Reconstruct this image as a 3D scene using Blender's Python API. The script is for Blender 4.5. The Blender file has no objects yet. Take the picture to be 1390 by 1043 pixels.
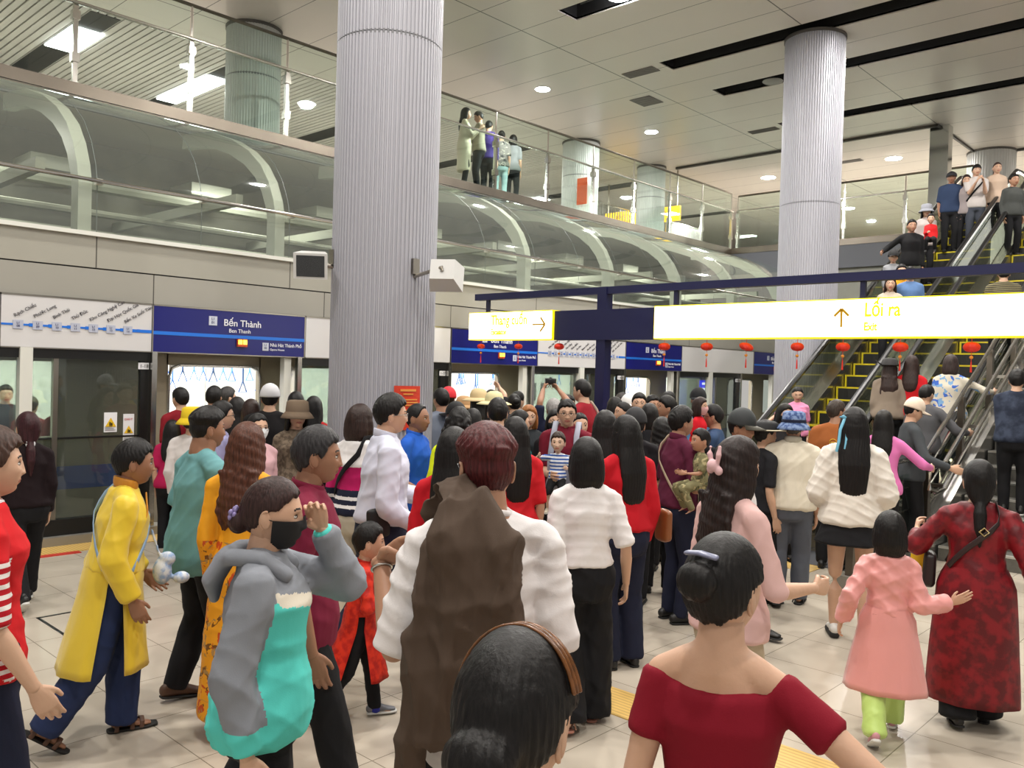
import bpy, math, random
import numpy as np
from mathutils import Vector, Matrix
R = math.radians
PI = math.pi
sc = bpy.context.scene
COL = sc.collection
random.seed(7)
# ---------------------------------------------------------------- camera frame (x along the platform, y towards the track, z up)
FPX = 1150.0; CXP, CYP = 695.0, 521.5; EYE = np.array([0, 0, 2.0])
RM = np.array([[0.68441, 0.00912, 0.72904], [-0.72852, -0.02762, 0.68447], [0.02638, -0.99958, -0.01226]])
def _basis():
    vw = np.array([1790 - CXP, 536 - CYP, FPX]); vp = np.array([-550 - CXP, 468 - CYP, FPX])
    a = vw / np.linalg.norm(vw); b = vp / np.linalg.norm(vp)
    s = a + b; s /= np.linalg.norm(s); d = a - b; d /= np.linalg.norm(d)
    w = (s + d) / np.linalg.norm(s + d); p = (s - d) / np.linalg.norm(s - d)
    up = np.cross(p, w)
    if up[1] > 0: up = -up
    return np.array([w, p, up])
RM = _basis()
def at(u, v, d):
    """the point of the station seen at depth d along the sight line u, v"""
    return EYE + RM @ np.array([(u - CXP) / FPX, (v - CYP) / FPX, 1.0]) * d

# ---------------------------------------------------------------- materials
MATS = {}
def lin(c):
    return tuple(((x / 12.92) if x <= 0.04045 else ((x + 0.055) / 1.055) ** 2.4) for x in [v / 255.0 for v in c])
def rgb(r, g, b): return lin((r, g, b)) + (1.0,)
def newmat(name):
    m = bpy.data.materials.new(name); m.use_nodes = True
    nt = m.node_tree; b = nt.nodes['Principled BSDF']
    return m, nt, b
def mat(name, color, rough=0.5, metal=0.0, spec=0.5, emit=None, es=1.0, trans=0.0, alpha=1.0, bump=0.0, bscale=40.0, coat=0.0, var=0.0, vscale=6.0):
    if name in MATS: return MATS[name]
    m, nt, b = newmat(name)
    b.inputs['Base Color'].default_value = color
    b.inputs['Roughness'].default_value = rough
    b.inputs['Metallic'].default_value = metal
    b.inputs['Specular IOR Level'].default_value = spec
    if coat: b.inputs['Coat Weight'].default_value = coat; b.inputs['Coat Roughness'].default_value = 0.1
    if emit: b.inputs['Emission Color'].default_value = emit; b.inputs['Emission Strength'].default_value = es
    if trans: b.inputs['Transmission Weight'].default_value = trans; b.inputs['IOR'].default_value = 1.45
    if alpha < 1: b.inputs['Alpha'].default_value = alpha
    tc = None
    if bump or var:
        tc = nt.nodes.new('ShaderNodeTexCoord')
        n = nt.nodes.new('ShaderNodeTexNoise'); n.inputs['Scale'].default_value = bscale; n.inputs['Detail'].default_value = 3
        nt.links.new(tc.outputs['Object'], n.inputs['Vector'])
        if bump:
            bp = nt.nodes.new('ShaderNodeBump'); bp.inputs['Strength'].default_value = bump; bp.inputs['Distance'].default_value = 0.01
            nt.links.new(n.outputs['Fac'], bp.inputs['Height']); nt.links.new(bp.outputs['Normal'], b.inputs['Normal'])
        if var:
            n2 = nt.nodes.new('ShaderNodeTexNoise'); n2.inputs['Scale'].default_value = vscale; n2.inputs['Detail'].default_value = 4
            nt.links.new(tc.outputs['Object'], n2.inputs['Vector'])
            mx = nt.nodes.new('ShaderNodeMixRGB'); mx.blend_type = 'MULTIPLY'; mx.inputs[0].default_value = 1
            mx.inputs[1].default_value = color
            rp = nt.nodes.new('ShaderNodeValToRGB'); rp.color_ramp.elements[0].position = .3; rp.color_ramp.elements[1].position = .7
            rp.color_ramp.elements[0].color = (1 - var, 1 - var, 1 - var, 1); rp.color_ramp.elements[1].color = (1, 1, 1, 1)
            nt.links.new(n2.outputs['Fac'], rp.inputs[0]); nt.links.new(rp.outputs[0], mx.inputs[2]); nt.links.new(mx.outputs[0], b.inputs['Base Color'])
    MATS[name] = m
    return m
def glass(name, tint=(0.86, 0.93, 0.90), refl=0.08, rough=0.02, dark=0.0):
    """thin architectural glass: tinted see-through plus a fresnel mirror coat"""
    if name in MATS: return MATS[name]
    m = bpy.data.materials.new(name); m.use_nodes = True; nt = m.node_tree; nt.nodes.clear()
    out = nt.nodes.new('ShaderNodeOutputMaterial'); tr = nt.nodes.new('ShaderNodeBsdfTransparent'); tr.inputs[0].default_value = tint + (1,)
    gl = nt.nodes.new('ShaderNodeBsdfGlossy'); gl.inputs['Roughness'].default_value = rough; gl.inputs[0].default_value = (.95, 1, .98, 1)
    lw = nt.nodes.new('ShaderNodeLayerWeight'); lw.inputs[0].default_value = .5
    fr = nt.nodes.new('ShaderNodeMath'); fr.operation = 'POWER'; fr.inputs[1].default_value = 4.5; nt.links.new(lw.outputs['Facing'], fr.inputs[0])
    mp = nt.nodes.new('ShaderNodeMath'); mp.operation = 'MULTIPLY_ADD'; mp.inputs[1].default_value = .8; mp.inputs[2].default_value = refl; mp.use_clamp = True
    mix = nt.nodes.new('ShaderNodeMixShader')
    nt.links.new(fr.outputs[0], mp.inputs[0]); nt.links.new(mp.outputs[0], mix.inputs[0])
    last = tr
    if dark:
        df = nt.nodes.new('ShaderNodeBsdfDiffuse'); df.inputs[0].default_value = (.42, .45, .42, 1)
        m2 = nt.nodes.new('ShaderNodeMixShader'); m2.inputs[0].default_value = dark
        nt.links.new(tr.outputs[0], m2.inputs[1]); nt.links.new(df.outputs[0], m2.inputs[2]); last = m2
    nt.links.new(last.outputs[0], mix.inputs[1]); nt.links.new(gl.outputs[0], mix.inputs[2]); nt.links.new(mix.outputs[0], out.inputs[0])
    MATS[name] = m
    return m

# ---------------------------------------------------------------- mesh helpers
WLOC = {}
def mesh_from(name, V, F, mats, smooth=False, mi=None):
    me = bpy.data.meshes.new(name)
    V = np.asarray(V, dtype=np.float32)
    if isinstance(F, np.ndarray) and F.ndim == 2:
        n = len(F); k = F.shape[1]
        me.vertices.add(len(V)); me.vertices.foreach_set('co', V.ravel())
        me.loops.add(n * k); me.loops.foreach_set('vertex_index', F.astype(np.int32).ravel())
        me.polygons.add(n); me.polygons.foreach_set('loop_start', np.arange(0, n * k, k, dtype=np.int32))
        me.polygons.foreach_set('loop_total', np.full(n, k, dtype=np.int32))
    else:
        me.from_pydata(V.tolist(), [], [list(f) for f in F])
    if not isinstance(mats, (list, tuple)): mats = [mats]
    for m in mats: me.materials.append(m)
    if mi is not None: me.polygons.foreach_set('material_index', np.asarray(mi, dtype=np.int32))
    if smooth: me.polygons.foreach_set('use_smooth', np.ones(len(me.polygons), dtype=bool))
    me.update(calc_edges=True)
    me.validate()
    return me
def link(name, me, parent=None, world=True):
    o = bpy.data.objects.new(name, me); COL.objects.link(o)
    if parent is not None:
        o.parent = parent
        if world:
            p = WLOC.get(parent.name, (0, 0, 0)); o.location = (-p[0], -p[1], -p[2])
            WLOC[o.name] = (0, 0, 0)
    return o
def empty(name, loc=(0, 0, 0), rz=0.0):
    o = bpy.data.objects.new(name, None); COL.objects.link(o); o.location = [float(c) for c in loc]; o.rotation_euler = (0, 0, rz); o.empty_display_size = .2
    WLOC[o.name] = tuple(float(c) for c in loc)
    return o
def tag(o, label, cat, group=None, kind=None):
    if label: o['label'] = label
    if cat: o['category'] = cat
    if group: o['group'] = group
    if kind: o['kind'] = kind
    return o
def struct(o): o['kind'] = 'structure'; return o
class MB:
    """collects shapes; build() links them as one mesh object"""
    def __init__(s): s.V = []; s.F = []; s.M = []
    def add(s, V, F, m=0):
        b = len(s.V); s.V.extend([tuple(map(float, v)) for v in V]); s.F.extend([tuple(int(i) + b for i in f) for f in F]); s.M.extend([m] * len(F)); return s
    def box(s, x0, x1, y0, y1, z0, z1, m=0):
        V = [(x0, y0, z0), (x1, y0, z0), (x1, y1, z0), (x0, y1, z0), (x0, y0, z1), (x1, y0, z1), (x1, y1, z1), (x0, y1, z1)]
        return s.add(V, [(0, 3, 2, 1), (4, 5, 6, 7), (0, 1, 5, 4), (1, 2, 6, 5), (2, 3, 7, 6), (3, 0, 4, 7)], m)
    def tube(s, pts, r, n=10, m=0, flat=None, ref=(0, 0, 1)):
        rr = r if isinstance(r, (list, tuple)) else [r] * len(pts)
        V, F = loft(pts, [(a, a) if not isinstance(a, (tuple, list)) else a for a in rr], ref=ref, n=n, round_caps=False)
        return s.add(V, F, m)
    def quad(s, a, b, c, d, m=0): return s.add([a, b, c, d], [(0, 1, 2, 3)], m)
    def prism(s, poly, y0, y1, m=0):
        """polygon in x, z extruded along y"""
        n = len(poly); V = [(x, y0, z) for x, z in poly] + [(x, y1, z) for x, z in poly]
        F = [tuple(range(n)), tuple(range(2 * n - 1, n - 1, -1))] + [(i, n + i, n + (i + 1) % n, (i + 1) % n) for i in range(n)]
        return s.add(V, F, m)
    def cyl(s, x, y, z0, z1, r, n=48, m=0, r2=None):
        r2 = r if r2 is None else r2
        V = [(x + r * math.cos(2 * PI * i / n), y + r * math.sin(2 * PI * i / n), z0) for i in range(n)] + [(x + r2 * math.cos(2 * PI * i / n), y + r2 * math.sin(2 * PI * i / n), z1) for i in range(n)]
        F = [tuple(range(n - 1, -1, -1)), tuple(range(n, 2 * n))] + [(i, (i + 1) % n, n + (i + 1) % n, n + i) for i in range(n)]
        return s.add(V, F, m)
    def build(s, name, mats, parent=None, smooth=False, world=True):
        me = mesh_from(name, s.V, s.F, mats, smooth, s.M)
        if smooth: autosmooth(me)
        return link(name, me, parent, world)
def autosmooth(me, ang=35):
    try:
        me.set_sharp_from_angle(angle=R(ang))
    except Exception: pass
def loft(pts, radii, ref=(0, 0, 1), n=14, round_caps=True, power=2.0, capscale=.9):
    """closed tube through pts; radii (a along side, b along the other axis)"""
    P = np.array([np.array(p, float) for p in pts]); ref = np.array(ref, float)
    rad = np.array([(r, r) if not hasattr(r, '__len__') else (r[0], r[1]) for r in radii], float)
    k = len(P)
    T = np.zeros_like(P)
    for i in range(k):
        a = P[max(i - 1, 0)]; b = P[min(i + 1, k - 1)]; t = b - a; T[i] = t / (np.linalg.norm(t) + 1e-9)
    rings = []
    if round_caps:
        r0 = rad[0].min() * capscale; r1 = rad[-1].min() * capscale
        pre = [(P[0] - T[0] * r0 * math.sin(a), rad[0] * math.cos(a), T[0]) for a in (R(75), R(50), R(25))]
        post = [(P[-1] + T[-1] * r1 * math.sin(a), rad[-1] * math.cos(a), T[-1]) for a in (R(25), R(50), R(75))]
        rings = pre + [(P[i], rad[i], T[i]) for i in range(k)] + post
        tip0 = P[0] - T[0] * r0; tip1 = P[-1] + T[-1] * r1
    else:
        rings = [(P[i], rad[i], T[i]) for i in range(k)]; tip0, tip1 = P[0], P[-1]
    ang = np.arange(n) * 2 * PI / n
    c = np.cos(ang); s_ = np.sin(ang)
    if power != 2.0:
        c = np.sign(c) * np.abs(c) ** (2 / power); s_ = np.sign(s_) * np.abs(s_) ** (2 / power)
    V = []
    for p, r, t in rings:
        side = ref - t * ref.dot(t)
        if np.linalg.norm(side) < 1e-3: side = np.array([1.0, 0, 0]) - t * t[0]
        side /= np.linalg.norm(side); oth = np.cross(t, side)
        V.append(p + np.outer(c * r[0], side) + np.outer(s_ * r[1], oth))
    V = np.concatenate(V); m = len(rings)
    F = []
    for j in range(m - 1):
        for i in range(n):
            i2 = (i + 1) % n
            F.append((j * n + i, j * n + i2, (j + 1) * n + i2, (j + 1) * n + i))
    V = np.vstack([V, tip0, tip1]); a = len(V) - 2
    for i in range(n):
        i2 = (i + 1) % n
        F.append((a, i2, i, a)[:3]); F.append((a + 1, (m - 1) * n + i, (m - 1) * n + i2))
    return V, F
def ellipsoid(c, r, n=20, m=12, rot=None):
    V = [(0, 0, 1)]
    for j in range(1, m):
        th = PI * j / m
        for i in range(n):
            ph = 2 * PI * i / n; V.append((math.sin(th) * math.cos(ph), math.sin(th) * math.sin(ph), math.cos(th)))
    V.append((0, 0, -1)); V = np.array(V) * np.array(r)
    if rot is not None: V = V @ np.array(rot).T
    V = V + np.array(c)
    F = [(0, 1 + i, 1 + (i + 1) % n) for i in range(n)]
    for j in range(m - 2):
        for i in range(n):
            a = 1 + j * n + i; b = 1 + j * n + (i + 1) % n; F.append((a, a + n, b + n, b))
    L = len(V) - 1; o = 1 + (m - 2) * n
    F += [(o + (i + 1) % n, o + i, L) for i in range(n)]
    return V, F
def join(parts):
    Vs = []; Fs = []; b = 0
    for V, F in parts:
        Vs.append(np.asarray(V, float)); Fs.extend([tuple(int(i) + b for i in f) for f in F]); b += len(V)
    return np.vstack(Vs), Fs
SC2 = bpy.data.scenes.new('scratch')
def remesh(parts, voxel, smooth=4, fac=.5, normals=False):
    """union of closed shapes as one continuous skin"""
    V, F = join(parts)
    me = bpy.data.meshes.new('tmp'); me.from_pydata(V.tolist(), [], F); me.update()
    o = bpy.data.objects.new('tmp', me); SC2.collection.objects.link(o)
    m = o.modifiers.new('r', 'REMESH'); m.mode = 'VOXEL'; m.voxel_size = voxel
    if smooth:
        s = o.modifiers.new('s', 'SMOOTH'); s.factor = fac; s.iterations = smooth
    vl = SC2.view_layers[0]; vl.update()
    ev = o.evaluated_get(vl.depsgraph); em = ev.to_mesh()
    nv = len(em.vertices); co = np.empty(nv * 3, np.float32); em.vertices.foreach_get('co', co); co = co.reshape(-1, 3).astype(float)
    nl = len(em.loops); li = np.empty(nl, np.int32); em.loops.foreach_get('vertex_index', li)
    if nl % 4 == 0 and nl // 4 == len(em.polygons): Fq = li.reshape(-1, 4)
    else: Fq = np.array([list(p.vertices)[:3] + [list(p.vertices)[3] if len(p.vertices) > 3 else list(p.vertices)[2]] for p in em.polygons])
    Nn = None
    if normals:
        Nn = np.empty(nv * 3, np.float32); em.vertices.foreach_get('normal', Nn); Nn = Nn.reshape(-1, 3).astype(float)
    ev.to_mesh_clear(); bpy.data.objects.remove(o); bpy.data.meshes.remove(me)
    return (co, Fq, Nn) if normals else (co, Fq)
def text_mesh(body, size, align='CENTER', extrude=0.002, bold=0.0, sx=1.0):
    """letters in the x, y plane, as vertices and faces"""
    c = bpy.data.curves.new('t', 'FONT'); c.body = body; c.size = size; c.align_x = align; c.extrude = extrude; c.offset = bold; c.resolution_u = 3
    o = bpy.data.objects.new('t', c); SC2.collection.objects.link(o)
    vl = SC2.view_layers[0]; vl.update(); ev = o.evaluated_get(vl.depsgraph); em = ev.to_mesh()
    V = [tuple(v.co) for v in em.vertices]; F = [tuple(p.vertices) for p in em.polygons]
    ev.to_mesh_clear(); bpy.data.objects.remove(o); bpy.data.curves.remove(c)
    return [(x * sx, y, z) for x, y, z in V], F
# ================================================================= SETTING
def node_mask(nt, coord_out, axis, period, offset, width):
    """1 on joint lines across one axis, repeated every period"""
    sp = nt.nodes.new('ShaderNodeSeparateXYZ'); nt.links.new(coord_out, sp.inputs[0])
    a = nt.nodes.new('ShaderNodeMath'); a.operation = 'SUBTRACT'; a.inputs[1].default_value = offset - width / 2; nt.links.new(sp.outputs[axis], a.inputs[0])
    m = nt.nodes.new('ShaderNodeMath'); m.operation = 'FLOORED_MODULO'; m.inputs[1].default_value = period; nt.links.new(a.outputs[0], m.inputs[0])
    l = nt.nodes.new('ShaderNodeMath'); l.operation = 'LESS_THAN'; l.inputs[1].default_value = width; nt.links.new(m.outputs[0], l.inputs[0])
    return l.outputs[0]
def jointed(name, color, joint, lines, rough, spec=.5, var=.06, vscale=1.5, coat=0, cellvar=None, metal=0):
    m, nt, b = newmat(name); tc = nt.nodes.new('ShaderNodeTexCoord'); masks = [node_mask(nt, tc.outputs['Object'], *l) for l in lines]
    cur = masks[0]
    for k in masks[1:]:
        mx = nt.nodes.new('ShaderNodeMath'); mx.operation = 'MAXIMUM'; nt.links.new(cur, mx.inputs[0]); nt.links.new(k, mx.inputs[1]); cur = mx.outputs[0]
    n = nt.nodes.new('ShaderNodeTexNoise'); n.inputs['Scale'].default_value = vscale; n.inputs['Detail'].default_value = 5; nt.links.new(tc.outputs['Object'], n.inputs['Vector'])
    rp = nt.nodes.new('ShaderNodeValToRGB'); rp.color_ramp.elements[0].position = .35; rp.color_ramp.elements[1].position = .65
    rp.color_ramp.elements[0].color = tuple(c * (1 - var) for c in color[:3]) + (1,); rp.color_ramp.elements[1].color = color
    nt.links.new(n.outputs['Fac'], rp.inputs[0]); src = rp.outputs[0]
    if cellvar:
        vm = nt.nodes.new('ShaderNodeVectorMath'); vm.operation = 'SNAP'; vm.inputs[1].default_value = (cellvar, cellvar, 10)
        nt.links.new(tc.outputs['Object'], vm.inputs[0]); wn = nt.nodes.new('ShaderNodeTexWhiteNoise'); nt.links.new(vm.outputs[0], wn.inputs['Vector'])
        mr = nt.nodes.new('ShaderNodeMapRange'); mr.inputs['To Min'].default_value = .93; mr.inputs['To Max'].default_value = 1.0; nt.links.new(wn.outputs['Value'], mr.inputs['Value'])
        mu = nt.nodes.new('ShaderNodeMixRGB'); mu.blend_type = 'MULTIPLY'; mu.inputs[0].default_value = 1; nt.links.new(src, mu.inputs[1]); nt.links.new(mr.outputs[0], mu.inputs[2]); src = mu.outputs[0]
    mx = nt.nodes.new('ShaderNodeMixRGB'); nt.links.new(cur, mx.inputs[0]); nt.links.new(src, mx.inputs[1]); mx.inputs[2].default_value = joint
    nt.links.new(mx.outputs[0], b.inputs['Base Color']); b.inputs['Roughness'].default_value = rough; b.inputs['Specular IOR Level'].default_value = spec; b.inputs['Metallic'].default_value = metal
    if coat: b.inputs['Coat Weight'].default_value = coat; b.inputs['Coat Roughness'].default_value = .12
    return m
steel = mat('brushed_steel', rgb(176, 170, 160), .28, 1.0, var=.12, vscale=2.0)
steel_b = mat('bright_steel', rgb(205, 202, 196), .18, 1.0)
steel_w = mat('warm_steel', rgb(124, 116, 106), .36, 1.0, var=.25, vscale=1.2)
white_m = mat('white_enamel', rgb(214, 214, 206), .4)
dark_m = mat('black_frame', rgb(20, 20, 20), .35)
navy = mat('navy_paint', rgb(22, 24, 66), .4)
navy_sign = mat('navy_sign', rgb(18, 22, 104), .3)
blue_line = mat('blue_line', rgb(30, 110, 210), .35)
sign_white = mat('sign_white', rgb(228, 228, 232), .4)
rubber = mat('black_rubber', rgb(16, 16, 17), .38)
gl_clear = glass('clear_glass', (.90, .96, .93), .05)
gl_canopy = glass('canopy_glass', (.83, .85, .80), .07, .04, .13)
gl_door = glass('door_glass', (.66, .70, .67), .06, .03, .05)
floor_m = jointed('floor_tiles', rgb(190, 180, 165), rgb(128, 120, 106), [(0, .611, 2.06, .006), (1, .6106, 5.844, .006)], .22, .5, .05, 2.0, cellvar=.6108)
ceil_m = jointed('ceiling_panels', rgb(226, 220, 212), rgb(100, 96, 90), [(0, 1.0, 11.752, .014), (1, 3.79, 10.1, .022)], .32, .5, .03, .8, metal=.12)
wallp_m = jointed('wall_panels', rgb(158, 155, 144), rgb(80, 76, 70), [(0, 2.42, 3.64, .014)], .4, .4, .04)
wallp2_m = jointed('wall_panels_lower', rgb(154, 151, 142), rgb(78, 74, 69), [(0, 2.32, 4.28, .014)], .4, .4, .04)
concrete = mat('dark_concrete', rgb(150, 150, 136), .85, var=.35, vscale=1.3, bump=.3, bscale=8)
fl = MB(); fl.box(-5, 24, -7, 9.62, -.2, 0); struct(fl.build('floor', floor_m))
# --- ceiling with the long service slots left open
slots = [(7.55, 8.05, 9.1), (10.53, 11.03, 9.1), (13.5, 14.0, 9.1), (15.46, 15.97, 9.1), (18.4, 18.9, 9.1)]
cb = MB(); x = -5.0; ZC = 7.9
for a, b_, yt in slots:
    cb.box(x, a, -8, 15, ZC, ZC + .05); cb.box(a, b_, yt, 15, ZC, ZC + .05); x = b_
cb.box(x, 40, -8, 15, ZC, ZC + .05)
struct(cb.build('ceiling', ceil_m))
slot_in = mat('slot_black', rgb(26, 25, 25), .7)
for a, b_, yt in slots:
    s = MB(); s.box(a - .02, a, -8, yt, ZC + .02, ZC + .45); s.box(b_, b_ + .02, -8, yt, ZC + .02, ZC + .45); s.box(a - .02, b_ + .02, -8, yt, ZC + .45, ZC + .47); s.box(a, b_, yt, yt + .02, ZC + .02, ZC + .45)
    s.box(a + .2, a + .24, -8, yt - .3, ZC + .1, ZC + .14)
    struct(s.build('ceiling_slot', slot_in))
tr = MB(); tr.box(20.58, 20.66, 6.3, 13.2, ZC - .06, ZC); tr.box(23.9, 23.97, -8, 6.0, ZC - .06, ZC); tr.box(20.58, 26, 6.28, 6.33, ZC - .05, ZC)
struct(tr.build('trim_1', mat('dark_trim', rgb(70, 66, 60), .5)))
# slatted ceiling over the upper concourse
sl = MB(); x = -4.0
while x < 38:
    sl.box(x, x + .108, 15.0, 26, ZC, ZC + .03); x += .138
struct(sl.build('ceiling', mat('slat_white', rgb(205, 200, 196), .45)))
sb = MB(); sb.box(-4, 38, 15.0, 26, ZC + .12, ZC + .14); struct(sb.build('ceiling', mat('slat_gap', rgb(110, 108, 100), .8)))
# upper floor slab round the void
mf = MB(); mf.box(-4, 40, 12.44, 26, 5.46, 5.72); mf.box(22.4, 40, -8, 12.44, 5.46, 5.72); struct(mf.build('floor', mat('upper_floor', rgb(176, 170, 160), .3)))
fe = MB(); fe.box(-4, 22.42, 12.36, 12.44, 5.60, 5.765); fe.box(22.36, 22.44, 5.95, 12.36, 5.60, 5.765); fe.box(22.36, 22.44, -8, .3, 5.60, 5.765)
struct(fe.build('trim_2', steel_w))
fe = MB(); fe.box(-4, 22.4, 12.40, 12.46, 5.44, 5.60); fe.box(22.38, 22.46, -8, 12.4, 5.0, 5.60); struct(fe.build('trim_3', mat('grey_fascia', rgb(112, 114, 122), .6)))
# walls
w = MB(); w.box(22.5, 22.7, -8, 9.7, -.1, 5.46); struct(w.build('wall_far', mat('grey_wall', rgb(158, 158, 148), .5, var=.06)))
w = MB(); w.box(39.8, 40, -8, 26, 5.5, 8.0); w.box(-4, 40, 26, 26.2, 5.5, 8.05); struct(w.build('wall_upper', mat('upper_wall', rgb(186, 186, 180), .5)))
# track side band of cladding above the screen doors
w = MB(); w.box(-5, 22.5, 9.70, 9.78, 3.0, 3.34); struct(w.build('wall_track', wallp_m))
w = MB(); w.box(-5, 22.5, 9.705, 9.78, 2.655, 2.985); struct(w.build('wall_track', wallp2_m))
w = MB(); w.box(-5, 22.5, 9.66, 9.80, 3.34, 3.385); struct(w.build('trim_4', white_m))
w = MB(); w.box(-5, 22.5, 9.74, 9.80, 2.10, 3.34); struct(w.build('trim_5', dark_m))
w = MB(); w.box(-5, 24, 14.3, 14.5, -1.0, 5.5); w.box(-5, 24, 9.9, 14.3, -1.1, -1.0); struct(w.build('wall_tunnel', concrete))
# tunnel services seen through the curved glass
pale = mat('pale_steelwork', rgb(168, 172, 158), .5)
sv = MB()
sv.tube([(-5, 12.2, 4.0), (24, 12.2, 4.0)], .05, 8); sv.tube([(-5, 13.4, 4.6), (24, 13.4, 4.6)], .09, 8)
sv.box(-5, 24, 12.9, 13.1, 3.75, 3.87)
for k in range(12):
    x = -4 + 2.4 * k; sv.box(x, x + .1, 10.3, 14.3, 4.08, 4.22); sv.box(x + .9, x + 1.6, 13.4, 14.2, 4.75, 4.95)
struct(sv.build('trim_6', pale))
sv = MB(); sv.box(-5, 24, 10.0, 14.25, 3.28, 3.32); struct(sv.build('trim_7', mat('train_roof_dark', rgb(58, 60, 54), .6)))
# platform edge
k = MB(); k.box(-5, 22.4, 9.60, 9.85, 0, .10); struct(k.build('trim_8', mat('kerb_metal', rgb(158, 156, 150), .4, .6)))
def tactile(name, rects, base):
    m, nt, b = newmat(name); tc = nt.nodes.new('ShaderNodeTexCoord'); b.inputs['Roughness'].default_value = .5
    g = node_mask(nt, tc.outputs['Object'], 0, .035, 0, .014); mx = nt.nodes.new('ShaderNodeMixRGB'); nt.links.new(g, mx.inputs[0]); mx.inputs[1].default_value = base; mx.inputs[2].default_value = tuple(c * .72 for c in base[:3]) + (1,)
    nt.links.new(mx.outputs[0], b.inputs['Base Color'])
    q = MB()
    for r in rects: q.box(*r, 0.0, .006)
    return struct(q.build('trim_9', m))
tactile('tactile_yellow', [(-5, 22.4, 9.24, 9.60), (4.35, 6.2, 8.75, 9.24), (8.9, 10.8, 8.75, 9.24), (8.9, 10.2, 3.7, 4.0), (8.55, 8.9, 3.7, 8.75), (4.05, 4.40, -1.5, 3.5)], rgb(206, 170, 96))
q = MB(); q.box(-1.5, 3.35, 9.15, 9.24, 0, .008); q.box(-1.5, 1.1, 9.15, 9.24, 0, .008); tag(q.build('floor_line', mat('red_line', rgb(190, 52, 40), .5)), 'red painted line on the platform floor before the left screen doors', 'floor line')
q = MB(); th = .02
for (a, b_, c, d) in [(2.26, 2.88, 6.47, 6.49), (2.26, 2.88, 7.03, 7.05), (2.26, 2.28, 6.47, 7.05), (2.87, 2.89, 6.47, 7.05)]: q.box(a, b_, c, d, 0, .004)
tag(q.build('floor_hatch', dark_m), 'thin dark square hatch outline set in the floor tiles at left', 'floor hatch')

# ================================================================= COLUMNS
def column(x, y, r, z1, ribs, label, seam=5.0, z0=0.0, rib=True):
    e = empty('column', (x, y, z0)); tag(e, label, 'column')
    body = mat('column_aluminium', rgb(170, 170, 178), .5, .12) if z0 == 0 else mat('column_upper', rgb(214, 214, 212), .45); seam_m = mat('column_seam', rgb(120, 120, 124), .5)
    def prof(zs, rr):
        V = []; n = ribs * 4
        for z in zs:
            for i in range(n):
                k = i % 4; a = 2 * PI * (i // 4 + (0, .38, .5, .88)[k]) / ribs; q = rr if k in (0, 1) else rr - (.011 if rib else .001)
                V.append((x + q * math.cos(a), y + q * math.sin(a), z))
        F = [(j * n + i, j * n + (i + 1) % n, (j + 1) * n + (i + 1) % n, (j + 1) * n + i) for j in range(len(zs) - 1) for i in range(n)]
        return V, F
    m = MB(); m.add(*prof([z0 + .22, seam - .006], r)); m.add(*prof([seam + .006, z1], r)); m.build('shaft', body, e)
    m = MB(); m.cyl(x, y, seam - .02, seam + .02, r - .009, 64); m.build('seam', seam_m, e)
    if z0 == 0: m = MB(); m.cyl(x, y, 0, .22, r - .03, 64); m.build('skirting', mat('skirting_dark', rgb(86, 80, 72), .5), e)
    m = MB(); m.cyl(x, y, z1 - .05, z1, r + .015, 64); m.build('collar', mat('collar_dark', rgb(96, 92, 88), .5), e)
    return e
column(5.03, 6.42, .492, 7.9, 78, 'ribbed light grey column in the left foreground carrying two speakers and a red notice')
column(14.22, 6.38, .50, 7.9, 78, 'ribbed light grey column standing behind the bright yellow exit sign')
column(7.75, 13.75, .47, 7.9, 60, 'grey column behind the upper glass balustrade at far left', 7.0, 5.72)
column(17.0, 13.75, .47, 7.9, 60, 'grey column with an orange notice on the upper concourse', 7.0, 5.72)
column(20.2, 13.75, .40, 7.9, 50, 'thin grey column beside the hanging yellow concourse sign', 7.0, 5.72)
column(23.9, 6.0, .55, 7.9, 50, 'yellow lit column at the top of the escalators', 7.0, 5.72)
m = MB(); m.box(20.75, 21.05, 6.1, 6.5, 5.9, 7.9); struct(m.build('trim_10', mat('mirror_steel', rgb(196, 198, 196), .14, 1.0)))
def plate_on(name, cx, cy, r, ang, w, h, z, m, label, cat):
    n = 10; V = []; F = []
    for i in range(n + 1):
        a = ang + (i / n - .5) * w / r
        for zz in (z - h / 2, z + h / 2):
            for q in (r + .004, r + .010): V.append((cx + q * math.cos(a), cy + q * math.sin(a), zz))
    for i in range(n):
        b = i * 4; c = b + 4
        F += [(b, b + 2, c + 2, c), (b + 1, c + 1, c + 3, b + 3), (b + 2, b + 3, c + 3, c + 2), (b, c, c + 1, b + 1)]
    F += [(0, 1, 3, 2), (n * 4, n * 4 + 2, n * 4 + 3, n * 4 + 1)]
    return V, F
# red notice on the near column, small yellow lines of writing
ang = math.atan2(5.80 - 6.42, 4.93 - 5.03)
nt_ = empty('wall_notice', (5.03 + .5 * math.cos(ang), 6.42 + .5 * math.sin(ang), 1.4)); tag(nt_, 'red printed notice fixed on the ribbed foreground column', 'notice')
V, F = plate_on('', 5.03, 6.42, .494, ang, .27, .40, 1.64, None, '', ''); link('sheet', mesh_from('sheet', V, F, mat('notice_red', rgb(206, 62, 40), .35)), nt_)
ln = MB()
for i, (z, wd) in enumerate([(1.80, .16), (1.765, .10), (1.715, .19), (1.69, .21), (1.665, .17), (1.62, .20), (1.595, .15), (1.55, .19)]):
    V, F = plate_on('', 5.03, 6.42, .501, ang, wd, .012 if i else .02, z, None, '', ''); ln.add(V, F)
ln.build('lettering', mat('notice_gold', rgb(226, 150, 70), .5), nt_)
m = MB(); 
for x_, y_, z_ in [(16.72, 13.35, 6.55)]: m.box(x_ - .13, x_ - .12, y_ - .16, y_ + .16, z_ - .33, z_ + .33)
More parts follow.
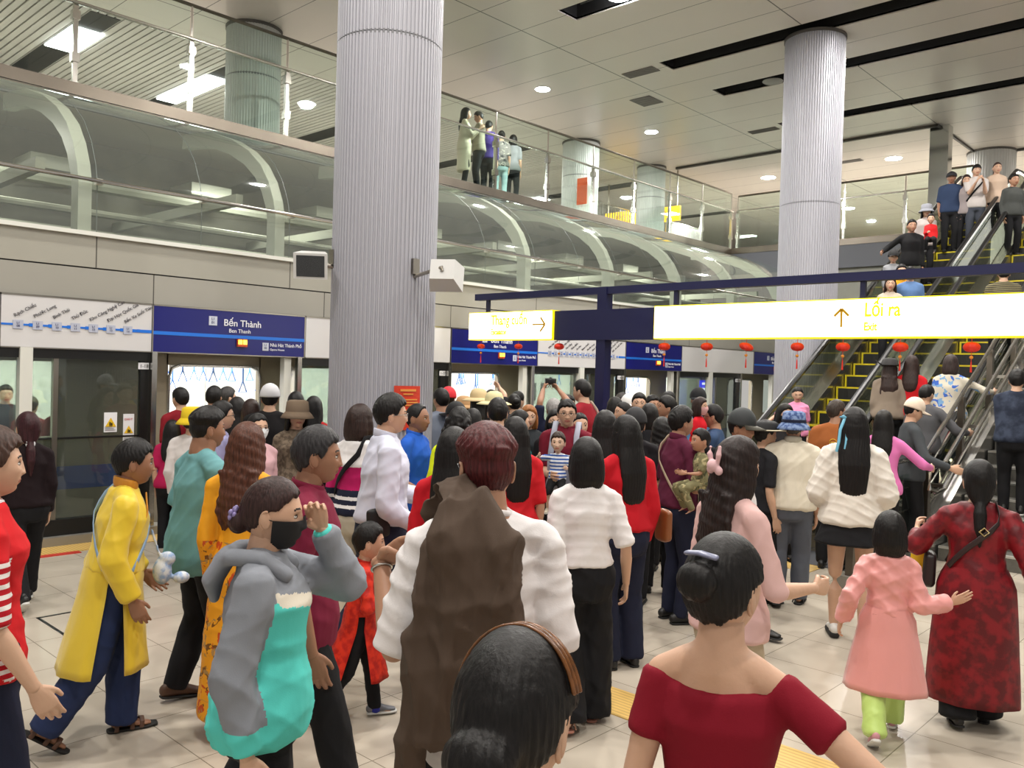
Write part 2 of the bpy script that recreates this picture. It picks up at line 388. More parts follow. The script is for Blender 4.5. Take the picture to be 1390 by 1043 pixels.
tag(m.build('wall_notice', mat('notice_orange', rgb(224, 92, 40), .5)), 'orange notice on the upper concourse column', 'notice')
# speakers on the near column
def speaker(px, py, pz, yaw, label):
    e = empty('wall_speaker', (px, py, pz)); tag(e, label, 'speaker', 'wall speakers on the foreground column')
    Rm = np.array(Matrix.Rotation(yaw, 3, 'Z') @ Matrix.Rotation(R(-14), 3, 'X'))
    def tr_(V): return [tuple(np.array((px, py, pz)) + Rm @ np.array(v)) for v in V]
    def shape(pts, m, n):
        q = MB(); V, F = pts; q.add(tr_(V), F); return q.build(n, m, e)
    # cabinet tapers to the rear; front faces +y local
    a, h, d = .15, .115, .22
    V = [(-a, 0, -h), (a, 0, -h), (a, 0, h), (-a, 0, h), (-a * .72, -d, -h * .62), (a * .72, -d, -h * .62), (a * .72, -d, h * .95), (-a * .72, -d, h * .95)]
    F = [(0, 1, 2, 3), (7, 6, 5, 4), (0, 4, 5, 1), (1, 5, 6, 2), (2, 6, 7, 3), (3, 7, 4, 0)]
    shape((V, F), mat('speaker_shell', rgb(206, 206, 204), .45), 'cabinet')
    b = .82
    V = [(-a * b, .004, -h * b), (a * b, .004, -h * b), (a * b, .004, h * b), (-a * b, .004, h * b), (-a * b, -.01, -h * b), (a * b, -.01, -h * b), (a * b, -.01, h * b), (-a * b, -.01, h * b)]
    shape((V, F), mat('speaker_grille', rgb(52, 54, 56), .7, bump=.8, bscale=200), 'grille')
    c = np.array((px, py, pz)); back = c + Rm @ np.array((0, -d, 0)); to = np.array((5.03, 6.42, 0)) - back; to[2] = 0; to /= np.linalg.norm(to)
    end = np.array((5.03, 6.42, pz + .03)) - to * .48
    q = MB(); q.tube([back, back + np.array((0, 0, .03)), end], .018, 8); q.build('bracket', steel, e)
    q = MB(); q.box(end[0] - .035, end[0] + .035, end[1] - .035, end[1] + .035, end[2] + .02, end[2] + .16); q.build('junction_box', steel, e)
p1 = at(436, 363, 7.62); speaker(p1[0] - .1, p1[1] + .02, p1[2], R(140), 'white box speaker with dark grille on the left side of the foreground column')
p2 = at(607, 380, 7.6); speaker(p2[0] + .0, p2[1] - .0, p2[2], R(-55), 'white box speaker half hidden behind the right side of the foreground column')

# ================================================================= TRACK SIDE : curved canopy, signs, screen doors, train
prof = [(9.70, 3.385), (9.70, 3.70), (9.70, 3.93), (9.76, 4.15), (9.90, 4.42), (10.12, 4.68), (10.45, 4.92), (10.9, 5.14), (11.5, 5.34), (12.1, 5.43), (12.4, 5.455)]
can = empty('glass_canopy', (-1.2, 9.7, 3.385)); tag(can, 'long curved glass canopy over the track between screen doors and upper floor', 'canopy')
def canopy_strip(x0, x1):
    V = []; F = []
    for (y, z) in prof: V += [(x0, y, z), (x1, y, z)]
    for i in range(len(prof) - 1): F.append((2 * i, 2 * i + 1, 2 * i + 3, 2 * i + 2))
    nV = len(V)
    return V, F
xs = [3.632 + 1.2 * k for k in range(-4, 16)]
for i in range(len(xs) - 1):
    V, F = canopy_strip(xs[i] + .006, xs[i + 1] - .006)
    me = mesh_from('glass_panel', V, F, gl_canopy, True); link('glass_panel', me, can)
    m = MB(); m.box(xs[i] - .03, xs[i] + .03, 9.62, 9.70, 3.90, 3.96); m.build('clamp', white_m, can)
    m = MB()
    for (y0, z0), (y1, z1) in zip(prof, prof[1:]): m.quad((xs[i] - .005, y0 - .003, z0), (xs[i] + .005, y0 - .003, z0), (xs[i] + .005, y1 - .003, z1 + .002), (xs[i] - .005, y1 - .003, z1 + .002))
    m.build('joint', mat('joint_grey', rgb(96, 104, 98), .5), can)
m = MB(); m.tube([(-1.2, 9.60, 3.93), (22.4, 9.60, 3.93)], .022, 10); m.build('handrail', steel_b, can)
for k in range(-2, 8):
    x0 = 3.46 + 2.4 * k + .0; inn = []; out = []
    for j, (y, z) in enumerate(prof):
        t = (np.array(prof[min(j + 1, len(prof) - 1)]) - np.array(prof[max(j - 1, 0)])); t = t / np.linalg.norm(t); nrm = np.array((t[1], -t[0]))  # inward
        nrm = nrm if nrm[0] > 0 else -nrm
        out.append(np.array((y, z)) + nrm * .06); inn.append(np.array((y, z)) + nrm * .26)
    m = MB()
    for j in range(len(prof) - 1):
        a, b_, c, d = out[j], out[j + 1], inn[j + 1], inn[j]
        for xx in (x0, x0 + .14): m.quad((xx, *a), (xx, *b_), (xx, *c), (xx, *d))
        m.quad((x0, *a), (x0 + .14, *a), (x0 + .14, *b_), (x0, *b_)); m.quad((x0, *d), (x0 + .14, *d), (x0 + .14, *c), (x0, *c))
    m.build('rib', mat('rib_white', rgb(196, 202, 190), .5), can)

def wall_text(parent, name, body, x, z, size, y, m, align='LEFT', bold=0, rot=0, sx=1.0):
    V, F = text_mesh(body, size, align, .0015, bold, sx)
    c, s_ = math.cos(rot), math.sin(rot)
    V = [(x + a * c - b * s_, y - q, z + a * s_ + b * c) for a, b, q in V]
    me = mesh_from(name, V, F, m); return link(name, me, parent)
SIGN_Y = 9.66
def blue_sign(x0, label):
    x1 = x0 + 2.005; e = empty('station_sign', (x0, 9.7, 2.105)); tag(e, label, 'sign')
    m = MB(); m.box(x0, x1, SIGN_Y, 9.74, 2.105, 2.635); m.build('panel', navy_sign, e)
    m = MB(); z0, z1 = 2.10, 2.64
    m.box(x0 - .012, x1 + .012, SIGN_Y - .004, 9.74, 2.635, 2.65); m.box(x0 - .012, x1 + .012, SIGN_Y - .004, 9.74, 2.095, 2.107); m.box(x0 - .014, x0, SIGN_Y - .004, 9.74, 2.095, 2.65); m.box(x1, x1 + .014, SIGN_Y - .004, 9.74, 2.095, 2.65); m.build('frame', steel, e)
    m = MB(); m.box(x0, x1, SIGN_Y - .004, SIGN_Y, 2.305, 2.345); m.build('line_band', blue_line, e)
    tw = mat('sign_letters', rgb(240, 240, 246), .5)
    wall_text(e, 'lettering', 'Bến Thành', x0 + .86, 2.455, .115, SIGN_Y - .004, tw, bold=.0008)
    wall_text(e, 'lettering', 'Ben Thanh', x0 + .93, 2.375, .068, SIGN_Y - .004, tw)
    wall_text(e, 'lettering', 'Nhà Hát Thành Phố', x0 + 1.50, 2.225, .062, SIGN_Y - .004, tw, sx=.92)
    wall_text(e, 'lettering', 'Opera House', x0 + 1.50, 2.175, .038, SIGN_Y - .004, tw)
    m = MB(); m.box(x0 + .67, x0 + .775, SIGN_Y - .006, SIGN_Y, 2.45, 2.56); m.build('station_badge', mat('badge', rgb(196, 200, 214), .5), e); m = MB(); m.box(x0 + 1.395, x0 + 1.48, SIGN_Y - .006, SIGN_Y, 2.17, 2.27); m.build('station_badge', MATS['badge'], e)
    dk = mat('badge_ink', rgb(60, 66, 110), .5)
    wall_text(e, 'lettering', 'L1\n01', x0 + .722, 2.515, .045, SIGN_Y - .008, dk, 'CENTER'); wall_text(e, 'lettering', 'L1\n02', x0 + 1.437, 2.23, .038, SIGN_Y - .008, dk, 'CENTER')
    m = MB(); m.box(x0 + 1.04, x0 + 1.17, SIGN_Y - .03, SIGN_Y, 2.205, 2.30); m.build('lamp_housing', mat('amber_box', rgb(190, 80, 40), .4), e)
    m = MB(); m.box(x0 + 1.048, x0 + 1.098, SIGN_Y - .034, SIGN_Y - .03, 2.235, 2.29); m.box(x0 + 1.112, x0 + 1.162, SIGN_Y - .034, SIGN_Y - .03, 2.235, 2.29); m.build('warning_lamp', mat('amber_glow', rgb(255, 190, 60), .4, emit=rgb(255, 150, 40), es=9), e)
    return e
blue_sign(4.268, 'navy station name sign above the open screen door left of the ribbed column')
blue_sign(8.913, 'navy station name sign partly behind the small arrow sign, right of the ribbed column')
blue_sign(13.52, 'navy station name sign above the door just right of the navy sign post')
blue_sign(18.75, 'navy station name sign farthest along the track, cut by the rear column')
names_vn = ['Nhà Hát Thành Phố', 'Ba Son', 'Công Viên Văn Thánh', 'Tân Cảng', 'Thảo Điền', 'An Phú', 'Rạch Chiếc', 'Phước Long', 'Bình Thái', 'Thủ Đức', 'Khu Công Nghệ Cao', 'Đại Học Quốc Gia', 'Bến Xe Suối Tiên']
def route_map(x0, x1, first, xa, step, label, red=False):
    e = empty('route_map', (x0, 9.7, 2.105)); tag(e, label, 'route map')
    m = MB(); m.box(x0, x1, SIGN_Y + .005, 9.74, 2.105, 2.635); m.build('panel', mat('map_white', rgb(206, 204, 204), .4), e)
    m = MB(); m.box(x0, x1, SIGN_Y, 9.74, 2.635, 2.65); m.box(x0, x1, SIGN_Y, 9.74, 2.095, 2.107); m.build('frame', steel, e)
    if first is None: return e
    n = len(names_vn) - first; bars = MB(); boxes = MB(); ink = mat('map_ink', rgb(70, 68, 74), .6)
    bars.box(x0 + .0, min(x1, xa + (n - 1) * step), SIGN_Y, SIGN_Y + .005, 2.325, 2.345)
    for i in range(n):
        x = xa + i * step
        if x > x1 - .09: break
        bx_ = MB(); bx_.box(x - .048, x + .048, SIGN_Y - .004, SIGN_Y, 2.29, 2.38); bx_.build('station_badge', mat('badge2', rgb(176, 180, 196), .5), e); bars.box(x + .1, x + .14, SIGN_Y - .002, SIGN_Y, 2.318, 2.352)
        wall_text(e, 'lettering', names_vn[first + i], x - .03, 2.41, .05, SIGN_Y - .001, ink, rot=R(32)); wall_text(e, 'lettering', 'L1\n%02d' % (first + i + 2), x, 2.342, .032, SIGN_Y - .006, mat('badge_ink', rgb(60, 66, 110), .5), 'CENTER')
    bars.box(x1 - .22, x1, SIGN_Y, SIGN_Y + .005, 2.315, 2.35)
    bars.build('line_band', blue_line, e)
    return e
route_map(2.715, 4.25, 6, 2.87, .185, 'white route map panel with slanted names, left of the first navy station sign')
m_ = route_map(1.0, 2.70, 3, 1.9, .25, 'white route map panel cut by the left edge of the view')
route_map(10.94, 13.50, 0, 11.25, .155, 'white route map panel crossed by the navy sign post')
route_map(6.30, 8.89, None, 0, 0, 'blank pale panel behind the ribbed foreground column')
route_map(15.55, 18.73, None, 0, 0, 'blank pale grey panel between the third and fourth navy station signs')

# platform screen doors
openings = [(-.35, 1.6), (4.28, 6.2), (8.87, 10.8), (13.47, 15.4), (18.1, 20.0)]
lab = ['platform screen door glazing at the left edge with black lower frame', 'platform screen door glazing between first open door and the ribbed column', 'platform screen door glazing left of the navy sign post', 'platform screen door glazing right of the third open door', 'platform screen door glazing farthest along the platform']
spans = [(1.6, 4.28), (6.2, 8.87), (10.8, 13.47), (15.4, 18.1), (20.0, 22.4)]
for i, (a, b_) in enumerate(spans):
    e = empty('screen_door', (a, 9.7, .1)); tag(e, lab[i], 'screen door')
    m = MB(); m.box(a, b_, 9.68, 9.80, .10, .27); m.build('base_frame', dark_m, e)
    m = MB(); m.box(a, b_, 9.68, 9.80, 1.995, 2.10); m.build('header', dark_m, e)
    for (p, q, r) in [(a + .02, a + 1.32, 0), (a + 1.38, b_ - .12, 1)]:
        m = MB(); m.box(p, q, 9.735, 9.745, .27, 1.995); m.build('glass_panel', gl_door, e)
        m = MB(); m.box(p, q, 9.72, 9.76, 1.13, 1.15); m.build('crossbar', dark_m, e)
    m = MB(); m.box(a + 1.29, a + 1.41, 9.64, 9.76, .1, 2.105); m.build('mullion', white_m, e)
    m = MB(); m.box(a + 1.63, a + 1.68, 9.70, 9.76, .25, 1.62 + .38); m.build('mullion', steel, e)
    m = MB(); m.box(b_ - .13, b_ - .02, 9.70, 9.76, .27, 2.0); m.build('edge_frame', dark_m, e)
    for x in (a, b_):
        m = MB(); m.box(x - .03, x + .03, 9.63, 9.80, 0.1, 2.105); m.build('door_post', steel_b, e)
    for x in (a - .14, ):
        m = MB(); m.box(x - .05, x + .05, 9.70, 9.80, 0.1, 2.105); m.build('door_post', white_m, e)
    m = MB(); m.box(b_ - .16, b_ - .04, 9.69, 9.70, 1.90, 1.975); m.build('number_plate', sign_white, e)
    wall_text(e, 'lettering', '1-%d' % (18 - i), b_ - .145, 1.918, .055, 9.688, dark_m)
def door_sticker(x, z, w_, h_, label, red=True):
    e = empty('warning_sticker', (x, 9.7, z)); tag(e, label, 'sticker')
    m = MB(); m.box(x - w_ / 2, x + w_ / 2, 9.725, 9.733, z, z + h_); m.build('card', sign_white, e)
    t = MB(); c = z + h_ * .38; s_ = w_ * .42; t.prism([(x - s_, c - s_ * .4), (x + s_, c - s_ * .4), (x, c + s_ * 1.3)], 9.719, 9.724); t.build('triangle', mat('warn_yellow', rgb(222, 180, 30), .5), e)
    t = MB(); t.box(x - s_ * .25, x - s_ * .05, 9.715, 9.719, c - s_ * .25, c + s_ * .5); t.box(x + s_ * .05, x + s_ * .3, 9.715, 9.719, c - s_ * .25, c + s_ * .35); t.build('figure', dark_m, e)
    t = MB()
    for j in range(3): t.box(x - s_, x + s_ * (.9 - .3 * j), 9.719, 9.724, z + .02 + j * .018, z + .026 + j * .018)
    t.build('print', mat('sticker_grey', rgb(130, 130, 130), .5), e)
    if red: wall_text(e, 'lettering', 'CHÚ Ý', x - s_, z + h_ * .78, .03, 9.722, mat('sticker_red', rgb(200, 60, 60), .5))
door_sticker(4.04, 1.07, .12, .32, 'tall white warning sticker with yellow triangle on the left screen door edge')
door_sticker(3.84, 1.19, .14, .22, 'shorter white warning sticker with yellow triangle on the glass', False)

# train standing behind the doors
train = empty('metro_train', (-1.0, 10.2, -.2)); tag(train, 'stainless metro train with blue stripe standing behind the screen doors with lit doorways', 'train')
tb = MB(); bs = MB(); cents = [.73, 5.33, 9.92, 14.55, 19.1]
dz = 1.955; steel_t = mat('train_steel', rgb(168, 158, 138), .4, .35, var=.12, vscale=.8)
edges = []
x = -2.0
for c in cents:
    d0, d1 = c - .63, c + .61
    w0, w1 = c + 1.25, c + 2.67
    pw0, pw1 = (c - 4.6 + 1.25, c - 4.6 + 2.67)
    tb.box(c - .63 - .02, c + .63, 10.2, 10.28, dz, 3.1)                      # above the door
    tb.box(d1, w0, 10.2, 10.28, -.1, 3.1); tb.box(w0, w1, 10.2, 10.28, -.1, 1.12); tb.box(w0, w1, 10.2, 10.28, 1.96, 3.1); tb.box(w1, c + 4.6 - .63, 10.2, 10.28, -.1, 3.1)
    bs.box(d1, c + 4.6 - .63, 10.192, 10.2, .52, .78)
    g = MB(); g.box(w0, w1, 10.235, 10.24, 1.12, 1.96); g.build('window_glass', gl_clear, train)
    # door frame, rounded upper corners
    fr = MB()
    for sx_ in (-1, 1):
        xe = c + sx_ * .62; pts = [(xe, 10.19, 0), (xe, 10.19, dz - .14), (xe - sx_ * .04, 10.19, dz - .04), (xe - sx_ * .13, 10.19, dz)]
        fr.tube(pts, .018, 6); fr.add([(xe, 10.2, dz), (xe - sx_ * .13, 10.2, dz), (xe - sx_ * .04, 10.2, dz - .04), (xe, 10.2, dz - .14)], [(0, 1, 2, 3)])
    fr.tube([(c - .5, 10.19, dz), (c + .5, 10.19, dz)], .018, 6)
    fr.build('door_frame', steel_b, train)
tb.box(-2, .1, 10.2, 10.28, -.1, 3.1)
tb.build('body_side', steel_t, train); bs.build('stripe', mat('train_blue', rgb(16, 74, 170), .35), train)
inner = mat('train_interior', rgb(236, 234, 224), .4)
ib = MB(); ib.box(-2, 22, 10.28, 12.9, -.1, -.02, 1); ib.box(-2, 22, 12.85, 12.92, -.02, 2.5); ib.box(-2, 22, 10.28, 12.9, 2.25, 2.3); ib.box(-2, 22, 10.28, 10.30, 1.98, 2.25); ib.build('interior_shell', [inner, mat('train_floor', rgb(120, 122, 124), .5)], train)
lm = MB(); 
for k in range(10): lm.box(-1.6 + 2.3 * k, .2 + 2.3 * k, 11.1, 11.35, 2.235, 2.248); lm.box(-1.6 + 2.3 * k, .2 + 2.3 * k, 12.0, 12.25, 2.235, 2.248)
lm.build('ceiling_lamp', mat('train_lamp', (1, 1, 1, 1), .5, emit=(1, .98, .93, 1), es=16), train)
wi = MB()
for c in cents:
    for q in (-.15, .12): wi = MB(); wi.box(c + q, c + q + .09, 12.82, 12.85, 1.35, 1.75); wi.build('far_window', mat('far_window', rgb(96, 92, 90), .3), train)
    wi = MB(); wi.box(c + 1.2, c + 2.7, 12.82, 12.85, 1.15, 1.9); wi.build('far_window', mat('far_pane', rgb(196, 196, 190), .3), train)
md = MB(); md.box(9.25, 10.35, 12.38, 12.40, 1.42, 1.92); md.build('blue_panel', mat('panel_blue', rgb(16, 26, 150), .3, emit=rgb(16, 26, 150), es=.8), train)  # emitting blue panel with a paler strip, added inside the train
md = MB(); md.box(9.25, 10.35, 12.37, 12.38, 1.68, 1.74); md.build('panel_line', mat('panel_line', rgb(60, 150, 240), .3, emit=rgb(60, 150, 240), es=1.2), train)
md = MB(); md.box(5.1, 5.5, 12.78, 12.82, 1.86, 1.95); md.build('notice', mat('train_notice', rgb(210, 70, 80), .4), train)
strap_b = mat('strap_blue', rgb(70, 130, 214), .4)
def strap(x, y, L, z1=2.2):
    m = MB(); m.tube([(x, y, z1), (x, y, z1 - L + .16)], .012, 6)
    zt = z1 - L + .16; m.tube([(x, y, zt), (x + .06, y, zt - .15), (x - .06, y, zt - .15), (x, y, zt)], .011, 6)
    m.build('strap_handle', strap_b, train)
random.seed(3)
for c in cents[:4]:
    for j in range(17): strap(c - .55 + j * .145 + random.uniform(-.02, .02), 10.9 + (j % 3) * .55, .47 + (.14 if j in (4, 9, 13) else 0))
# passengers information screen behind the glass farther on
e = empty('platform_screen', (16.95, 9.95, 1.1)); tag(e, 'small glowing blue information screen behind the far screen doors', 'screen')
m = MB(); m.box(16.75, 17.2, 9.90, 9.94, 1.30, 1.92); m.build('display', mat('info_blue', rgb(20, 30, 190), .3, emit=rgb(20, 40, 230), es=2.2), e)
m = MB()
for z, a, b_ in [(1.82, 16.8, 17.1), (1.70, 16.8, 17.05), (1.57, 16.8, 17.15), (1.52, 16.85, 17.1), (1.40, 16.85, 17.15)]: m.box(a, b_, 9.89, 9.90, z, z + .05)
m.build('lettering', mat('info_white', (1, 1, 1, 1), .3, emit=(1, 1, 1, 1), es=2), e)
m = MB(); m.box(16.76, 17.19, 9.905, 9.935, .1, 1.30); m.build('stand', dark_m, e)

# ================================================================= UPPER BALUSTRADE
def balustrade(pts, step, z0, label, top=1.6, mid=1.08):
    """pts: two ends in x, y; posts every step"""
    (x0, y0), (x1, y1) = pts; L = math.hypot(x1 - x0, y1 - y0); dx, dy = (x1 - x0) / L, (y1 - y0) / L
    e = empty('glass_balustrade', (x0, y0, z0)); tag(e, label, 'balustrade')
    n = int(round(L / step))
    for i in range(n + 1):
        cx, cy = x0 + dx * L * i / n, y0 + dy * L * i / n
        m = MB(); m.box(cx - .03, cx + .03, cy - .03, cy + .03, z0, z0 + mid); m.box(cx - .05, cx + .05, cy - .05, cy + .05, z0 + .28, z0 + .40); m.box(cx - .05, cx + .05, cy - .05, cy + .05, z0 + .86, z0 + .98)
        m.box(cx - .012, cx + .012, cy - .012, cy + .012, z0 + mid, z0 + top); m.build('post', steel_b, e)
        if i < n:
            ax, ay = cx + dx * .03, cy + dy * .03; bx, by = x0 + dx * (L * (i + 1) / n - .03), y0 + dy * (L * (i + 1) / n - .03)
            m = MB(); m.box(min(ax, bx) - (0 if dx else .006), max(ax, bx) + (0 if dx else .006), min(ay, by) - (0 if dy else .006), max(ay, by) + (0 if dy else .006), z0 + .02, z0 + top - .02); m.build('glass_panel', gl_clear, e)
    ox, oy = -dy * .05, dx * .05
    m = MB(); m.tube([(x0 - ox * 0, y0 - .05 * abs(dx), z0 + mid), (x1, y1 - .05 * abs(dx), z0 + mid)], .026, 10); m.build('handrail', steel_b, e)
    m = MB(); m.tube([(x0, y0, z0 + top), (x1, y1, z0 + top)], .028, 4); m.build('top_rail', steel_w, e)
    return e
balustrade([(4.185 - 1.61 * 4, 12.4), (4.185 + 1.61 * 11.3, 12.4)], 1.61, 5.765, 'steel and glass balustrade along the upper floor edge above the track')
balustrade([(22.4, 12.2), (22.4, 6.0)], 1.6, 5.765, 'steel and glass balustrade across the far end beside the escalators', 1.5)
# slim picket barrier on the upper floor
e = empty('picket_fence', (19.0, 14.6, 5.72)); tag(e, 'stainless picket fence standing on the upper concourse behind the balustrade', 'fence')
for k in range(48):
    m = MB(); m.tube([(18.6 + .12 * k, 14.6, 5.75), (18.6 + .12 * k, 14.6, 6.78)], .014, 6); m.build('picket', steel_b, e)
m = MB(); m.tube([(18.55, 14.6, 6.8), (24.3, 14.6, 6.8)], .025, 8); m.tube([(18.55, 14.6, 5.82), (24.3, 14.6, 5.82)], .02, 8); m.build('rail', steel_b, e)
# yellow signs of the upper concourse
ysign = mat('yellow_lit', rgb(250, 200, 40), .4, emit=rgb(255, 196, 30), es=1.6)
def conc_sign(x, y, z, w_, h_, label, txt):
    e = empty('concourse_sign', (x, y, z)); tag(e, label, 'sign')
    m = MB(); m.box(x - .04, x + .04, y - w_ / 2, y + w_ / 2, z, z + h_); m.build('box', ysign, e)
    m = MB(); m.box(x - .02, x + .02, y - w_ / 2 + .1, y - w_ / 2 + .13, z + h_, 7.9); m.box(x - .02, x + .02, y + w_ / 2 - .13, y + w_ / 2 - .1, z + h_, 7.9); m.build('hanger', steel, e)
    V, F = text_mesh(txt, h_ * .36, 'CENTER', .002); V = [(x - .045 - q, y - a + .12, z + h_ * .52 + b) for a, b, q in V]; link('lettering', mesh_from('lettering', V, F, mat('dark_letters', rgb(60, 50, 20), .5)), e)
    V, F = text_mesh('Exit', h_ * .24, 'CENTER', .002); V = [(x - .045 - q, y - a + .12, z + h_ * .18 + b) for a, b, q in V]; link('lettering', mesh_from('lettering', V, F, MATS['dark_letters']), e)
p = at(903, 292, 24.6); conc_sign(p[0], p[1], p[2] - .2, 1.0, .42, 'small yellow exit sign with arrow hanging over the upper concourse', 'Lối ra')
p = at(848, 297, 26.0); conc_sign(p[0], p[1], p[2] - .2, 1.5, .42, 'yellow sign half hidden by the steel edge of the upper floor', 'Lối ra')
m = MB(); m.box(28, 34, 25.9, 25.98, 6.0, 7.7); m.box(38, 39, 12, 18, 5.8, 7.4); struct(m.build('wall_concourse', mat('yellow_wall', rgb(200, 170, 90), .5)))

# ================================================================= HANGING DIRECTION SIGN
hs = empty('direction_sign', (9.95, 7.53, 0)); tag(hs, 'navy post and frame carrying two bright white and yellow direction boxes', 'sign')
m = MB(); m.box(9.89, 10.05, 7.45, 7.61, -.2222, 3.27); m.build('post', navy, hs)
m = MB(); m.box(9.91, 10.03, 1.2, 10.2, 3.165, 3.27); m.build('top_beam', navy, hs)
m = MB(); m.box(9.88, 10.06, 6.585, 8.41, 2.495, 2.94); m.build('navy_board', navy, hs)
for y in (9.93, 6.31, 3.79, 1.5):
    m = MB(); m.box(9.94, 9.99, y - .03, y + .03, 2.9, 3.18); m.build('hanger', navy, hs)
glow = mat('sign_glow', (1, 1, .97, 1), .4, emit=(1, .985, .90, 1), es=4.2)
yel_e = mat('sign_yellow_edge', rgb(236, 214, 20), .4, emit=rgb(240, 220, 10), es=.9)
yel_l = mat('sign_yellow_letters', rgb(226, 204, 20), .4, emit=rgb(240, 222, 20), es=.75)
arrow_m = mat('sign_arrow', rgb(168, 126, 10), .5, emit=rgb(168, 126, 10), es=.4)
def lightbox(y0, y1, txt, sub, ty, arrow, ay):
    b = MB(); b.box(9.84, 10.08, y0, y1, 2.50, 2.955); o = b.build('light_box', yel_e, hs)
    b = MB(); b.box(9.832, 9.84, y0 + .015, y1 - .015, 2.515, 2.94); b.build('lit_face', glow, hs)
    b = MB(); b.box(10.08, 10.088, y0 + .015, y1 - .015, 2.515, 2.94); b.build('lit_face', glow, hs)
    for t, s_, z in ((txt, .225, 2.745), (sub, .13, 2.585)):
        V, F = text_mesh(t, s_, 'LEFT', .003, .005, .74); V = [(9.826 - q, ty - a, z + b_) for a, b_, q in V]; link('lettering', mesh_from('lettering', V, F, yel_l), hs)
    # arrow drawn as three bars
    c = (ay, 2.735); s_ = .085
    def bar(a, b_, w_=.026):
        a = np.array(a); b_ = np.array(b_); d = (b_ - a) / np.linalg.norm(b_ - a); n = np.array((-d[1], d[0])) * w_ / 2
        q = [a + n, a - n, b_ - n, b_ + n]; V = [(9.822, *p) for p in q] + [(9.830, *p) for p in q]
        return V, [(0, 1, 2, 3), (7, 6, 5, 4), (0, 4, 5, 1), (1, 5, 6, 2), (2, 6, 7, 3), (3, 7, 4, 0)]
    m = MB()
    if arrow == 'up':
        m.add(*bar((c[0], c[1] - .11), (c[0], c[1] + .10))); m.add(*bar((c[0], c[1] + .105), (c[0] + .085, c[1] + .02), .03)); m.add(*bar((c[0], c[1] + .105), (c[0] - .085, c[1] + .02), .03))
    else:
        m.add(*bar((c[0] + .13, c[1]), (c[0] - .12, c[1]))); m.add(*bar((c[0] - .125, c[1]), (c[0] - .03, c[1] + .11), .03)); m.add(*bar((c[0] - .125, c[1]), (c[0] - .03, c[1] - .11), .03))
    m.build('arrow', arrow_m, hs)
lightbox(8.415, 10.25, 'Thang cuốn', 'Escalator', 9.72, 'right', 8.68)
lightbox(1.3, 6.58, 'Lối ra', 'Exit', 3.72, 'up', 3.98)
# lanterns
lan_r = mat('lantern_red', rgb(226, 48, 30), .55); lan_g = mat('lantern_gold', rgb(236, 150, 40), .5)
lan_lab = ['red paper lantern farthest left under the small arrow sign', 'red paper lantern second from left under the small arrow sign', 'red paper lantern at the right end of the small arrow sign', 'red paper lantern under the left end of the big exit sign', 'red paper lantern second from left under the big exit sign', 'pair of crumpled red lantern third from left under the big exit sign',
           'red paper lantern in front of the rear column', 'red paper lantern hanging in front of the left escalator glass', 'red paper lantern hanging over the hatted woman on the escalator', 'red paper lantern hanging before the right escalator steps', 'red paper lantern at the right edge of the view under the exit sign']
lan_lab[5] = 'tilted red paper lantern, third from left under the big exit sign'
def lantern(y, label, sc_=1.0, tilt=0):
    e = empty('red_lantern', (9.95, y, 2.5)); tag(e, label, 'lantern', 'red lanterns under the direction sign')
    V = []; n = 48; m_ = 14
    for j in range(m_ + 1):
        th = PI * j / m_
        for i in range(n):
            ph = 2 * PI * i / n; rr = math.sin(th) ** .8 * (.078 * (1 + .09 * abs(math.cos(4 * ph)) - .04)) * sc_; V.append((9.95 + rr * math.cos(ph), y + rr * math.sin(ph) + tilt * math.cos(th) * .03, 2.40 + .052 * sc_ * math.cos(th)))
    F = [(j * n + i, (j + 1) * n + i, (j + 1) * n + (i + 1) % n, j * n + (i + 1) % n) for j in range(m_) for i in range(n)]
    link('paper_globe', mesh_from('paper_globe', V, F, lan_r, True), e)
    q = MB(); q.tube([(9.95, y, 2.495), (9.95, y, 2.44)], .003, 4); q.tube([(9.95, y, 2.35), (9.95, y, 2.15)], .003, 4); q.build('cord', lan_r, e)
    q = MB(); q.add(*ellipsoid((9.95, y, 2.29), (.02, .02, .018), 12, 8)); q.build('bead', lan_g, e)
    q = MB(); q.tube([(9.95, y, 2.24), (9.95, y, 2.13)], [.006, .011], 8); q.build('tassel', lan_r, e)
for i, (y, s_) in enumerate(zip([10.06, 9.21, 8.36, 6.47, 5.81, 5.24, 4.56, 4.0, 3.35, 2.62, 2.0], [.8, .8, .95, 1, 1, 1.05, 1, 1, 1.05, 1.05, 1])): lantern(y, lan_lab[i], s_, 1 if i == 5 else 0)

# the sign frame and its lanterns were drawn at drawing size; give them their real size (nine tenths) and height
def real_size(root, k, lift):
    old = WLOC[root.name]; new = (old[0] * k, old[1] * k, 0.0 if root.name.startswith('direction_sign') else old[2] * k + lift)
    root.location = new; WLOC[root.name] = new
    for ch in root.children:
        me = ch.data; n = len(me.vertices); c = np.empty(n * 3, np.float32); me.vertices.foreach_get('co', c); c = c.reshape(-1, 3) * k; c[:, 2] += lift
        me.vertices.foreach_set('co', c.astype(np.float32).ravel()); me.update(); ch.location = (-new[0], -new[1], -new[2])
for o in list(COL.objects):
    if o.type == 'EMPTY' and (o.name.startswith('direction_sign') or o.name.startswith('red_lantern')): real_size(o, .9, .2)
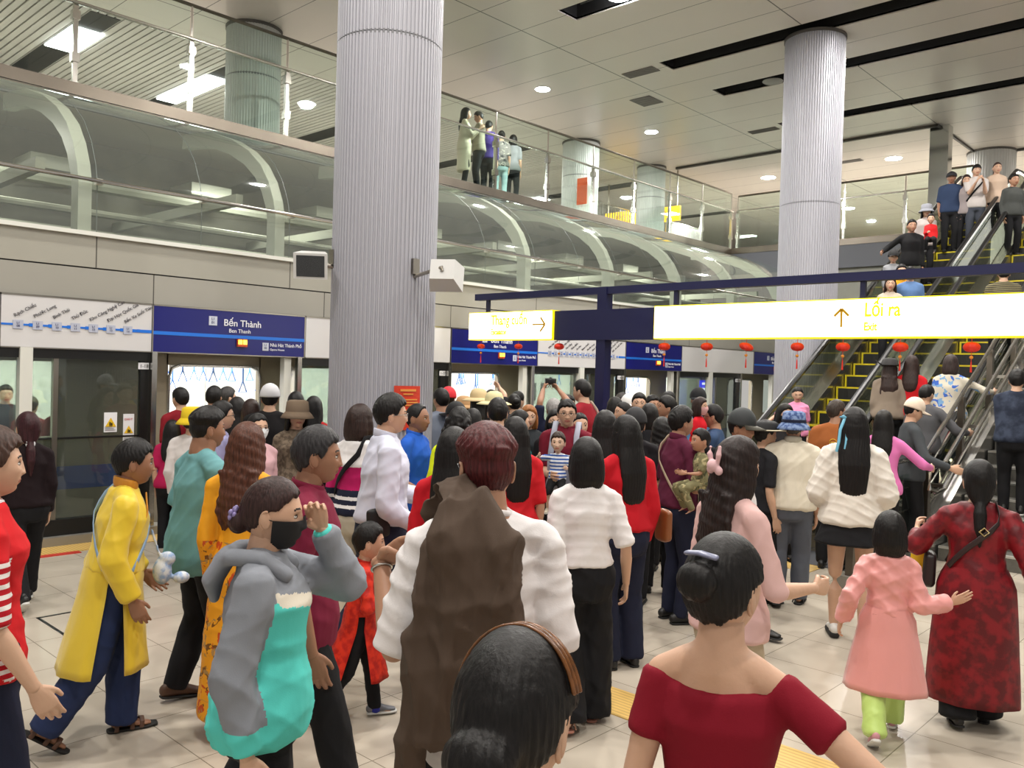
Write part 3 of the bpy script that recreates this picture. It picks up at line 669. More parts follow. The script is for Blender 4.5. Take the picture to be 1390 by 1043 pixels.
# ================================================================= ESCALATORS AND STAIRS
X0E = 10.75; T30 = math.tan(R(30)); ZT = 5.75; XT = X0E + ZT / T30
esc_dark = mat('step_black', rgb(24, 24, 22), .5); yel = mat('step_yellow', rgb(206, 188, 30), .45)
gl_esc = glass('escalator_glass', (.62, .64, .56), .08, .04, .0)
def inc_pts(h, xa=9.75, xb=22.0, soft=.35):
    return [(xa, h), (X0E - soft, h), (X0E, h + .03), (X0E + soft, h + soft * T30), (XT - soft, h + ZT - soft * T30), (XT, h + ZT - .03), (XT + soft, h + ZT), (xb, h + ZT)]
def ribbon(y0, y1, zlo, zhi, mb, xa=9.75, xb=22.0, m=0):
    lo = inc_pts(zlo, xa, xb); hi = inc_pts(zhi, xa, xb)
    for i in range(len(lo) - 1):
        (a, b_), (c, d) = lo[i], lo[i + 1]; (e_, f_), (g, h) = hi[i], hi[i + 1]
        V = [(a, y0, b_), (c, y0, d), (c, y1, d), (a, y1, b_), (e_, y0, f_), (g, y0, h), (g, y1, h), (e_, y1, f_)]
        mb.add(V, [(0, 3, 2, 1), (4, 5, 6, 7), (0, 1, 5, 4), (1, 2, 6, 5), (2, 3, 7, 6), (3, 0, 4, 7)], m)
def escalator(yl, yr, label):
    e = empty('escalator', (9.75, (yl + yr) / 2, 0)); tag(e, label, 'escalator', None)
    for s_, y in ((1, yl), (-1, yr)):
        m = MB(); ribbon(y - .008, y + .008, .26, .90, m, 9.95, 21.8); m.build('glass_side', gl_esc, e)
        m = MB(); pts = [(9.75 + .3, y, .30)]
        for a in range(0, 181, 20): pts.append((9.95 - .31 * math.sin(R(a)) + .0, y, .60 - .33 * math.cos(R(a))))
        pts += [(x, y, z) for x, z in inc_pts(.93, 10.0, 21.8)]
        for a in range(0, 181, 30): pts.append((21.8 + .31 * math.sin(R(a)), y, ZT + .60 + .33 * math.cos(R(a))))
        m.tube(pts, [(.028, .045)] * len(pts), 8, ref=(0, 0, 1)); m.build('handrail', rubber, e)
        m = MB(); ribbon(y - .022, y + .022, .855, .90, m, 9.95, 21.8); m.build('rail_track', steel_b, e)
        ins = y - s_ * .13
        m = MB(); ribbon(min(ins, y + s_ * .06), max(ins, y + s_ * .06), .16, .27, m, 9.6, 22.0); m.build('deck', steel_b, e)
        m = MB(); ribbon(min(ins, ins + s_ * .02), max(ins, ins + s_ * .02), -.1, .16, m, 9.6, 22.0); m.build('skirt_panel', steel, e)
        m = MB(); oy = y + s_ * .06; lo = inc_pts(-.55); hi = inc_pts(.16)
        ribbon(min(oy, oy + s_ * .02), max(oy, oy + s_ * .02), -.75, .2, m, 9.6, 22.0); m.build('outer_cladding', mat('cladding', rgb(150, 150, 146), .35, .7), e)
    n = int(ZT / .2); a, b_ = yr + .14, yl - .14
    m = MB(); m.box(9.6, X0E + .02, a, b_, -.05, .012); m.build('landing_plate', steel, e)
    for k in range(n):
        x = X0E + .3464 * k; z = .2 * k + .1
        m = MB(); m.box(x, x + .3464 + .06, a, b_, z - .20, z, 0)
        m.box(x - .004, x + .03, a, b_, z - .022, z + .003, 1); m.box(x + .03, x + .35, b_ - .035, b_, z, z + .004, 1); m.box(x + .03, x + .35, a, a + .035, z, z + .004, 1)
        m.box(x - .005, x, b_ - .03, b_, z - .2, z, 1)
        for j in range(1, 12): m.box(x - .003, x, a + .07 * j, a + .07 * j + .012, z - .19, z - .03, 0)
        m.build('step', [esc_dark, yel], e)
    m = MB(); m.box(XT, 22.4, a, b_, ZT - .06, ZT); m.build('landing_plate', steel, e)
    return e
e_left = escalator(5.80, 4.70, 'left escalator with yellow edged black steps and glass sides, coming down beside the rear column')
e_right = escalator(4.34, 3.30, 'right escalator with yellow edged black steps next to the railing of the stairs')
m = MB(); ribbon(4.42, 4.62, .14, .25, m, 9.9, 22); m.build('infill_panel', steel_b, e_left)
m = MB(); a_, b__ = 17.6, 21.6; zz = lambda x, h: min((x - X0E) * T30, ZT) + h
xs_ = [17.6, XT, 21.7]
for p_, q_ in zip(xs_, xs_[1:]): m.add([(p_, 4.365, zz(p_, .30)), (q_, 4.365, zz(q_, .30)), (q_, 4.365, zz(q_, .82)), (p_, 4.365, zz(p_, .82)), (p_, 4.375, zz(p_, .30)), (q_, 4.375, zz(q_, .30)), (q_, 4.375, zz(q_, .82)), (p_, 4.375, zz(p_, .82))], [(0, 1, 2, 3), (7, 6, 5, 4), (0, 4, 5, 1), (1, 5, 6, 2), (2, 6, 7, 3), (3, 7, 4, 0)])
m.build('glow_strip', mat('added_glow', (1, 1, 1, 1), .4, emit=(1, .98, .96, 1), es=1.6), e_right)  # glowing strip added on the glass side to stand for a bright patch
# stairs
st = empty('staircase', (10.3, 1.3, 0)); tag(st, 'wide dark staircase with pale nosings right of the escalators', 'staircase')
sd = mat('stair_stone', rgb(96, 94, 88), .5, var=.3, vscale=14); sn = mat('stair_nosing', rgb(196, 196, 190), .3, .6)
for k in range(35):
    x = 10.3 + .32 * k; z = .164 * (k + 1); m = MB(); m.box(x, x + .32 + .1, -2.2, 2.98, z - .164 - .05, z, 0); m.box(x - .004, x + .05, -2.2, 2.98, z - .02, z + .004, 1); m.build('step', [sd, sn], st)
SL = math.tan(R(27.1))
def slope(x, h): return max(0, (x - 10.27)) * SL + h
rl = empty('stair_railing', (10.27, 3.15, 0)); tag(rl, 'polished steel parapet with handrails and posts climbing between the stairs and escalators', 'railing')
m = MB(); V = [(10.0, 3.0, 0), (21.6, 3.0, 0), (21.6, 3.0, slope(21.6, .32)), (10.0, 3.0, .22), (10.0, 3.22, 0), (21.6, 3.22, 0), (21.6, 3.22, slope(21.6, .32)), (10.0, 3.22, .22)]
m.add(V, [(0, 1, 2, 3), (7, 6, 5, 4), (0, 4, 5, 1), (1, 5, 6, 2), (2, 6, 7, 3), (3, 7, 4, 0)]); m.build('cladding', mat('parapet_steel', rgb(186, 184, 180), .22, .9), rl)
for y, h in ((3.15, 1.18), (2.93, 1.12)):
    hs_ = [h] if y > 3 else [h, h - .3]
    for hh in hs_:
        m = MB(); a = (10.27, y, hh); m.tube([a, (21.6, y, slope(21.6, hh))], .026, 10); 
        if y < 3: m.tube([(9.85, y, hh - .04), (9.75, y, hh - .08), (9.75, y, hh - .26), (10.0, y, hh - .3)] if hh == h else [(10.27, y, hh), (9.9, y, hh - .03)], .022, 8); m.tube([(9.85, y, hh - .04), (10.27, y, hh)], .022, 8)
        m.build('handrail', steel_b, rl)
for k in range(10):
    x = 10.35 + 1.25 * k
    if x > 21.5: break
    m = MB(); m.box(x - .045, x + .045, 3.11, 3.18, slope(x, .2), slope(x, 1.16)); m.build('post', steel_w, rl)
    m = MB(); m.box(x - .03, x + .03, 2.95, 3.12, slope(x, .78), slope(x, .82)); m.build('bracket', steel, rl)
for hh in (.86, .62, .4):
    m = MB(); m.tube([(10.3, 3.2, hh), (21.6, 3.2, slope(21.6, hh))], .012, 8); m.build('bar', steel_b, rl)
qb = empty('queue_barrier', (8.2, 3.17, 0)); tag(qb, 'low steel and glass barrier leading to the escalators with three posts', 'barrier')
for x in (8.25, 9.32, 10.15):
    m = MB(); m.box(x - .05, x + .05, 3.13, 3.2, .0, 1.12); m.build('post', steel_w, qb)
m = MB(); m.tube([(8.2, 3.165, 1.13), (10.27, 3.165, 1.16)], .028, 10); m.build('handrail', steel_b, qb)
for z in (.85, .6, .36):
    m = MB(); m.tube([(8.25, 3.165, z), (10.15, 3.165, z)], .012, 8); m.build('bar', steel_b, qb)
m = MB(); m.box(8.3, 10.12, 3.155, 3.17, .14, 1.0); m.build('glass_panel', gl_clear, qb)
m = MB(); m.box(8.15, 10.3, 3.06, 3.26, 0, .12); m.build('kerb', mat('kerb_grey', rgb(150, 146, 138), .4, .5), qb)
m = MB(); m.box(8.9, 10.3, 3.3, 5.7, 0.002, .010); struct(m.build('trim_11', mat('mat_dark', rgb(66, 68, 74), .4)))

# ================================================================= LIGHTS
def downlight(x, y, label, r=.16, power=60, es=60, size=.3):
    e = empty('ceiling_light', (x, y, ZC)); tag(e, label, 'ceiling light', 'round ceiling downlights')
    m = MB(); m.cyl(x, y, ZC - .012, ZC - .002, r, 28); m.build('lens', mat('lamp_lens', (1, 1, 1, 1), .4, emit=(.96, .97, 1, 1), es=es), e)
    m = MB(); m.cyl(x, y, ZC - .008, ZC, r + .03, 28); m.build('rim', white_m, e)
    L = bpy.data.lights.new('lamp', 'AREA'); L.shape = 'DISK'; L.size = size; L.energy = power; L.color = (1, .97, .93)
    o = bpy.data.objects.new('lamp', L); o.location = (x, y, ZC - .03); COL.objects.link(o)
dl = ['round bright downlight in the ceiling right of the foreground column', 'round bright downlight in the ceiling left of the rear column', 'bright downlight nearest the rear column on its left', 'round bright downlight right of the rear column', 'small downlight right of the rear column near the balustrade']
for (x, y), l in zip([(13.26, 11.8), (17.23, 11.77), (23.2, 11.7), (23.1, 8.12), (28.9, 11.6)], dl): downlight(x, y, l, .15 if x < 20 else .2, 260)
def slot_light(x, y, label):
    e = empty('ceiling_light', (x, y, ZC + .02)); tag(e, label, 'ceiling light')
    m = MB(); m.add(*ellipsoid((x, y, ZC + .03), (.2, .2, .04), 20, 8)); m.build('lens', mat('lamp_lens', (1, 1, 1, 1)), e)
    m = MB(); m.cyl(x, y, ZC + .04, ZC + .2, .1, 16); m.build('housing', dark_m, e)
slot_light(10.78, 8.05, 'bright lamp inside the nearest dark ceiling slot at the top edge')
m = MB(); m.add(*ellipsoid((15.72, 7.9, ZC - .01), (.2, .2, .03), 20, 8)); tag(m.build('ceiling_dome', mat('dome_grey', rgb(150, 150, 146), .4)), 'unlit grey dome set in the ceiling slot left of the rear column', 'ceiling dome')
# main lamps : lines of fittings in the slots and along the hall
def lamp(x, y, z, sx_, sy_, power, col=(1, .96, .90), shape='RECTANGLE'):
    L = bpy.data.lights.new('lamp', 'AREA'); L.shape = shape; L.size = sx_
    if shape == 'RECTANGLE': L.size_y = sy_
    L.energy = power; L.color = col; o = bpy.data.objects.new('lamp', L); o.location = (x, y, z); COL.objects.link(o); return o
for x, y in [(1.0, 1.0), (1.0, 5.5), (4.0, 3.2), (7.8, 1.0), (7.8, 5.0), (7.8, 8.4), (10.78, 3.0), (10.78, 8.05), (13.75, 1.0), (13.75, 4.5), (15.72, 6.0), (18.65, 2.0), (2.5, 8.2), (-2, -2), (4, -2)]:
    lamp(x, y, ZC - .04, .26, .26, 168, shape='DISK')
for k, x in enumerate((3.2, 8.0, 13.0, 18.0)): lamp(x, 17.5, 7.8, .5, 2.0, 190)
em = MB()
e_l = mat('tube_light', (1, 1, 1, 1), .5, emit=(1, .98, 1, 1), es=16)
sl_lab = ['long bright ceiling lamp in the slats at the top left corner', 'long bright ceiling lamp in the slats left of the upper grey column', 'long lamp in the slatted ceiling seen above the two concourse signs', 'long lamp in the slatted ceiling behind the picket fence']
for (x0, x1, y0, y1), l in zip([(5.55, 6.1, 16.1, 17.5), (8.35, 8.8, 16.6, 19.0), (21.4, 21.9, 19, 21.5), (27, 27.5, 17.5, 20)], sl_lab):
    m = MB(); m.box(x0, x1, y0, y1, ZC - .03, ZC - .005); tag(m.build('ceiling_light', e_l), l, 'ceiling light')
for x0, y0, y1 in [(5.55, 15.2, 19.4), (8.35, 15.3, 21), (12.2, 15.2, 20), (16.2, 15.2, 21), (21.4, 15.2, 24), (27, 15.2, 24)]:
    m = MB(); m.box(x0 - .02, x0 + .48, y0, y1, ZC - .004, ZC + .02); struct(m.build('ceiling_slot', slot_in))
# vents in the smooth ceiling
vm = mat('vent_grey', rgb(112, 108, 104), .6)
vl_ = ['narrow grey ceiling vent left of the second dark slot', 'square grey ceiling vent near the groove crossing', 'narrow grey ceiling vent just left of the rear column', 'narrow grey ceiling vent right of the rear column']
for (x0, x1, y0, y1), l in zip([(13.55, 13.85, 9.3, 10.0), (14.95, 15.5, 10.3, 10.8), (18.6, 18.85, 9.25, 9.95), (22.6, 22.85, 8.8, 9.6)], vl_):
    m = MB(); m.box(x0, x1, y0, y1, ZC - .012, ZC + .01)
    for j in range(5): m.box(x0 + (x1 - x0) * (j + .3) / 5, x0 + (x1 - x0) * (j + .5) / 5, y0 + .02, y1 - .02, ZC - .018, ZC - .01)
    tag(m.build('ceiling_vent', vm), l, 'vent')
for x_ in (-.5, 1.8, 4.2, 6.4, 8.8, 11.2, 13.6, 16.0, 18.6): lamp(x_, 11.5, 2.2, 1.6, .5, 42, (1, .99, .95))
for x_, y_ in ((26, 3), (26, 8), (30, 5), (31, 11), (25, 14.2), (35, 8)): lamp(x_, y_, 7.8, .5, .5, 190)  # unseen lamps added over the far concourse to brighten the ceiling by bounce
for x_ in (3.0, 7.0, 11.0, 15.0, 19.0): lamp(x_, 12.6, 5.0, .3, .3, 70, (1, 1, .92))
# world : the light of the rest of the hall
wld = bpy.data.worlds.new('World'); sc.world = wld; wld.use_nodes = True
bg = wld.node_tree.nodes['Background']; bg.inputs[0].default_value = (1.0, .96, .90, 1); bg.inputs[1].default_value = .48
# camera
cam = bpy.data.cameras.new('Camera'); cam.sensor_fit = 'HORIZONTAL'; cam.sensor_width = 36; cam.lens = FPX / 1390 * 36; cam.clip_start = .05; cam.clip_end = 200
co = bpy.data.objects.new('Camera', cam); COL.objects.link(co)
right, down, fwd = RM[:, 0], RM[:, 1], RM[:, 2]
M = Matrix(((right[0], -down[0], -fwd[0], EYE[0]), (right[1], -down[1], -fwd[1], EYE[1]), (right[2], -down[2], -fwd[2], EYE[2]), (0, 0, 0, 1)))
co.matrix_world = M; sc.camera = co
sc.view_settings.view_transform = 'Standard'; sc.view_settings.look = 'None'; sc.view_settings.gamma = 1; sc.view_settings.exposure = 0.0
sc.view_settings.use_curve_mapping = False
sc.cycles.max_bounces = 7; sc.cycles.transparent_max_bounces = 16; sc.cycles.diffuse_bounces = 3; sc.cycles.glossy_bounces = 3
sc.cycles.caustics_reflective = False; sc.cycles.caustics_refractive = False; sc.cycles.sample_clamp_indirect = 4
# ================================================================= PEOPLE : shared shapes
def nz(v): v = np.asarray(v, float); return v / (np.linalg.norm(v) + 1e-9)
def g2(a, b=0.0): return np.exp(-a * a - b * b)
def face_shape(D):
    """head surface for unit directions, y forward; head is 0.225 high"""
    dx, dy, dz = D[:, 0], D[:, 1], D[:, 2]
    sx = np.sign(dx) * np.abs(dx) ** .93
    x = .0745 * sx; y = np.where(dy > 0, .090, .102) * dy; z = .1125 * dz
    t = np.clip(-dz, 0, 1)
    x = x * (1 - .34 * t ** 1.7 * np.where(dy > -.2, 1, .7)); x = x * (1 + .03 * g2((dz - .3) / .35))
    y = np.where(dy < 0, y * (1 - .42 * t ** 1.1), y * (1 + .34 * t ** 2))
    fr = np.clip(dy * 2.2, 0, 1); ax = np.abs(x)
    n = g2(x / .0105) * np.where(z > -.031, .002 + .0135 * np.clip((.022 - z) / .053, 0, 1) ** 1.2, .0155 * g2((z + .031) / .0075)) * (z < .04)
    d = n + .006 * g2((ax - .013) / .006, (z + .029) / .008) - .0075 * g2((ax - .031) / .016, (z - .005) / .012) + .0035 * g2((ax - .028) / .022, (z - .027) / .009)
    d += .0055 * g2(x / .021, (z + .057) / .0085) - .0035 * g2(x / .024, (z + .0565) / .002) + .006 * g2(x / .024, (z + .092) / .015) + .003 * g2((ax - .046) / .02, (z + .018) / .02) - .003 * g2(x / .03, (z + .073) / .006)
    y = y + d * fr
    return np.stack([x, y, z], 1)
_HG = {}
def head_grid(nu, nv):
    if (nu, nv) in _HG: return _HG[(nu, nv)]
    D = [(0, 0, 1)]
    for j in range(1, nv):
        th = PI * j / nv
        for i in range(nu): ph = 2 * PI * i / nu; D.append((math.sin(th) * math.sin(ph), math.sin(th) * math.cos(ph), math.cos(th)))
    D.append((0, 0, -1)); D = np.array(D)
    F = [(0, 1 + (i + 1) % nu, 1 + i) for i in range(nu)]
    for j in range(nv - 2):
        for i in range(nu): a = 1 + j * nu + i; b = 1 + j * nu + (i + 1) % nu; F.append((a, b, b + nu, a + nu))
    L = len(D) - 1; o = 1 + (nv - 2) * nu
    F += [(o + i, o + (i + 1) % nu, L) for i in range(nu)]
    _HG[(nu, nv)] = (D, F); return D, F
_HT = {}
def head_template(lod):
    if lod in _HT: return _HT[lod]
    nu, nv = ((132, 100), (84, 64), (44, 34))[lod]
    D, F = head_grid(nu, nv); V = face_shape(D)
    C = np.array([V[list(f)].mean(0) for f in F]); x, y, z = C.T; ax = np.abs(x)
    mi = np.zeros(len(F), int)
    lip = (y > .05) & (ax < .025) & (np.abs(z + .0565) < .0085 * np.sqrt(np.clip(1 - (x / .027) ** 2, 0, 1)))
    brow = (y > .04) & (ax > .014) & (ax < .047) & (np.abs(z - .0315 + (ax - .03) ** 2 * 12) < (.0032 if lod < 2 else .0045))
    mi[lip] = 1; mi[brow] = 4
    parts = [(V, F, mi)]
    n, m = ((18, 12), (12, 8), (8, 6))[lod]
    for s in (-1, 1):
        ye = .0735
        for c, r, k in (((s * .031, ye, .0055), (.0135, .0075, .0062), 2), ((s * .031, ye + .0052, .0055), (.0062, .0035, .0058), 3), ((s * .031, ye + .0035, .0118), (.0148, .0052, .0016), 3)):
            a, b = ellipsoid(c, r, n, m); parts.append((a, b, np.full(len(b), k)))
        rot = Matrix.Rotation(R(s * 16), 3, 'Z') @ Matrix.Rotation(R(12), 3, 'X')
        a, b = ellipsoid((s * .0775, -.012, -.008), (.0065, .0175, .030), n + 6, m + 2, rot); parts.append((a, b, np.zeros(len(b), int)))
        if lod < 2:
            pts = [(s * (.0765 + .006 * math.sin(t * 1.2)), -.012 - .016 * math.cos(R(-70) + t * 2.9) * 1.05, -.010 + .030 * math.sin(R(-70) + t * 2.9)) for t in np.linspace(0, 1, 9)]
            a, b = loft(pts, [.0042] * 9, n=6); parts.append((a, b, np.zeros(len(b), int)))
    V = np.vstack([p[0] for p in parts]); Fo = []; o = 0
    for p in parts: Fo += [tuple(int(i) + o for i in f) for f in p[1]]; o += len(p[0])
    mi = np.concatenate([p[2] for p in parts]); _HT[lod] = (V, Fo, mi); return _HT[lod]
_HN = {}
def hand_template(pose, lod):
    if (pose, lod) in _HN: return _HN[(pose, lod)]
    curl = {'relax': (.28, .38, .30), 'open': (.06, .10, .08), 'grip': (.75, 1.0, .7), 'half': (.5, .6, .45), 'point': (.7, .95, .7)}[pose]
    parts = [loft([(0, -.012, 0), (0, .01, 0), (.001, .04, .001), (.001, .075, .001), (0, .092, .0)], [(.024, .017), (.026, .0165), (.036, .0155), (.041, .013), (.039, .010)], ref=(1, 0, 0), n=14)]
    for i, (bx, by, ln, r) in enumerate([(.0305, .088, .072, .0083), (.0105, .094, .080, .0086), (-.010, .091, .075, .0083), (-.029, .082, .060, .0074)]):
        p = np.array((bx, by, 0.0)); a = 0.0; pts = [p - np.array((0, .02, 0)), p]; sp = (bx * .9)
        c3 = curl if not (pose == 'point' and i == 0) else (.03, .03, .03)
        for k, (seg, c) in enumerate(zip((.45, .31, .24), c3)):
            a += c * (1 + .12 * i); d = nz((sp * .9, math.cos(a), math.sin(a))) * ln * seg; p = p + d; pts.append(p)
        parts.append(loft(pts, [r * 1.05, r * 1.06, r, r * .93, r * .8], n=10))
    th = [np.array((.020, .018, .004)), np.array((.036, .036, .010)), np.array((.050, .058, .016)), np.array((.054, .080, .022 + .012 * (pose in ('grip', 'half')))), ]
    if pose in ('grip', 'half'): th[2] = np.array((.042, .058, .028)); th[3] = np.array((.028, .072, .040))
    parts.append(loft(th, [.0135, .0125, .0098, .0082], n=10))
    V, F = remesh(parts, (.0033, .0045, .0075)[lod], (3, 2, 1)[lod], .5)
    _HN[(pose, lod)] = (V, F); return V, F
_SH = {}
def shoe_template(kind, lod):
    if (kind, lod) in _SH: return _SH[(kind, lod)]
    v = (.005, .007, .012)[lod]
    sole_t = {'platform': .045, 'sneaker': .026, 'dress': .016, 'sandal': .02, 'clog': .022}[kind]
    def slab(z0, z1, g=0.0):
        return loft([(0, -.065 - g, (z0 + z1) / 2), (0, -.05, (z0 + z1) / 2), (.001, 0, (z0 + z1) / 2), (-.002, .08, (z0 + z1) / 2), (-.004, .14, (z0 + z1) / 2), (-.006, .185 + g, (z0 + z1) / 2)], [((.024 + g), (z1 - z0) / 2), (.033 + g, (z1 - z0) / 2), (.034 + g, (z1 - z0) / 2), (.043 + g, (z1 - z0) / 2), (.044 + g, (z1 - z0) / 2), (.028 + g, (z1 - z0) / 2)], ref=(1, 0, 0), n=16, power=3.2, capscale=.5)
    so = remesh([slab(0, sole_t, .003)], v * .8, 1)
    up = []
    zb = sole_t * .7
    if kind in ('sneaker', 'dress', 'clog', 'platform'):
        up.append(loft([(0, -.055, zb + .030), (0, -.02, zb + .040), (0, .03, zb + .037), (-.002, .08, zb + .026), (-.004, .13, zb + .018), (-.005, .17, zb + .014)], [(.030, .036), (.034, .045), (.036, .040), (.040, .028), (.040, .020), (.030, .014)], ref=(1, 0, 0), n=18))
        if kind == 'sneaker': up.append(loft([(0, -.02, zb + .04), (0, -.015, zb + .085)], [(.034, .042), (.032, .04)], ref=(1, 0, 0), n=14))
    else:
        for y, h in ((.10, .045), (.05, .058), (-.03, .05)):
            up.append(loft([(-.046, y, zb), (-.038, y + .004, zb + h * .7), (0, y + .008, zb + h), (.038, y + .004, zb + h * .7), (.044, y, zb)], [(.014, .005)] * 5, ref=(0, 1, 0), n=8))
    upm = remesh(up, v if kind != 'sandal' else v * .7, 2 if kind != 'sandal' else 0)
    _SH[(kind, lod)] = (so, upm); return _SH[(kind, lod)]
HL = {'short': [(0, .060), (.6, .058), (.95, .045), (1.2, .012), (1.42, -.012), (1.55, .012), (1.75, .005), (1.95, -.03), (2.6, -.062), (3.15, -.066)],
      'fringe': [(0, .036), (.7, .034), (.95, .02), (1.2, -.01), (1.42, -.03), (1.75, -.03), (2.2, -.06), (3.15, -.08)],
      'woman': [(0, .066), (.35, .060), (.8, .040), (1.1, .005), (1.35, -.04), (1.7, -.05), (2.2, -.07), (3.15, -.085)],
      'back': [(0, .066), (.5, .060), (.9, .045), (1.25, .022), (1.45, .012), (1.7, .012), (1.95, -.03), (2.5, -.06), (3.15, -.07)],
      'receding': [(0, .078), (.4, .084), (.8, .066), (1.15, .02), (1.42, -.005), (1.55, .015), (1.75, .005), (1.95, -.03), (2.6, -.062), (3.15, -.066)]}
_HR = {}
def hair_template(style, lod):
    key = (style, lod)
    if key in _HR: return _HR[key]
    base = {'short': 'short', 'undercut': 'short', 'fringe': 'fringe', 'messy': 'short', 'receding': 'receding', 'bob': 'woman', 'kidbob': 'fringe', 'long': 'woman', 'xlong': 'woman', 'wavy': 'woman', 'pony': 'back', 'bun': 'back', 'lowbun': 'back', 'curly': 'woman', 'half': 'back', 'lowpony': 'woman'}[style]
    D, F = head_grid(*((110, 84), (72, 54), (40, 30))[lod]); V = face_shape(D)
    az = np.arctan2(np.abs(V[:, 0]), V[:, 1]); hl = np.interp(az, [a for a, b in HL[base]], [b for a, b in HL[base]])
    hl = hl + .0035 * np.sin(az * 13 + 1.0) + .0025 * np.sin(V[:, 0] * 170); u = np.clip((V[:, 2] - hl) / .009, 0, 1); mask = u * u * (3 - 2 * u)
    dz = np.clip(D[:, 2], 0, 1); T = .008 + .013 * dz ** .8
    if style == 'undercut': T = .003 + .024 * np.clip((D[:, 2] - .28) * 4, 0, 1)
    if style == 'messy': T = .010 + .018 * dz ** .6
    if style in ('bob', 'kidbob', 'curly', 'wavy'): T = .013 + .010 * dz
    if style == 'receding': T = .005 + .010 * dz
    if style in ('pony', 'bun', 'lowbun'): T = .006 + .008 * dz
    rs = .5 + .5 * np.sin(az * 23 + 5 * np.sin(V[:, 2] * 60) + 7 * np.sin(V[:, 0] * 40)); T = T * (1 + (.35 if style in ('messy', 'short', 'undercut', 'curly') else .1) * (rs - .5))
    Nn = nz_rows(V * np.array([1 / .0745 ** 2, 1 / .095 ** 2, 1 / .1125 ** 2]))
    cap = (V + Nn * (T * mask - .014 * (1 - mask))[:, None], F)
    P = [cap]
    L = lambda pts, rad: P.append(loft(pts, rad, ref=(1, 0, 0), n=18))
    if style in ('bob', 'kidbob'):
        zb = -.125 if style == 'bob' else -.10
        L([(0, -.030, .05), (0, -.038, 0), (0, -.042, -.06), (0, -.045, zb + .02), (0, -.045, zb)], [(.084, .070), (.094, .076), (.099, .074), (.097, .066), (.088, .055)])
        for s in (-1, 1): L([(s * .070, .012, .045), (s * .082, .012, 0), (s * .085, .014, -.06), (s * .080, .022, zb + .01)], [(.014, .028), (.015, .034), (.014, .036), (.009, .026)])
    if style in ('long', 'xlong', 'wavy', 'half'):
        zl = {'long': -.36, 'xlong': -.46, 'wavy': -.40, 'half': -.37}[style]
        L([(0, -.035, .05), (0, -.050, -.01), (0, -.068, -.09), (0, -.098, -.17), (0, -.118, -.25), (0, -.122, zl + .04), (0, -.120, zl)], [(.080, .068), (.092, .068), (.094, .055), (.100, .042), (.100, .036), (.082, .028), (.045, .015)])
        for s in (-1, 1):
            L([(s * .066, .012, .05), (s * .080, .006, 0), (s * .084, -.008, -.08), (s * .082, -.04, -.16), (s * .078, -.075, -.22)], [(.014, .028), (.014, .036), (.016, .038), (.02, .036), (.014, .02)])
        if style == 'wavy':
            random.seed(5)
            for k in range(12):
                x = -.09 + .0164 * k; pts = [(x + .012 * math.sin(j * 1.3 + k), -.11 - .012 * math.cos(j * 1.5 + k * 2), -.12 - j * .05) for j in range(7)]; L(pts, [.014] * 6 + [.006])
    if style == 'pony': L([(0, -.085, .045), (0, -.122, .035), (0, -.140, -.02), (0, -.145, -.10), (0, -.140, -.2), (0, -.128, -.29)], [.02, .026, .035, .038, .030, .008])
    if style == 'lowpony':
        L([(0, -.04, .04), (0, -.055, -.02), (0, -.072, -.08), (0, -.085, -.12)], [(.078, .062), (.082, .055), (.062, .04), (.034, .03)]); L([(0, -.09, -.11), (0, -.112, -.17), (0, -.13, -.25), (0, -.125, -.36)], [.026, .034, .030, .010])
    if style == 'bun': P.append(ellipsoid((0, -.112, .035), (.044, .036, .042), 20, 14))
    if style == 'lowbun': P.append(ellipsoid((0, -.105, -.035), (.05, .035, .04), 20, 14)); L([(0, -.05, .04), (0, -.085, -.02)], [(.07, .05), (.05, .03)])
    if style == 'curly':
        random.seed(11)
        for k in range(70):
            a = random.uniform(-2.1, 2.1) + PI; z = random.uniform(-.30, .04); r = .075 + .035 * min(1, (.04 - z) / .12)
            P.append(ellipsoid((r * math.sin(a), r * .75 * math.cos(a) - .035, z), (.026, .026, .034), 10, 7))
    V, F, N = remesh(P, (.0048, .0065, .011)[lod], (3, 2, 1)[lod], .5, True)
    if lod < 2:
        a = np.arctan2(V[:, 0], -V[:, 1]); w = np.sin(a * 46 + 2.2 * np.sin(V[:, 2] * 26) + 9 * V[:, 0]) + .6 * np.sin(a * 83 + 3 * np.sin(V[:, 2] * 41 + 1))
        if style in ('wavy', 'curly'): w += 1.6 * np.sin(V[:, 2] * 120 + 5 * a)
        top = np.clip(1.25 - np.clip(V[:, 2] / .11, 0, 1), .25, 1); V = V + N * (w * .0011 * top)[:, None]
    _HR[key] = (V, F); return V, F
def nz_rows(A): return A / (np.linalg.norm(A, axis=1, keepdims=True) + 1e-9)
def lathe(prof, n=36, sy=1.13, cut=None):
    V = []; k = len(prof)
    for r, z in prof:
        for i in range(n): a = 2 * PI * i / n; V.append((r * math.sin(a), r * sy * math.cos(a), z))
    F = [(j * n + i, j * n + (i + 1) % n, (j + 1) * n + (i + 1) % n, (j + 1) * n + i) for j in range(k - 1) for i in range(n)]
    return np.array(V), F
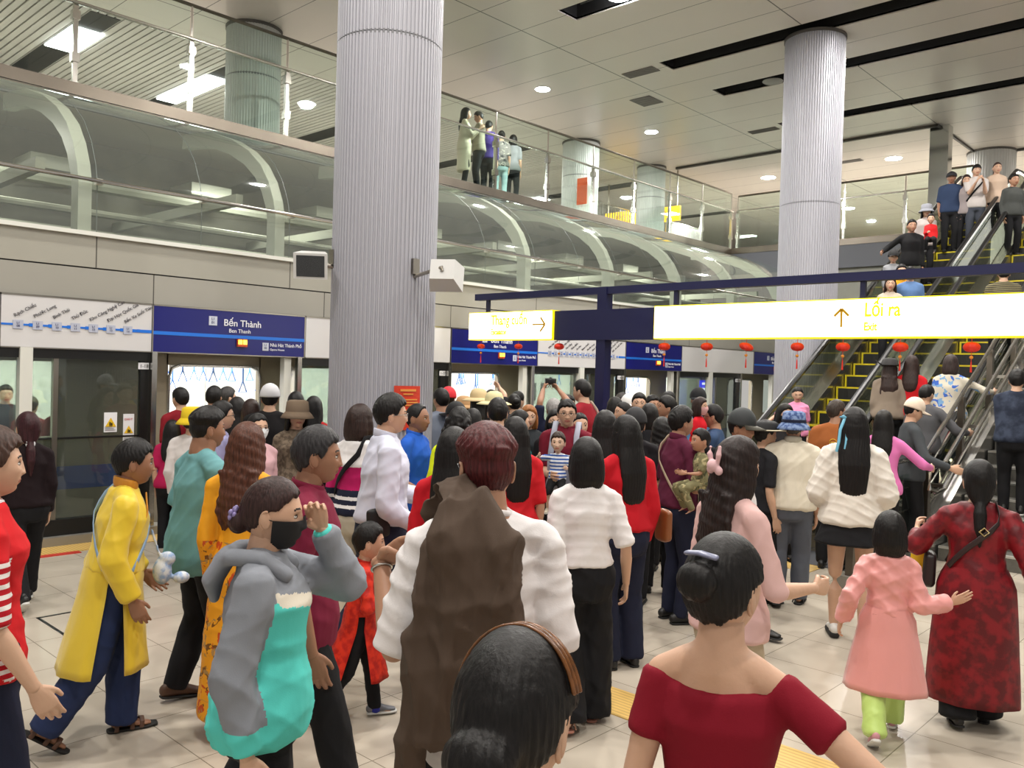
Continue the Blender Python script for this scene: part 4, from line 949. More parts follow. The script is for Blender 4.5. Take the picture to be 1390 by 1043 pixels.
def hat_shape(kind):
    """list of (name, V, F, slot)"""
    if kind in ('cap', 'flatcap'):
        hgt = .108 if kind == 'cap' else .078
        V, F = lathe([(.0870 * math.sin(t) + .001, .036 + hgt * math.cos(t)) for t in np.linspace(0, PI / 2, 10)] + [(.088, .022), (.084, .022), (.083, .03)])
        V[:, 1] -= .008
        bx = [];
        n = 16; L_ = .075 if kind == 'cap' else .035
        for lay in (0, -.005):
            for i in range(n + 1):
                a = -R(62) + R(124) * i / n
                for q in (0, 1): bx.append((math.sin(a) * (.086 - .004 * q), math.cos(a) * .092 + (L_ * math.cos(a * 1.25) * q), .034 - .012 * q - .02 * (math.sin(a)) ** 2 * q + lay))
        Fb = []; m = 2 * (n + 1)
        for i in range(n): a = 2 * i; Fb += [(a, a + 1, a + 3, a + 2), (m + a, m + a + 2, m + a + 3, m + a + 1), (a + 1, m + a + 1, m + a + 3, a + 3)]
        return [('crown', V, F), ('brim', np.array(bx), Fb)]
    pr = {'bucket': ([(.001, .122), (.06, .121), (.082, .108), (.089, .05), (.090, .028)], [(.088, .034), (.112, .008), (.128, -.016), (.125, -.019), (.088, .024)]),
          'straw': ([(.001, .128), (.04, .125), (.072, .108), (.088, .07), (.092, .03)], [(.088, .034), (.13, .022), (.17, .004), (.168, -.002), (.088, .026)]),
          'wide': ([(.001, .108), (.06, .106), (.084, .09), (.092, .03)], [(.088, .036), (.13, .036), (.165, .046), (.164, .040), (.088, .028)]),
          'cowboy': ([(.001, .108), (.03, .110), (.055, .122), (.080, .105), (.091, .03)], [(.088, .034), (.12, .028), (.155, .045), (.154, .038), (.088, .026)])}[kind]
    a = lathe(pr[0]); b = lathe(pr[1])
    if kind == 'cowboy': b[0][:, 2] += np.clip((np.abs(b[0][:, 0]) - .08), 0, 1) * .7
    return [('crown', a[0], a[1]), ('brim', b[0], b[1])]
# ---------------------------------------------------------------- cloth, skin, hair materials
def skin_mat(tone):
    c = {'fair': (216, 182, 160), 'light': (204, 164, 138), 'mid': (178, 134, 108), 'tan': (152, 110, 86), 'dark': (118, 80, 60)}[tone]
    nm = 'skin_' + tone
    if nm in MATS: return MATS[nm]
    m = mat(nm, rgb(*c), .48, spec=.4, var=.08, vscale=9, bump=.05, bscale=120)
    b = m.node_tree.nodes['Principled BSDF']; b.inputs['Subsurface Weight'].default_value = .06; b.inputs['Subsurface Radius'].default_value = (1, .35, .2); b.inputs['Subsurface Scale'].default_value = .012
    return m
def skin_set(tone, lips=None):
    return [skin_mat(tone), mat('lips_' + tone + ('_red' if lips else ''), rgb(176, 70, 70) if lips else {'fair': rgb(186, 112, 104), 'light': rgb(168, 100, 90), 'mid': rgb(146, 88, 78), 'tan': rgb(120, 72, 62), 'dark': rgb(94, 56, 50)}[tone], .4), mat('eye_white', rgb(218, 212, 204), .25), mat('eye_dark', rgb(22, 16, 14), .15), mat('brow', rgb(34, 26, 24), .7)]
def hair_mat(c):
    nm = 'hair_%d_%d_%d' % c
    if nm in MATS: return MATS[nm]
    m, nt, b = newmat(nm); tc = nt.nodes.new('ShaderNodeTexCoord'); mp = nt.nodes.new('ShaderNodeMapping'); mp.inputs['Scale'].default_value = (150, 150, 9)
    n = nt.nodes.new('ShaderNodeTexNoise'); n.inputs['Scale'].default_value = 1.0; n.inputs['Detail'].default_value = 3; nt.links.new(tc.outputs['Object'], mp.inputs[0]); nt.links.new(mp.outputs[0], n.inputs['Vector'])
    rp = nt.nodes.new('ShaderNodeValToRGB'); lc = rgb(*c); rp.color_ramp.elements[0].position = .3; rp.color_ramp.elements[1].position = .72
    rp.color_ramp.elements[0].color = tuple(v * .45 for v in lc[:3]) + (1,); rp.color_ramp.elements[1].color = tuple(min(1, v * 1.4 + .002) for v in lc[:3]) + (1,)
    nt.links.new(n.outputs['Fac'], rp.inputs[0]); nt.links.new(rp.outputs[0], b.inputs['Base Color']); b.inputs['Roughness'].default_value = .5; b.inputs['Specular IOR Level'].default_value = .28
    bp = nt.nodes.new('ShaderNodeBump'); bp.inputs['Strength'].default_value = .5; bp.inputs['Distance'].default_value = .003; nt.links.new(n.outputs['Fac'], bp.inputs['Height']); nt.links.new(bp.outputs[0], b.inputs['Normal'])
    MATS[nm] = m; return m
BLACKH = (17, 14, 14); BROWNH = (84, 48, 34); DKBROWN = (46, 30, 26); REDH = (78, 26, 28); GREYH = (120, 116, 112); GINGER = (150, 96, 52)
def cloth(nm, c, rough=.85, sheen=0, pat=None, spec=.25):
    """woven cloth; pat = (kind, colour list, scale)"""
    if nm in MATS: return MATS[nm]
    m, nt, b = newmat(nm); N = nt.nodes.new; lk = nt.links.new
    tc = N('ShaderNodeTexCoord'); b.inputs['Roughness'].default_value = rough; b.inputs['Specular IOR Level'].default_value = spec
    if sheen: b.inputs['Sheen Weight'].default_value = sheen
    mp = N('ShaderNodeMapping'); mp.inputs['Scale'].default_value = (7, 7, 3.2); n = N('ShaderNodeTexNoise'); n.inputs['Scale'].default_value = 1.6; n.inputs['Detail'].default_value = 1.5; n.inputs['Distortion'].default_value = .6
    lk(tc.outputs['Object'], mp.inputs[0]); lk(mp.outputs[0], n.inputs['Vector'])
    bp = N('ShaderNodeBump'); bp.inputs['Strength'].default_value = .3; bp.inputs['Distance'].default_value = .022; lk(n.outputs['Fac'], bp.inputs['Height'])
    n3 = N('ShaderNodeTexNoise'); n3.inputs['Scale'].default_value = 260; lk(tc.outputs['Object'], n3.inputs['Vector']); bp2 = N('ShaderNodeBump'); bp2.inputs['Strength'].default_value = .12; bp2.inputs['Distance'].default_value = .004
    lk(n3.outputs['Fac'], bp2.inputs['Height']); lk(bp.outputs[0], bp2.inputs['Normal']); lk(bp2.outputs[0], b.inputs['Normal'])
    col = rgb(*c); b.inputs['Base Color'].default_value = col
    def mixc(fac, a_out, colr):
        mx = N('ShaderNodeMixRGB'); lk(fac, mx.inputs[0])
        if isinstance(a_out, tuple): mx.inputs[1].default_value = a_out
        else: lk(a_out, mx.inputs[1])
        mx.inputs[2].default_value = colr; return mx.outputs[0]
    if pat:
        kind, cols, scl = pat; src = col
        if kind == 'stripes_z':
            sp = N('ShaderNodeSeparateXYZ'); lk(tc.outputs['Object'], sp.inputs[0]); w = N('ShaderNodeMath'); w.operation = 'FLOORED_MODULO'; w.inputs[1].default_value = scl; lk(sp.outputs[2], w.inputs[0])
            l = N('ShaderNodeMath'); l.operation = 'LESS_THAN'; l.inputs[1].default_value = scl * .45; lk(w.outputs[0], l.inputs[0]); src = mixc(l.outputs[0], src, rgb(*cols[0]))
        elif kind == 'stripes_x':
            sp = N('ShaderNodeSeparateXYZ'); lk(tc.outputs['Object'], sp.inputs[0]); w = N('ShaderNodeMath'); w.operation = 'FLOORED_MODULO'; w.inputs[1].default_value = scl; lk(sp.outputs[0], w.inputs[0])
            l = N('ShaderNodeMath'); l.operation = 'LESS_THAN'; l.inputs[1].default_value = scl * .3; lk(w.outputs[0], l.inputs[0]); src = mixc(l.outputs[0], src, rgb(*cols[0]))
        elif kind in ('blobs', 'flowers'):
            for i, cc in enumerate(cols):
                v = N('ShaderNodeTexNoise'); v.inputs['Scale'].default_value = scl * (1 + .35 * i); v.inputs['Detail'].default_value = 4 if kind == 'flowers' else 2; v.inputs['Distortion'].default_value = 1.8 if kind == 'flowers' else .5
                ad = N('ShaderNodeVectorMath'); ad.operation = 'ADD'; ad.inputs[1].default_value = (3.1 * i, 7.7 * i, 1.3 * i); lk(tc.outputs['Object'], ad.inputs[0]); lk(ad.outputs[0], v.inputs['Vector'])
                l = N('ShaderNodeMath'); l.operation = 'GREATER_THAN'; l.inputs[1].default_value = .60; lk(v.outputs['Fac'], l.inputs[0]); src = mixc(l.outputs[0], src, rgb(*cc))
        elif kind == 'mottle':
            v = N('ShaderNodeTexNoise'); v.inputs['Scale'].default_value = scl; v.inputs['Detail'].default_value = 5; lk(tc.outputs['Object'], v.inputs['Vector']); rp = N('ShaderNodeValToRGB'); rp.color_ramp.elements[0].position = .42; rp.color_ramp.elements[1].position = .58
            lk(v.outputs['Fac'], rp.inputs[0]); src = mixc(rp.outputs[0], src, rgb(*cols[0]))
        lk(src, b.inputs['Base Color'])
    MATS[nm] = m; return m
# ---------------------------------------------------------------- figure
def ik(S, W, l1, l2, pole):
    S = np.array(S, float); W = np.array(W, float); d = W - S; L = np.linalg.norm(d); u = d / (L + 1e-9); L2 = min(max(L, abs(l1 - l2) + .01), (l1 + l2) * .998); W = S + u * L2
    a = (l1 * l1 - l2 * l2 + L2 * L2) / (2 * L2); h = math.sqrt(max(l1 * l1 - a * a, 0)); p = np.array(pole, float); p = p - u * p.dot(u); p = nz(p); return S + u * a + p * h, W
ARM = {'down': (.018, .02, -.314), 'front': (.0, .11, -.265), 'back': (.045, -.10, -.275), 'bent': (-.03, .20, -.16), 'phone': (-.06, .19, -.05), 'up': (-.06, .15, .24), 'cam': (-.05, .22, .20), 'out': (.24, .12, -.06), 'rail': (.10, .19, -.17), 'hip': (.09, -.02, -.20), 'belly': (-.10, .13, -.14), 'clasp': (-.07, .13, -.22)}
LEG = {'stand': ((.052, .0, .0, 0), (.052, .0, .0, 0)), 'walkR': ((.045, .13, .0, 0), (.045, -.17, .035, 32)), 'walkL': ((.045, -.17, .035, 32), (.045, .13, .0, 0)), 'stepR': ((.05, .06, .0, 0), (.05, -.06, .01, 8)), 'apart': ((.08, .03, .0, 0), (.08, -.03, .0, 0)), 'close': ((.038, .0, .0, 0), (.038, .0, .0, 0)), 'sit': ((.09, .12, .22, 20), (.09, .12, .22, 20))}
SKREF = (1, 0, 0)
class Fig: pass
def figure(h, w=1.0, fem=False, arms=('down', 'down'), legs='stand', lean=0, hyaw=0, hpitch=0, hroll=0, belly=0.0, hh=None, shw=1.0, pole=(None, None), twist=0):
    f = Fig(); hh = hh or (.230 if h > 1.45 else .210 if h > 1.2 else .200 if h > .95 else .170); f.h = h; f.hh = hh; nb = h - hh * 1.06; q = nb / .835; f.q = q; f.w = w; f.fem = fem; f.belly = belly
    ca, sa = math.cos(R(lean)), math.sin(R(lean)); pz = .53 * q
    ct, st_ = math.cos(R(twist)), math.sin(R(twist))
    def up(p):
        x, y, z = p; x, y = x * ct - y * st_, x * st_ + y * ct; dz = z - pz
        return np.array((x, y * ca + dz * sa, pz + dz * ca - y * sa)) if dz > 0 else np.array((x, y, z))
    f.up = up
    f.neck = up((0, -.008 * q, .835 * q)); f.hc = up((0, .012 * q, h - hh * .5)) ; sx = .099 * w ** .6 * shw * (.92 if fem else 1.0)
    f.S = {1: up((sx * q, -.004 * q, .788 * q)), -1: up((-sx * q, -.004 * q, .788 * q))}; f.E = {}; f.W = {}; f.hip = {}; f.knee = {}; f.ank = {}; f.foot = {}
    la, lf = .172 * q, .150 * q
    for i, s in enumerate((1, -1)):
        a = ARM[arms[i]] if isinstance(arms[i], str) else arms[i]
        d = np.array((s * a[0] * 1.0, a[1], a[2])) * q
        x, y = d[0] * ct - d[1] * st_, d[0] * st_ + d[1] * ct; d = np.array((x, y, d[2]))
        wd = f.S[s] + d
        pl = pole[i] or (.35, -1, -.35); pl = (s * pl[0], pl[1], pl[2]); f.E[s], f.W[s] = ik(f.S[s], wd, la, lf, pl)
    lg = LEG[legs] if isinstance(legs, str) else legs
    for i, s in enumerate((1, -1)):
        o, fw, zz, pit = lg[i]; hp = np.array((s * .050 * w ** .5 * q, 0, .515 * q)); an = np.array((s * o * q, fw * q, (.046 + zz) * q)); f.hip[s] = hp; f.knee[s], f.ank[s] = ik(hp, an, .240 * q, .234 * q, (s * .12, 1, 0)); f.foot[s] = pit
    f.hm = Matrix.Rotation(R(hyaw + twist), 3, 'Z') @ Matrix.Rotation(R(-hpitch - lean * .6), 3, 'X') @ Matrix.Rotation(R(hroll), 3, 'Y'); f.hs = hh / .225
    return f
def rings(f):
    """torso half widths: z, rx, ry, y offset (all in units of q)"""
    w = f.w; wa = .90 if f.fem else 1.0; hp = 1.05 if f.fem else .97; b = f.belly
    return [(.455, .086 * hp * w, .066 * w, 0), (.50, .099 * hp * w, .072 * w, -.004), (.545, .096 * hp * w, .070 * w + b * .3, b * .2), (.595, .084 * wa * w, .062 * w + b * .6, b * .5), (.64, .080 * wa * w, .059 * w + b * .6, b * .5), (.69, .087 * wa * w ** .8, .062 * w ** .8 + b * .3, b * .2 + .003), (.74, .092 * w ** .7, .066 * w ** .7 + (.006 if f.fem else 0), .006 if f.fem else .003), (.785, .080 * w ** .6, .053 * w ** .6, -.002), (.812, .056, .045, -.006), (.838, .040, .037, -.008)]
def hmap(f, V, k=1.0): return np.asarray(V) @ (np.array(f.hm).T * f.hs * k) + f.hc
def ring_at(f, z):
    r = rings(f); zs = [a[0] for a in r]; return tuple(np.interp(z, zs, [a[i] for a in r]) for i in (1, 2, 3))
def body_mesh(f, lod, hands=('relax', 'relax'), neck_r=1.0, hdir=(None, None), feet=True, palm=(None, None), legk=1.0):
    q = f.q; P = []; sh = .90
    rr = rings(f)[1:]; P.append(loft([f.up((0, o * q, z * q)) for z, a, b, o in rr], [(a * q * sh, b * q * sh) for z, a, b, o in rr], ref=SKREF, n=22, capscale=.35))
    P.append(loft([f.neck - (0, 0, .03 * q), f.neck, f.neck * .45 + f.hc * .55, f.hc + (0, -.01, -.02)], [(.046 * q * neck_r, .04 * q), (.034 * q * neck_r, .033 * q * neck_r), (.031 * q * neck_r, .033 * q * neck_r), (.03 * q, .033 * q)], ref=SKREF, n=16))
    wl = f.w ** .5 * (.9 if f.fem else 1.0)
    for s in (1, -1):
        P.append(loft([f.neck - (0, 0, .012 * q), (f.neck + f.S[s]) / 2 + (0, 0, -.003 * q), f.S[s]], [.031 * q, .027 * q, .028 * q * wl], n=12))
        P.append(loft([f.S[s], f.S[s] * .6 + f.E[s] * .4, f.E[s]], [.028 * q * wl, .0270 * q * wl, .0215 * q * wl], n=12)); P.append(loft([f.E[s], f.E[s] * .7 + f.W[s] * .3, f.W[s]], [.0215 * q * wl, .0235 * q * wl, .0145 * q * wl], n=12))
        P.append(loft([f.hip[s] + (0, 0, .02 * q), f.hip[s] * .6 + f.knee[s] * .4, f.knee[s]], [.047 * q * wl * legk, .044 * q * wl * legk, .031 * q * wl * legk], n=14)); P.append(loft([f.knee[s], f.knee[s] * .7 + f.ank[s] * .3 + (0, -.006 * q, 0), f.ank[s]], [.031 * q * wl * legk, .033 * q * wl * legk, .0195 * q], n=14))
        if feet:
            c, s_ = math.cos(R(-f.foot[s])), math.sin(R(-f.foot[s])); k = q / 1.65
            def fp(y, z): y, z = y * k, (z - .07) * k; return f.ank[s] + np.array((0, y * c - z * s_, y * s_ + z * c))
            P.append(loft([fp(-.03, .035), fp(.0, .05), fp(.06, .035), fp(.11, .022), fp(.15, .018)], [(.026 * k, .024 * k), (.028 * k, .036 * k), (.032 * k, .024 * k), (.036 * k, .014 * k), (.028 * k, .010 * k)], ref=SKREF, n=12))
    V, F = remesh(P, (.0085, .012, .02)[lod], 3, .5)
    Vs = [V]; Fs = [F]; mi = [np.zeros(len(F), int)]; extra = []
    for i, s in enumerate((1, -1)):
        hv, hf = hand_template(hands[i], lod); k = q / 1.66 * (.93 if f.fem else 1.0) * (f.w ** .3); fd = nz(f.W[s] - f.E[s])
        if hdir[i] is not None: fd = nz(hdir[i])
        pn = np.array(palm[i] if palm[i] is not None else (-s, .12, 0), float); pn = nz(pn - fd * pn.dot(fd)); ex = np.cross(fd, pn) * s
        Mx = np.stack([ex, fd, pn]); V2 = (hv * k) @ Mx + f.W[s]; Vs.append(V2); F2 = hf if s > 0 else hf[:, ::-1]; extra.append((len(Vs) - 1, F2))
    hv, hf, hmi = head_template(lod); hV = hmap(f, hv)
    allV = np.vstack(Vs + [hV]); off = [0]
    for v in Vs: off.append(off[-1] + len(v))
    F4 = [F] + [e[1] + off[e[0]] for e in extra]; faces = np.vstack(F4)
    h4 = np.array([[a + off[-1] for a in fc] if len(fc) == 4 else [fc[0] + off[-1], fc[1] + off[-1], fc[2] + off[-1], -1] for fc in hf])
    return allV, faces, h4, hmi
def body_obj(root, f, lod, tone, lips=False, **kw):
    V, F, H, hmi = body_mesh(f, lod, **kw)
    me = bpy.data.meshes.new('body'); tot = len(F) + len(H)
    hn = (H[:, 3] >= 0); ln = np.concatenate([np.full(len(F), 4), np.where(hn, 4, 3)]).astype(np.int32)
    li = np.concatenate([F.ravel(), np.concatenate([r[:4] if k else r[:3] for r, k in zip(H, hn)])]).astype(np.int32)
    me.vertices.add(len(V)); me.vertices.foreach_set('co', V.astype(np.float32).ravel()); me.loops.add(len(li)); me.loops.foreach_set('vertex_index', li)
    me.polygons.add(tot); ls = np.concatenate([[0], np.cumsum(ln)[:-1]]).astype(np.int32); me.polygons.foreach_set('loop_start', ls); me.polygons.foreach_set('loop_total', ln)
    for m in skin_set(tone, lips): me.materials.append(m)
    me.polygons.foreach_set('material_index', np.concatenate([np.zeros(len(F), int), hmi]).astype(np.int32)); me.polygons.foreach_set('use_smooth', np.ones(tot, bool)); me.update(calc_edges=True); me.validate()
    return part(root, 'body', me)
def part(root, name, me):
    o = bpy.data.objects.new(name, me); COL.objects.link(o); o.parent = root; return o
def folds(V, N, q, amp, seed, vert=.0):
    rs = np.random.RandomState(seed); f = np.zeros(len(V)); P = V / q
    for k in range(4):
        kv = rs.normal(size=3) * np.array([22, 22, 26 * (1 - vert) + 4]); k2 = rs.normal(size=3) * np.array([12, 12, 9]); s = np.sin(P @ kv + 2.4 * np.sin(P @ k2 + rs.uniform(0, 6)) + rs.uniform(0, 6)); f += (1 - np.abs(s)) ** 1.6 - .45
    return V + N * (f * amp)[:, None]
CUR = {}
def arm_dist(f, C):
    d = np.full(len(C), 9.0)
    for s in (1, -1):
        for a, b in ((f.S[s] * .75 + f.E[s] * .25, f.E[s]), (f.E[s], f.W[s])):
            ab = b - a; t = np.clip(((C - a) @ ab) / ab.dot(ab), 0, 1); d = np.minimum(d, np.linalg.norm(C - a - t[:, None] * ab, axis=1))
    return d
def cloth_obj(root, name, parts, f, lod, mats, amp=.0035, seed=0, paint=None, extra=None, vert=0.0, vox=None, smooth=4):
    V, F, N = remesh(parts, vox or (.0095, .012, .02)[lod], smooth, .5, True)
    if lod < 2 and amp: V = folds(V, N, f.q, amp, seed, vert)
    mi = None
    if not isinstance(mats, (list, tuple)): mats = [mats]
    if paint is not None:
        C = V[F].mean(1); CUR['arm'] = arm_dist(f, C) / f.q; mi = paint(C / f.q)
    if extra:
        b = len(V); ev = []; ef = []; em = []
        for a, c in extra: ef += [tuple(int(i) + b for i in fc) for fc in c]; em += [0] * len(c); b += len(a); ev.append(np.asarray(a))
        V = np.vstack([V] + ev); Fl = [tuple(r) for r in F.tolist()] + ef; mi = np.concatenate([mi if mi is not None else np.zeros(len(F), int), em]); me = mesh_from(name, V, Fl, mats, True, mi)
    else: me = mesh_from(name, V, F, mats, True, mi)
    return part(root, name, me)
def top_parts(f, hem=.50, fit=.010, sleeve=.75, flare=0.0, neck=.835, cuff=0.0, loose=0.0, off=False, srad=0.0):
    q = f.q; P = []; pts = []; rad = []
    zs = [z for z in (hem, .25, .35, .42, .455, .50, .545, .595, .64, .69, .74, .785, .812, .83) if z >= hem and z <= neck]
    zs = sorted(set(zs))
    for z in zs:
        if z < .455: a, b, o = ring_at(f, .47); k = (.47 - z); a += flare * k; b += flare * k * .9
        else: a, b, o = ring_at(f, z); 
        lo = loose * (1 if z < .70 else .5 if z < .77 else 0)
        pts.append(f.up((0, o * q, z * q)) if z >= .53 else np.array((0, o * q, z * q))); tk = .010 if hem < .575 and z < .63 else 0; rad.append((a * q + fit + lo + tk, b * q + fit + lo * .8 + tk))
    P.append(loft(pts, rad, ref=SKREF, n=26, round_caps=True, capscale=.25))
    wl = f.w ** .5 * (.9 if f.fem else 1.0)
    for s in (1, -1):
        S, E, W = f.S[s], f.E[s], f.W[s]
        if not off: P.append(loft([f.neck - (0, 0, .012 * q), (f.neck + S) / 2 + (0, 0, -.003 * q), S], [.031 * q + fit * .7, .0275 * q + fit * .8, .028 * q * wl + fit * .9], n=14))
        if sleeve > 0:
            r0, r1, r2 = .0285 * q * wl + fit + srad * .5, .025 * q * wl + fit + srad, .019 * q * wl + fit * .7 + srad * .6 + cuff
            if sleeve <= 1: e = S + (E - S) * sleeve; P.append(loft([S, (S + e) / 2, e], [r0, r0 * .6 + r1 * .4 + .002, r1 + .006], n=16, capscale=.3))
            else:
                t = sleeve - 1; e = E + (W - E) * t; P.append(loft([S, (S + E) / 2, E], [r0, r0 * .5 + r1 * .5, r1 + .003], n=16)); P.append(loft([E, (E + e) / 2, e], [r1 + .003, (r1 + r2) / 2, r2], n=16, capscale=.3))
    return P
def pants_parts(f, fit=.011, hem=1.0, wide=0.0, waist=.60, crotch=.47):
    """hem: 1 = ankle, .5 = knee"""
    q = f.q; pts = []; rad = []
    for z in (.455, .50, .545, waist):
        a, b, o = ring_at(f, z); pts.append(np.array((0, o * q, z * q)) if z < .53 else f.up((0, o * q, z * q))); rad.append((a * q + fit, b * q + fit))
    P = [loft(pts, rad, ref=SKREF, n=24, capscale=.3)]; wl = f.w ** .5 * (.92 if f.fem else 1.0)
    for s in (1, -1):
        H, K, A = f.hip[s], f.knee[s], f.ank[s] + (0, 0, -.012 * q); r = [.050 * q * wl + fit, .044 * q * wl + fit + wide * .3, .035 * q * wl + fit + wide * .6, .032 * q * wl + fit + wide * .85, .027 * q + fit + wide]
        if hem >= 1: P.append(loft([H, H * .5 + K * .5, K], r[:3], n=18)); P.append(loft([K, (K + A) / 2, A], r[2:], n=18, capscale=.25))
        elif hem > .5: e = K + (A - K) * (hem - .5) * 2; P.append(loft([H, (H + K) / 2, K], r[:3], n=18)); P.append(loft([K, e], [r[2], r[2]], n=18, capscale=.25))
        else: e = H + (K - H) * hem * 2; P.append(loft([H, (H + e) / 2, e], [r[0], (r[0] + r[1]) / 2, r[1] + .01], n=18, capscale=.25))
    return P
def skirt_parts(f, hem=.25, fit=.010, flare=.22, top=.60, sx=1.0, fwd=0.0):
    q = f.q; pts = []; rad = []
    for t in np.linspace(0, 1, 8):
        z = hem + (top - hem) * t
        if z < .50: a, b, o = ring_at(f, .50); a += flare * (.5 - z) * sx; b += flare * (.5 - z) * .85
        else: a, b, o = ring_at(f, z)
        pts.append(f.up((0, o * q, z * q)) if z > .53 else np.array((0, (o + fwd * (.5 - z)) * q if z < .5 else o * q, z * q))); rad.append((a * q + fit, b * q + fit))
    return [loft(pts, rad, ref=SKREF, n=28, capscale=.12)]
def flap(f, front, hem, top=.60, arc=78, fit=.014, sweep=0.0, flare=.22, th=.006, n=16, m=14):
    """one hanging panel of a slit tunic"""
    q = f.q; V = []
    for lay in (0, 1):
        for j in range(m + 1):
            z = top + (hem - top) * j / m
            a, b, o = ring_at(f, max(z, .50)); k = max(0, .5 - z); a += flare * k; b += flare * .8 * k
            for i in range(n + 1):
                t = R(-arc + 2 * arc * i / n); d = 1 if front else -1; rip = .006 * math.sin(t * 9 + j * .3) * (j / m)
                x = math.sin(t) * (a * q + fit - lay * th + rip); y = o * q + d * math.cos(t) * (b * q + fit - lay * th + rip) + d * sweep * k * q
                p = (x, y, z * q); V.append(f.up(p) if z > .53 else p)
    F = []; w = n + 1; L = w * (m + 1)
    for j in range(m):
        for i in range(n): a = j * w + i; F.append((a, a + 1, a + 1 + w, a + w)); F.append((L + a, L + a + w, L + a + 1 + w, L + a + 1))
    for j in range(m):
        for i in (0, n): a = j * w + i; F.append((a, a + w, L + a + w, L + a))
    for i in range(n): a = m * w + i; F.append((a, a + 1, L + a + 1, L + a))
    return np.array(V), F
def add_hair(root, f, style, col, lod, k=1.0):
    V, F = hair_template(style, lod); return part(root, 'hair', mesh_from('hair', hmap(f, V, k), F, hair_mat(col), True))
def add_hat(root, f, kind, m1, m2=None, band=None):
    HK = 1.13; sh = hat_shape(kind); nm = 'hat' if kind not in ('cap', 'flatcap') else 'cap'; k = f.hs * 1.04
    V, F = sh[0][1], sh[0][2]; o = part(root, nm, mesh_from('crown', hmap(f, V, HK), F, m1, True))
    V, F = sh[1][1], sh[1][2]; b = bpy.data.objects.new('brim', mesh_from('brim', hmap(f, V, HK), F, m2 or m1, True)); COL.objects.link(b); b.parent = o
    if band:
        V, F = lathe([(.0915, .036), (.092, .056), (.0905, .058)]); V[:, 1] -= 0; c = bpy.data.objects.new('hat_band', mesh_from('hat_band', hmap(f, V, HK), F, band, True)); COL.objects.link(c); c.parent = o
    return o
def add_shoes(root, f, kind, m_up, m_sole, lod, toe=6):
    out = []
    for s in (1, -1):
        so, up = shoe_template(kind, lod); k = f.q / 1.65 * (.94 if f.fem else 1.0); c = R(-f.foot[s]); Mx = np.array(Matrix.Rotation(R(-s * toe), 3, 'Z') @ Matrix.Rotation(c, 3, 'X'))
        org = f.ank[s].copy(); base = np.array((0, 0, -.046 * f.q))
        def tr(V): return (np.asarray(V) * k * np.array((s, 1, 1)) + base) @ Mx.T + org
        nm = 'sandal' if kind in ('sandal', 'clog') else 'shoe'
        fl = (lambda F: F[:, ::-1]) if s < 0 else (lambda F: F)
        o = part(root, nm, mesh_from(nm, tr(up[0]), fl(up[1]), m_up, True)); b = bpy.data.objects.new('sole', mesh_from('sole', tr(so[0]), fl(so[1]), m_sole, True)); COL.objects.link(b); b.parent = o; out.append(o)
    return out
def add_glasses(root, f, m, sun=False):
    P = []
    for s in (-1, 1):
        pts = [(s * .031 + .0205 * math.cos(a), .0955 - .006 * abs(math.cos(a)) , .003 + .0155 * math.sin(a)) for a in np.linspace(0, 2 * PI, 17)]
        P.append(loft(pts, [.0016] * 17, n=6, round_caps=False)); P.append(loft([(s * .052, .088, .008), (s * .070, .06, .009), (s * .081, 0, .004), (s * .082, -.018, -.006)], [.0016] * 4, n=6))
    P.append(loft([(-.0105, .098, .004), (0, .101, .006), (.0105, .098, .004)], [.0015] * 3, n=6)); V, F = join(P); o = part(root, 'glasses', mesh_from('glasses', hmap(f, V), F, m, True))
    if sun: pass
    return o
def add_mask(root, f, m, lod):
    D, F = head_grid(*((84, 64), (60, 46), (40, 30))[lod]); V = face_shape(D); V = V + nz_rows(V) * .0075; V[:, 1] += .003
    C = np.array([V[list(x)].mean(0) for x in F]); k = (C[:, 1] > .012) & (C[:, 2] < -.004 + .012 * (np.abs(C[:, 0]) < .014)) & (C[:, 2] > -.108)
    Fk = [F[i] for i in np.nonzero(k)[0]]; parts = [(hmap(f, V), Fk)]
    for s in (-1, 1): a, b = loft([(s * .064, .03, -.016), (s * .078, .0, -.006), (s * .082, -.018, .006)], [.0018] * 3, n=5); parts.append((hmap(f, a), b))
    V, F = join(parts); return part(root, 'face_mask', mesh_from('face_mask', V, F, m, True))
def strap(root, f, side, m, hipz=.56, fit=.022, width=.017, name='bag_strap', both=True, end=None):
    """band from one shoulder across the body to the other hip"""
    q = f.q; pts = []
    for d in (1, -1):
        seg = []
        for t in np.linspace(0, 1, 9):
            z = .838 + (hipz - .838) * t; a, b, o = ring_at(f, z); th = side * (1 - 2 * t) * .95
            x = math.sin(th * 1.2) * (a * q + fit); x = side * (.055 * q) if t == 0 else x; y = o * q + d * math.sqrt(max(0, 1 - (x / (a * q + fit + .01)) ** 2)) * (b * q + fit); 
            if t == 0: y = d * .02 * q; z = .845
            seg.append(f.up((x, y, z * q)) if z > .53 else np.array((x, y, z * q)))
        pts.append(seg)
    path = pts[0][::-1] + pts[1]; V, F = loft(path, [(width, .0035)] * len(path), ref=(0, 0, 1), n=8); return part(root, name, mesh_from(name, V, F, m, True))
def collar(f, r=.036, h=.018, y=-.004, z=.839, th=.005, open_=16):
    q = f.q; P = []; c = f.up((0, y * q, z * q)); pts = [c + np.array((math.sin(a) * r * q * 1.06, math.cos(a) * r * q, -.010 * q * math.cos(a))) for a in np.linspace(R(open_), 2 * PI - R(open_), 22)]
    return loft(pts, [(h * q * .5, th)] * len(pts), ref=(0, 0, 1), n=8)
TINTS = {}
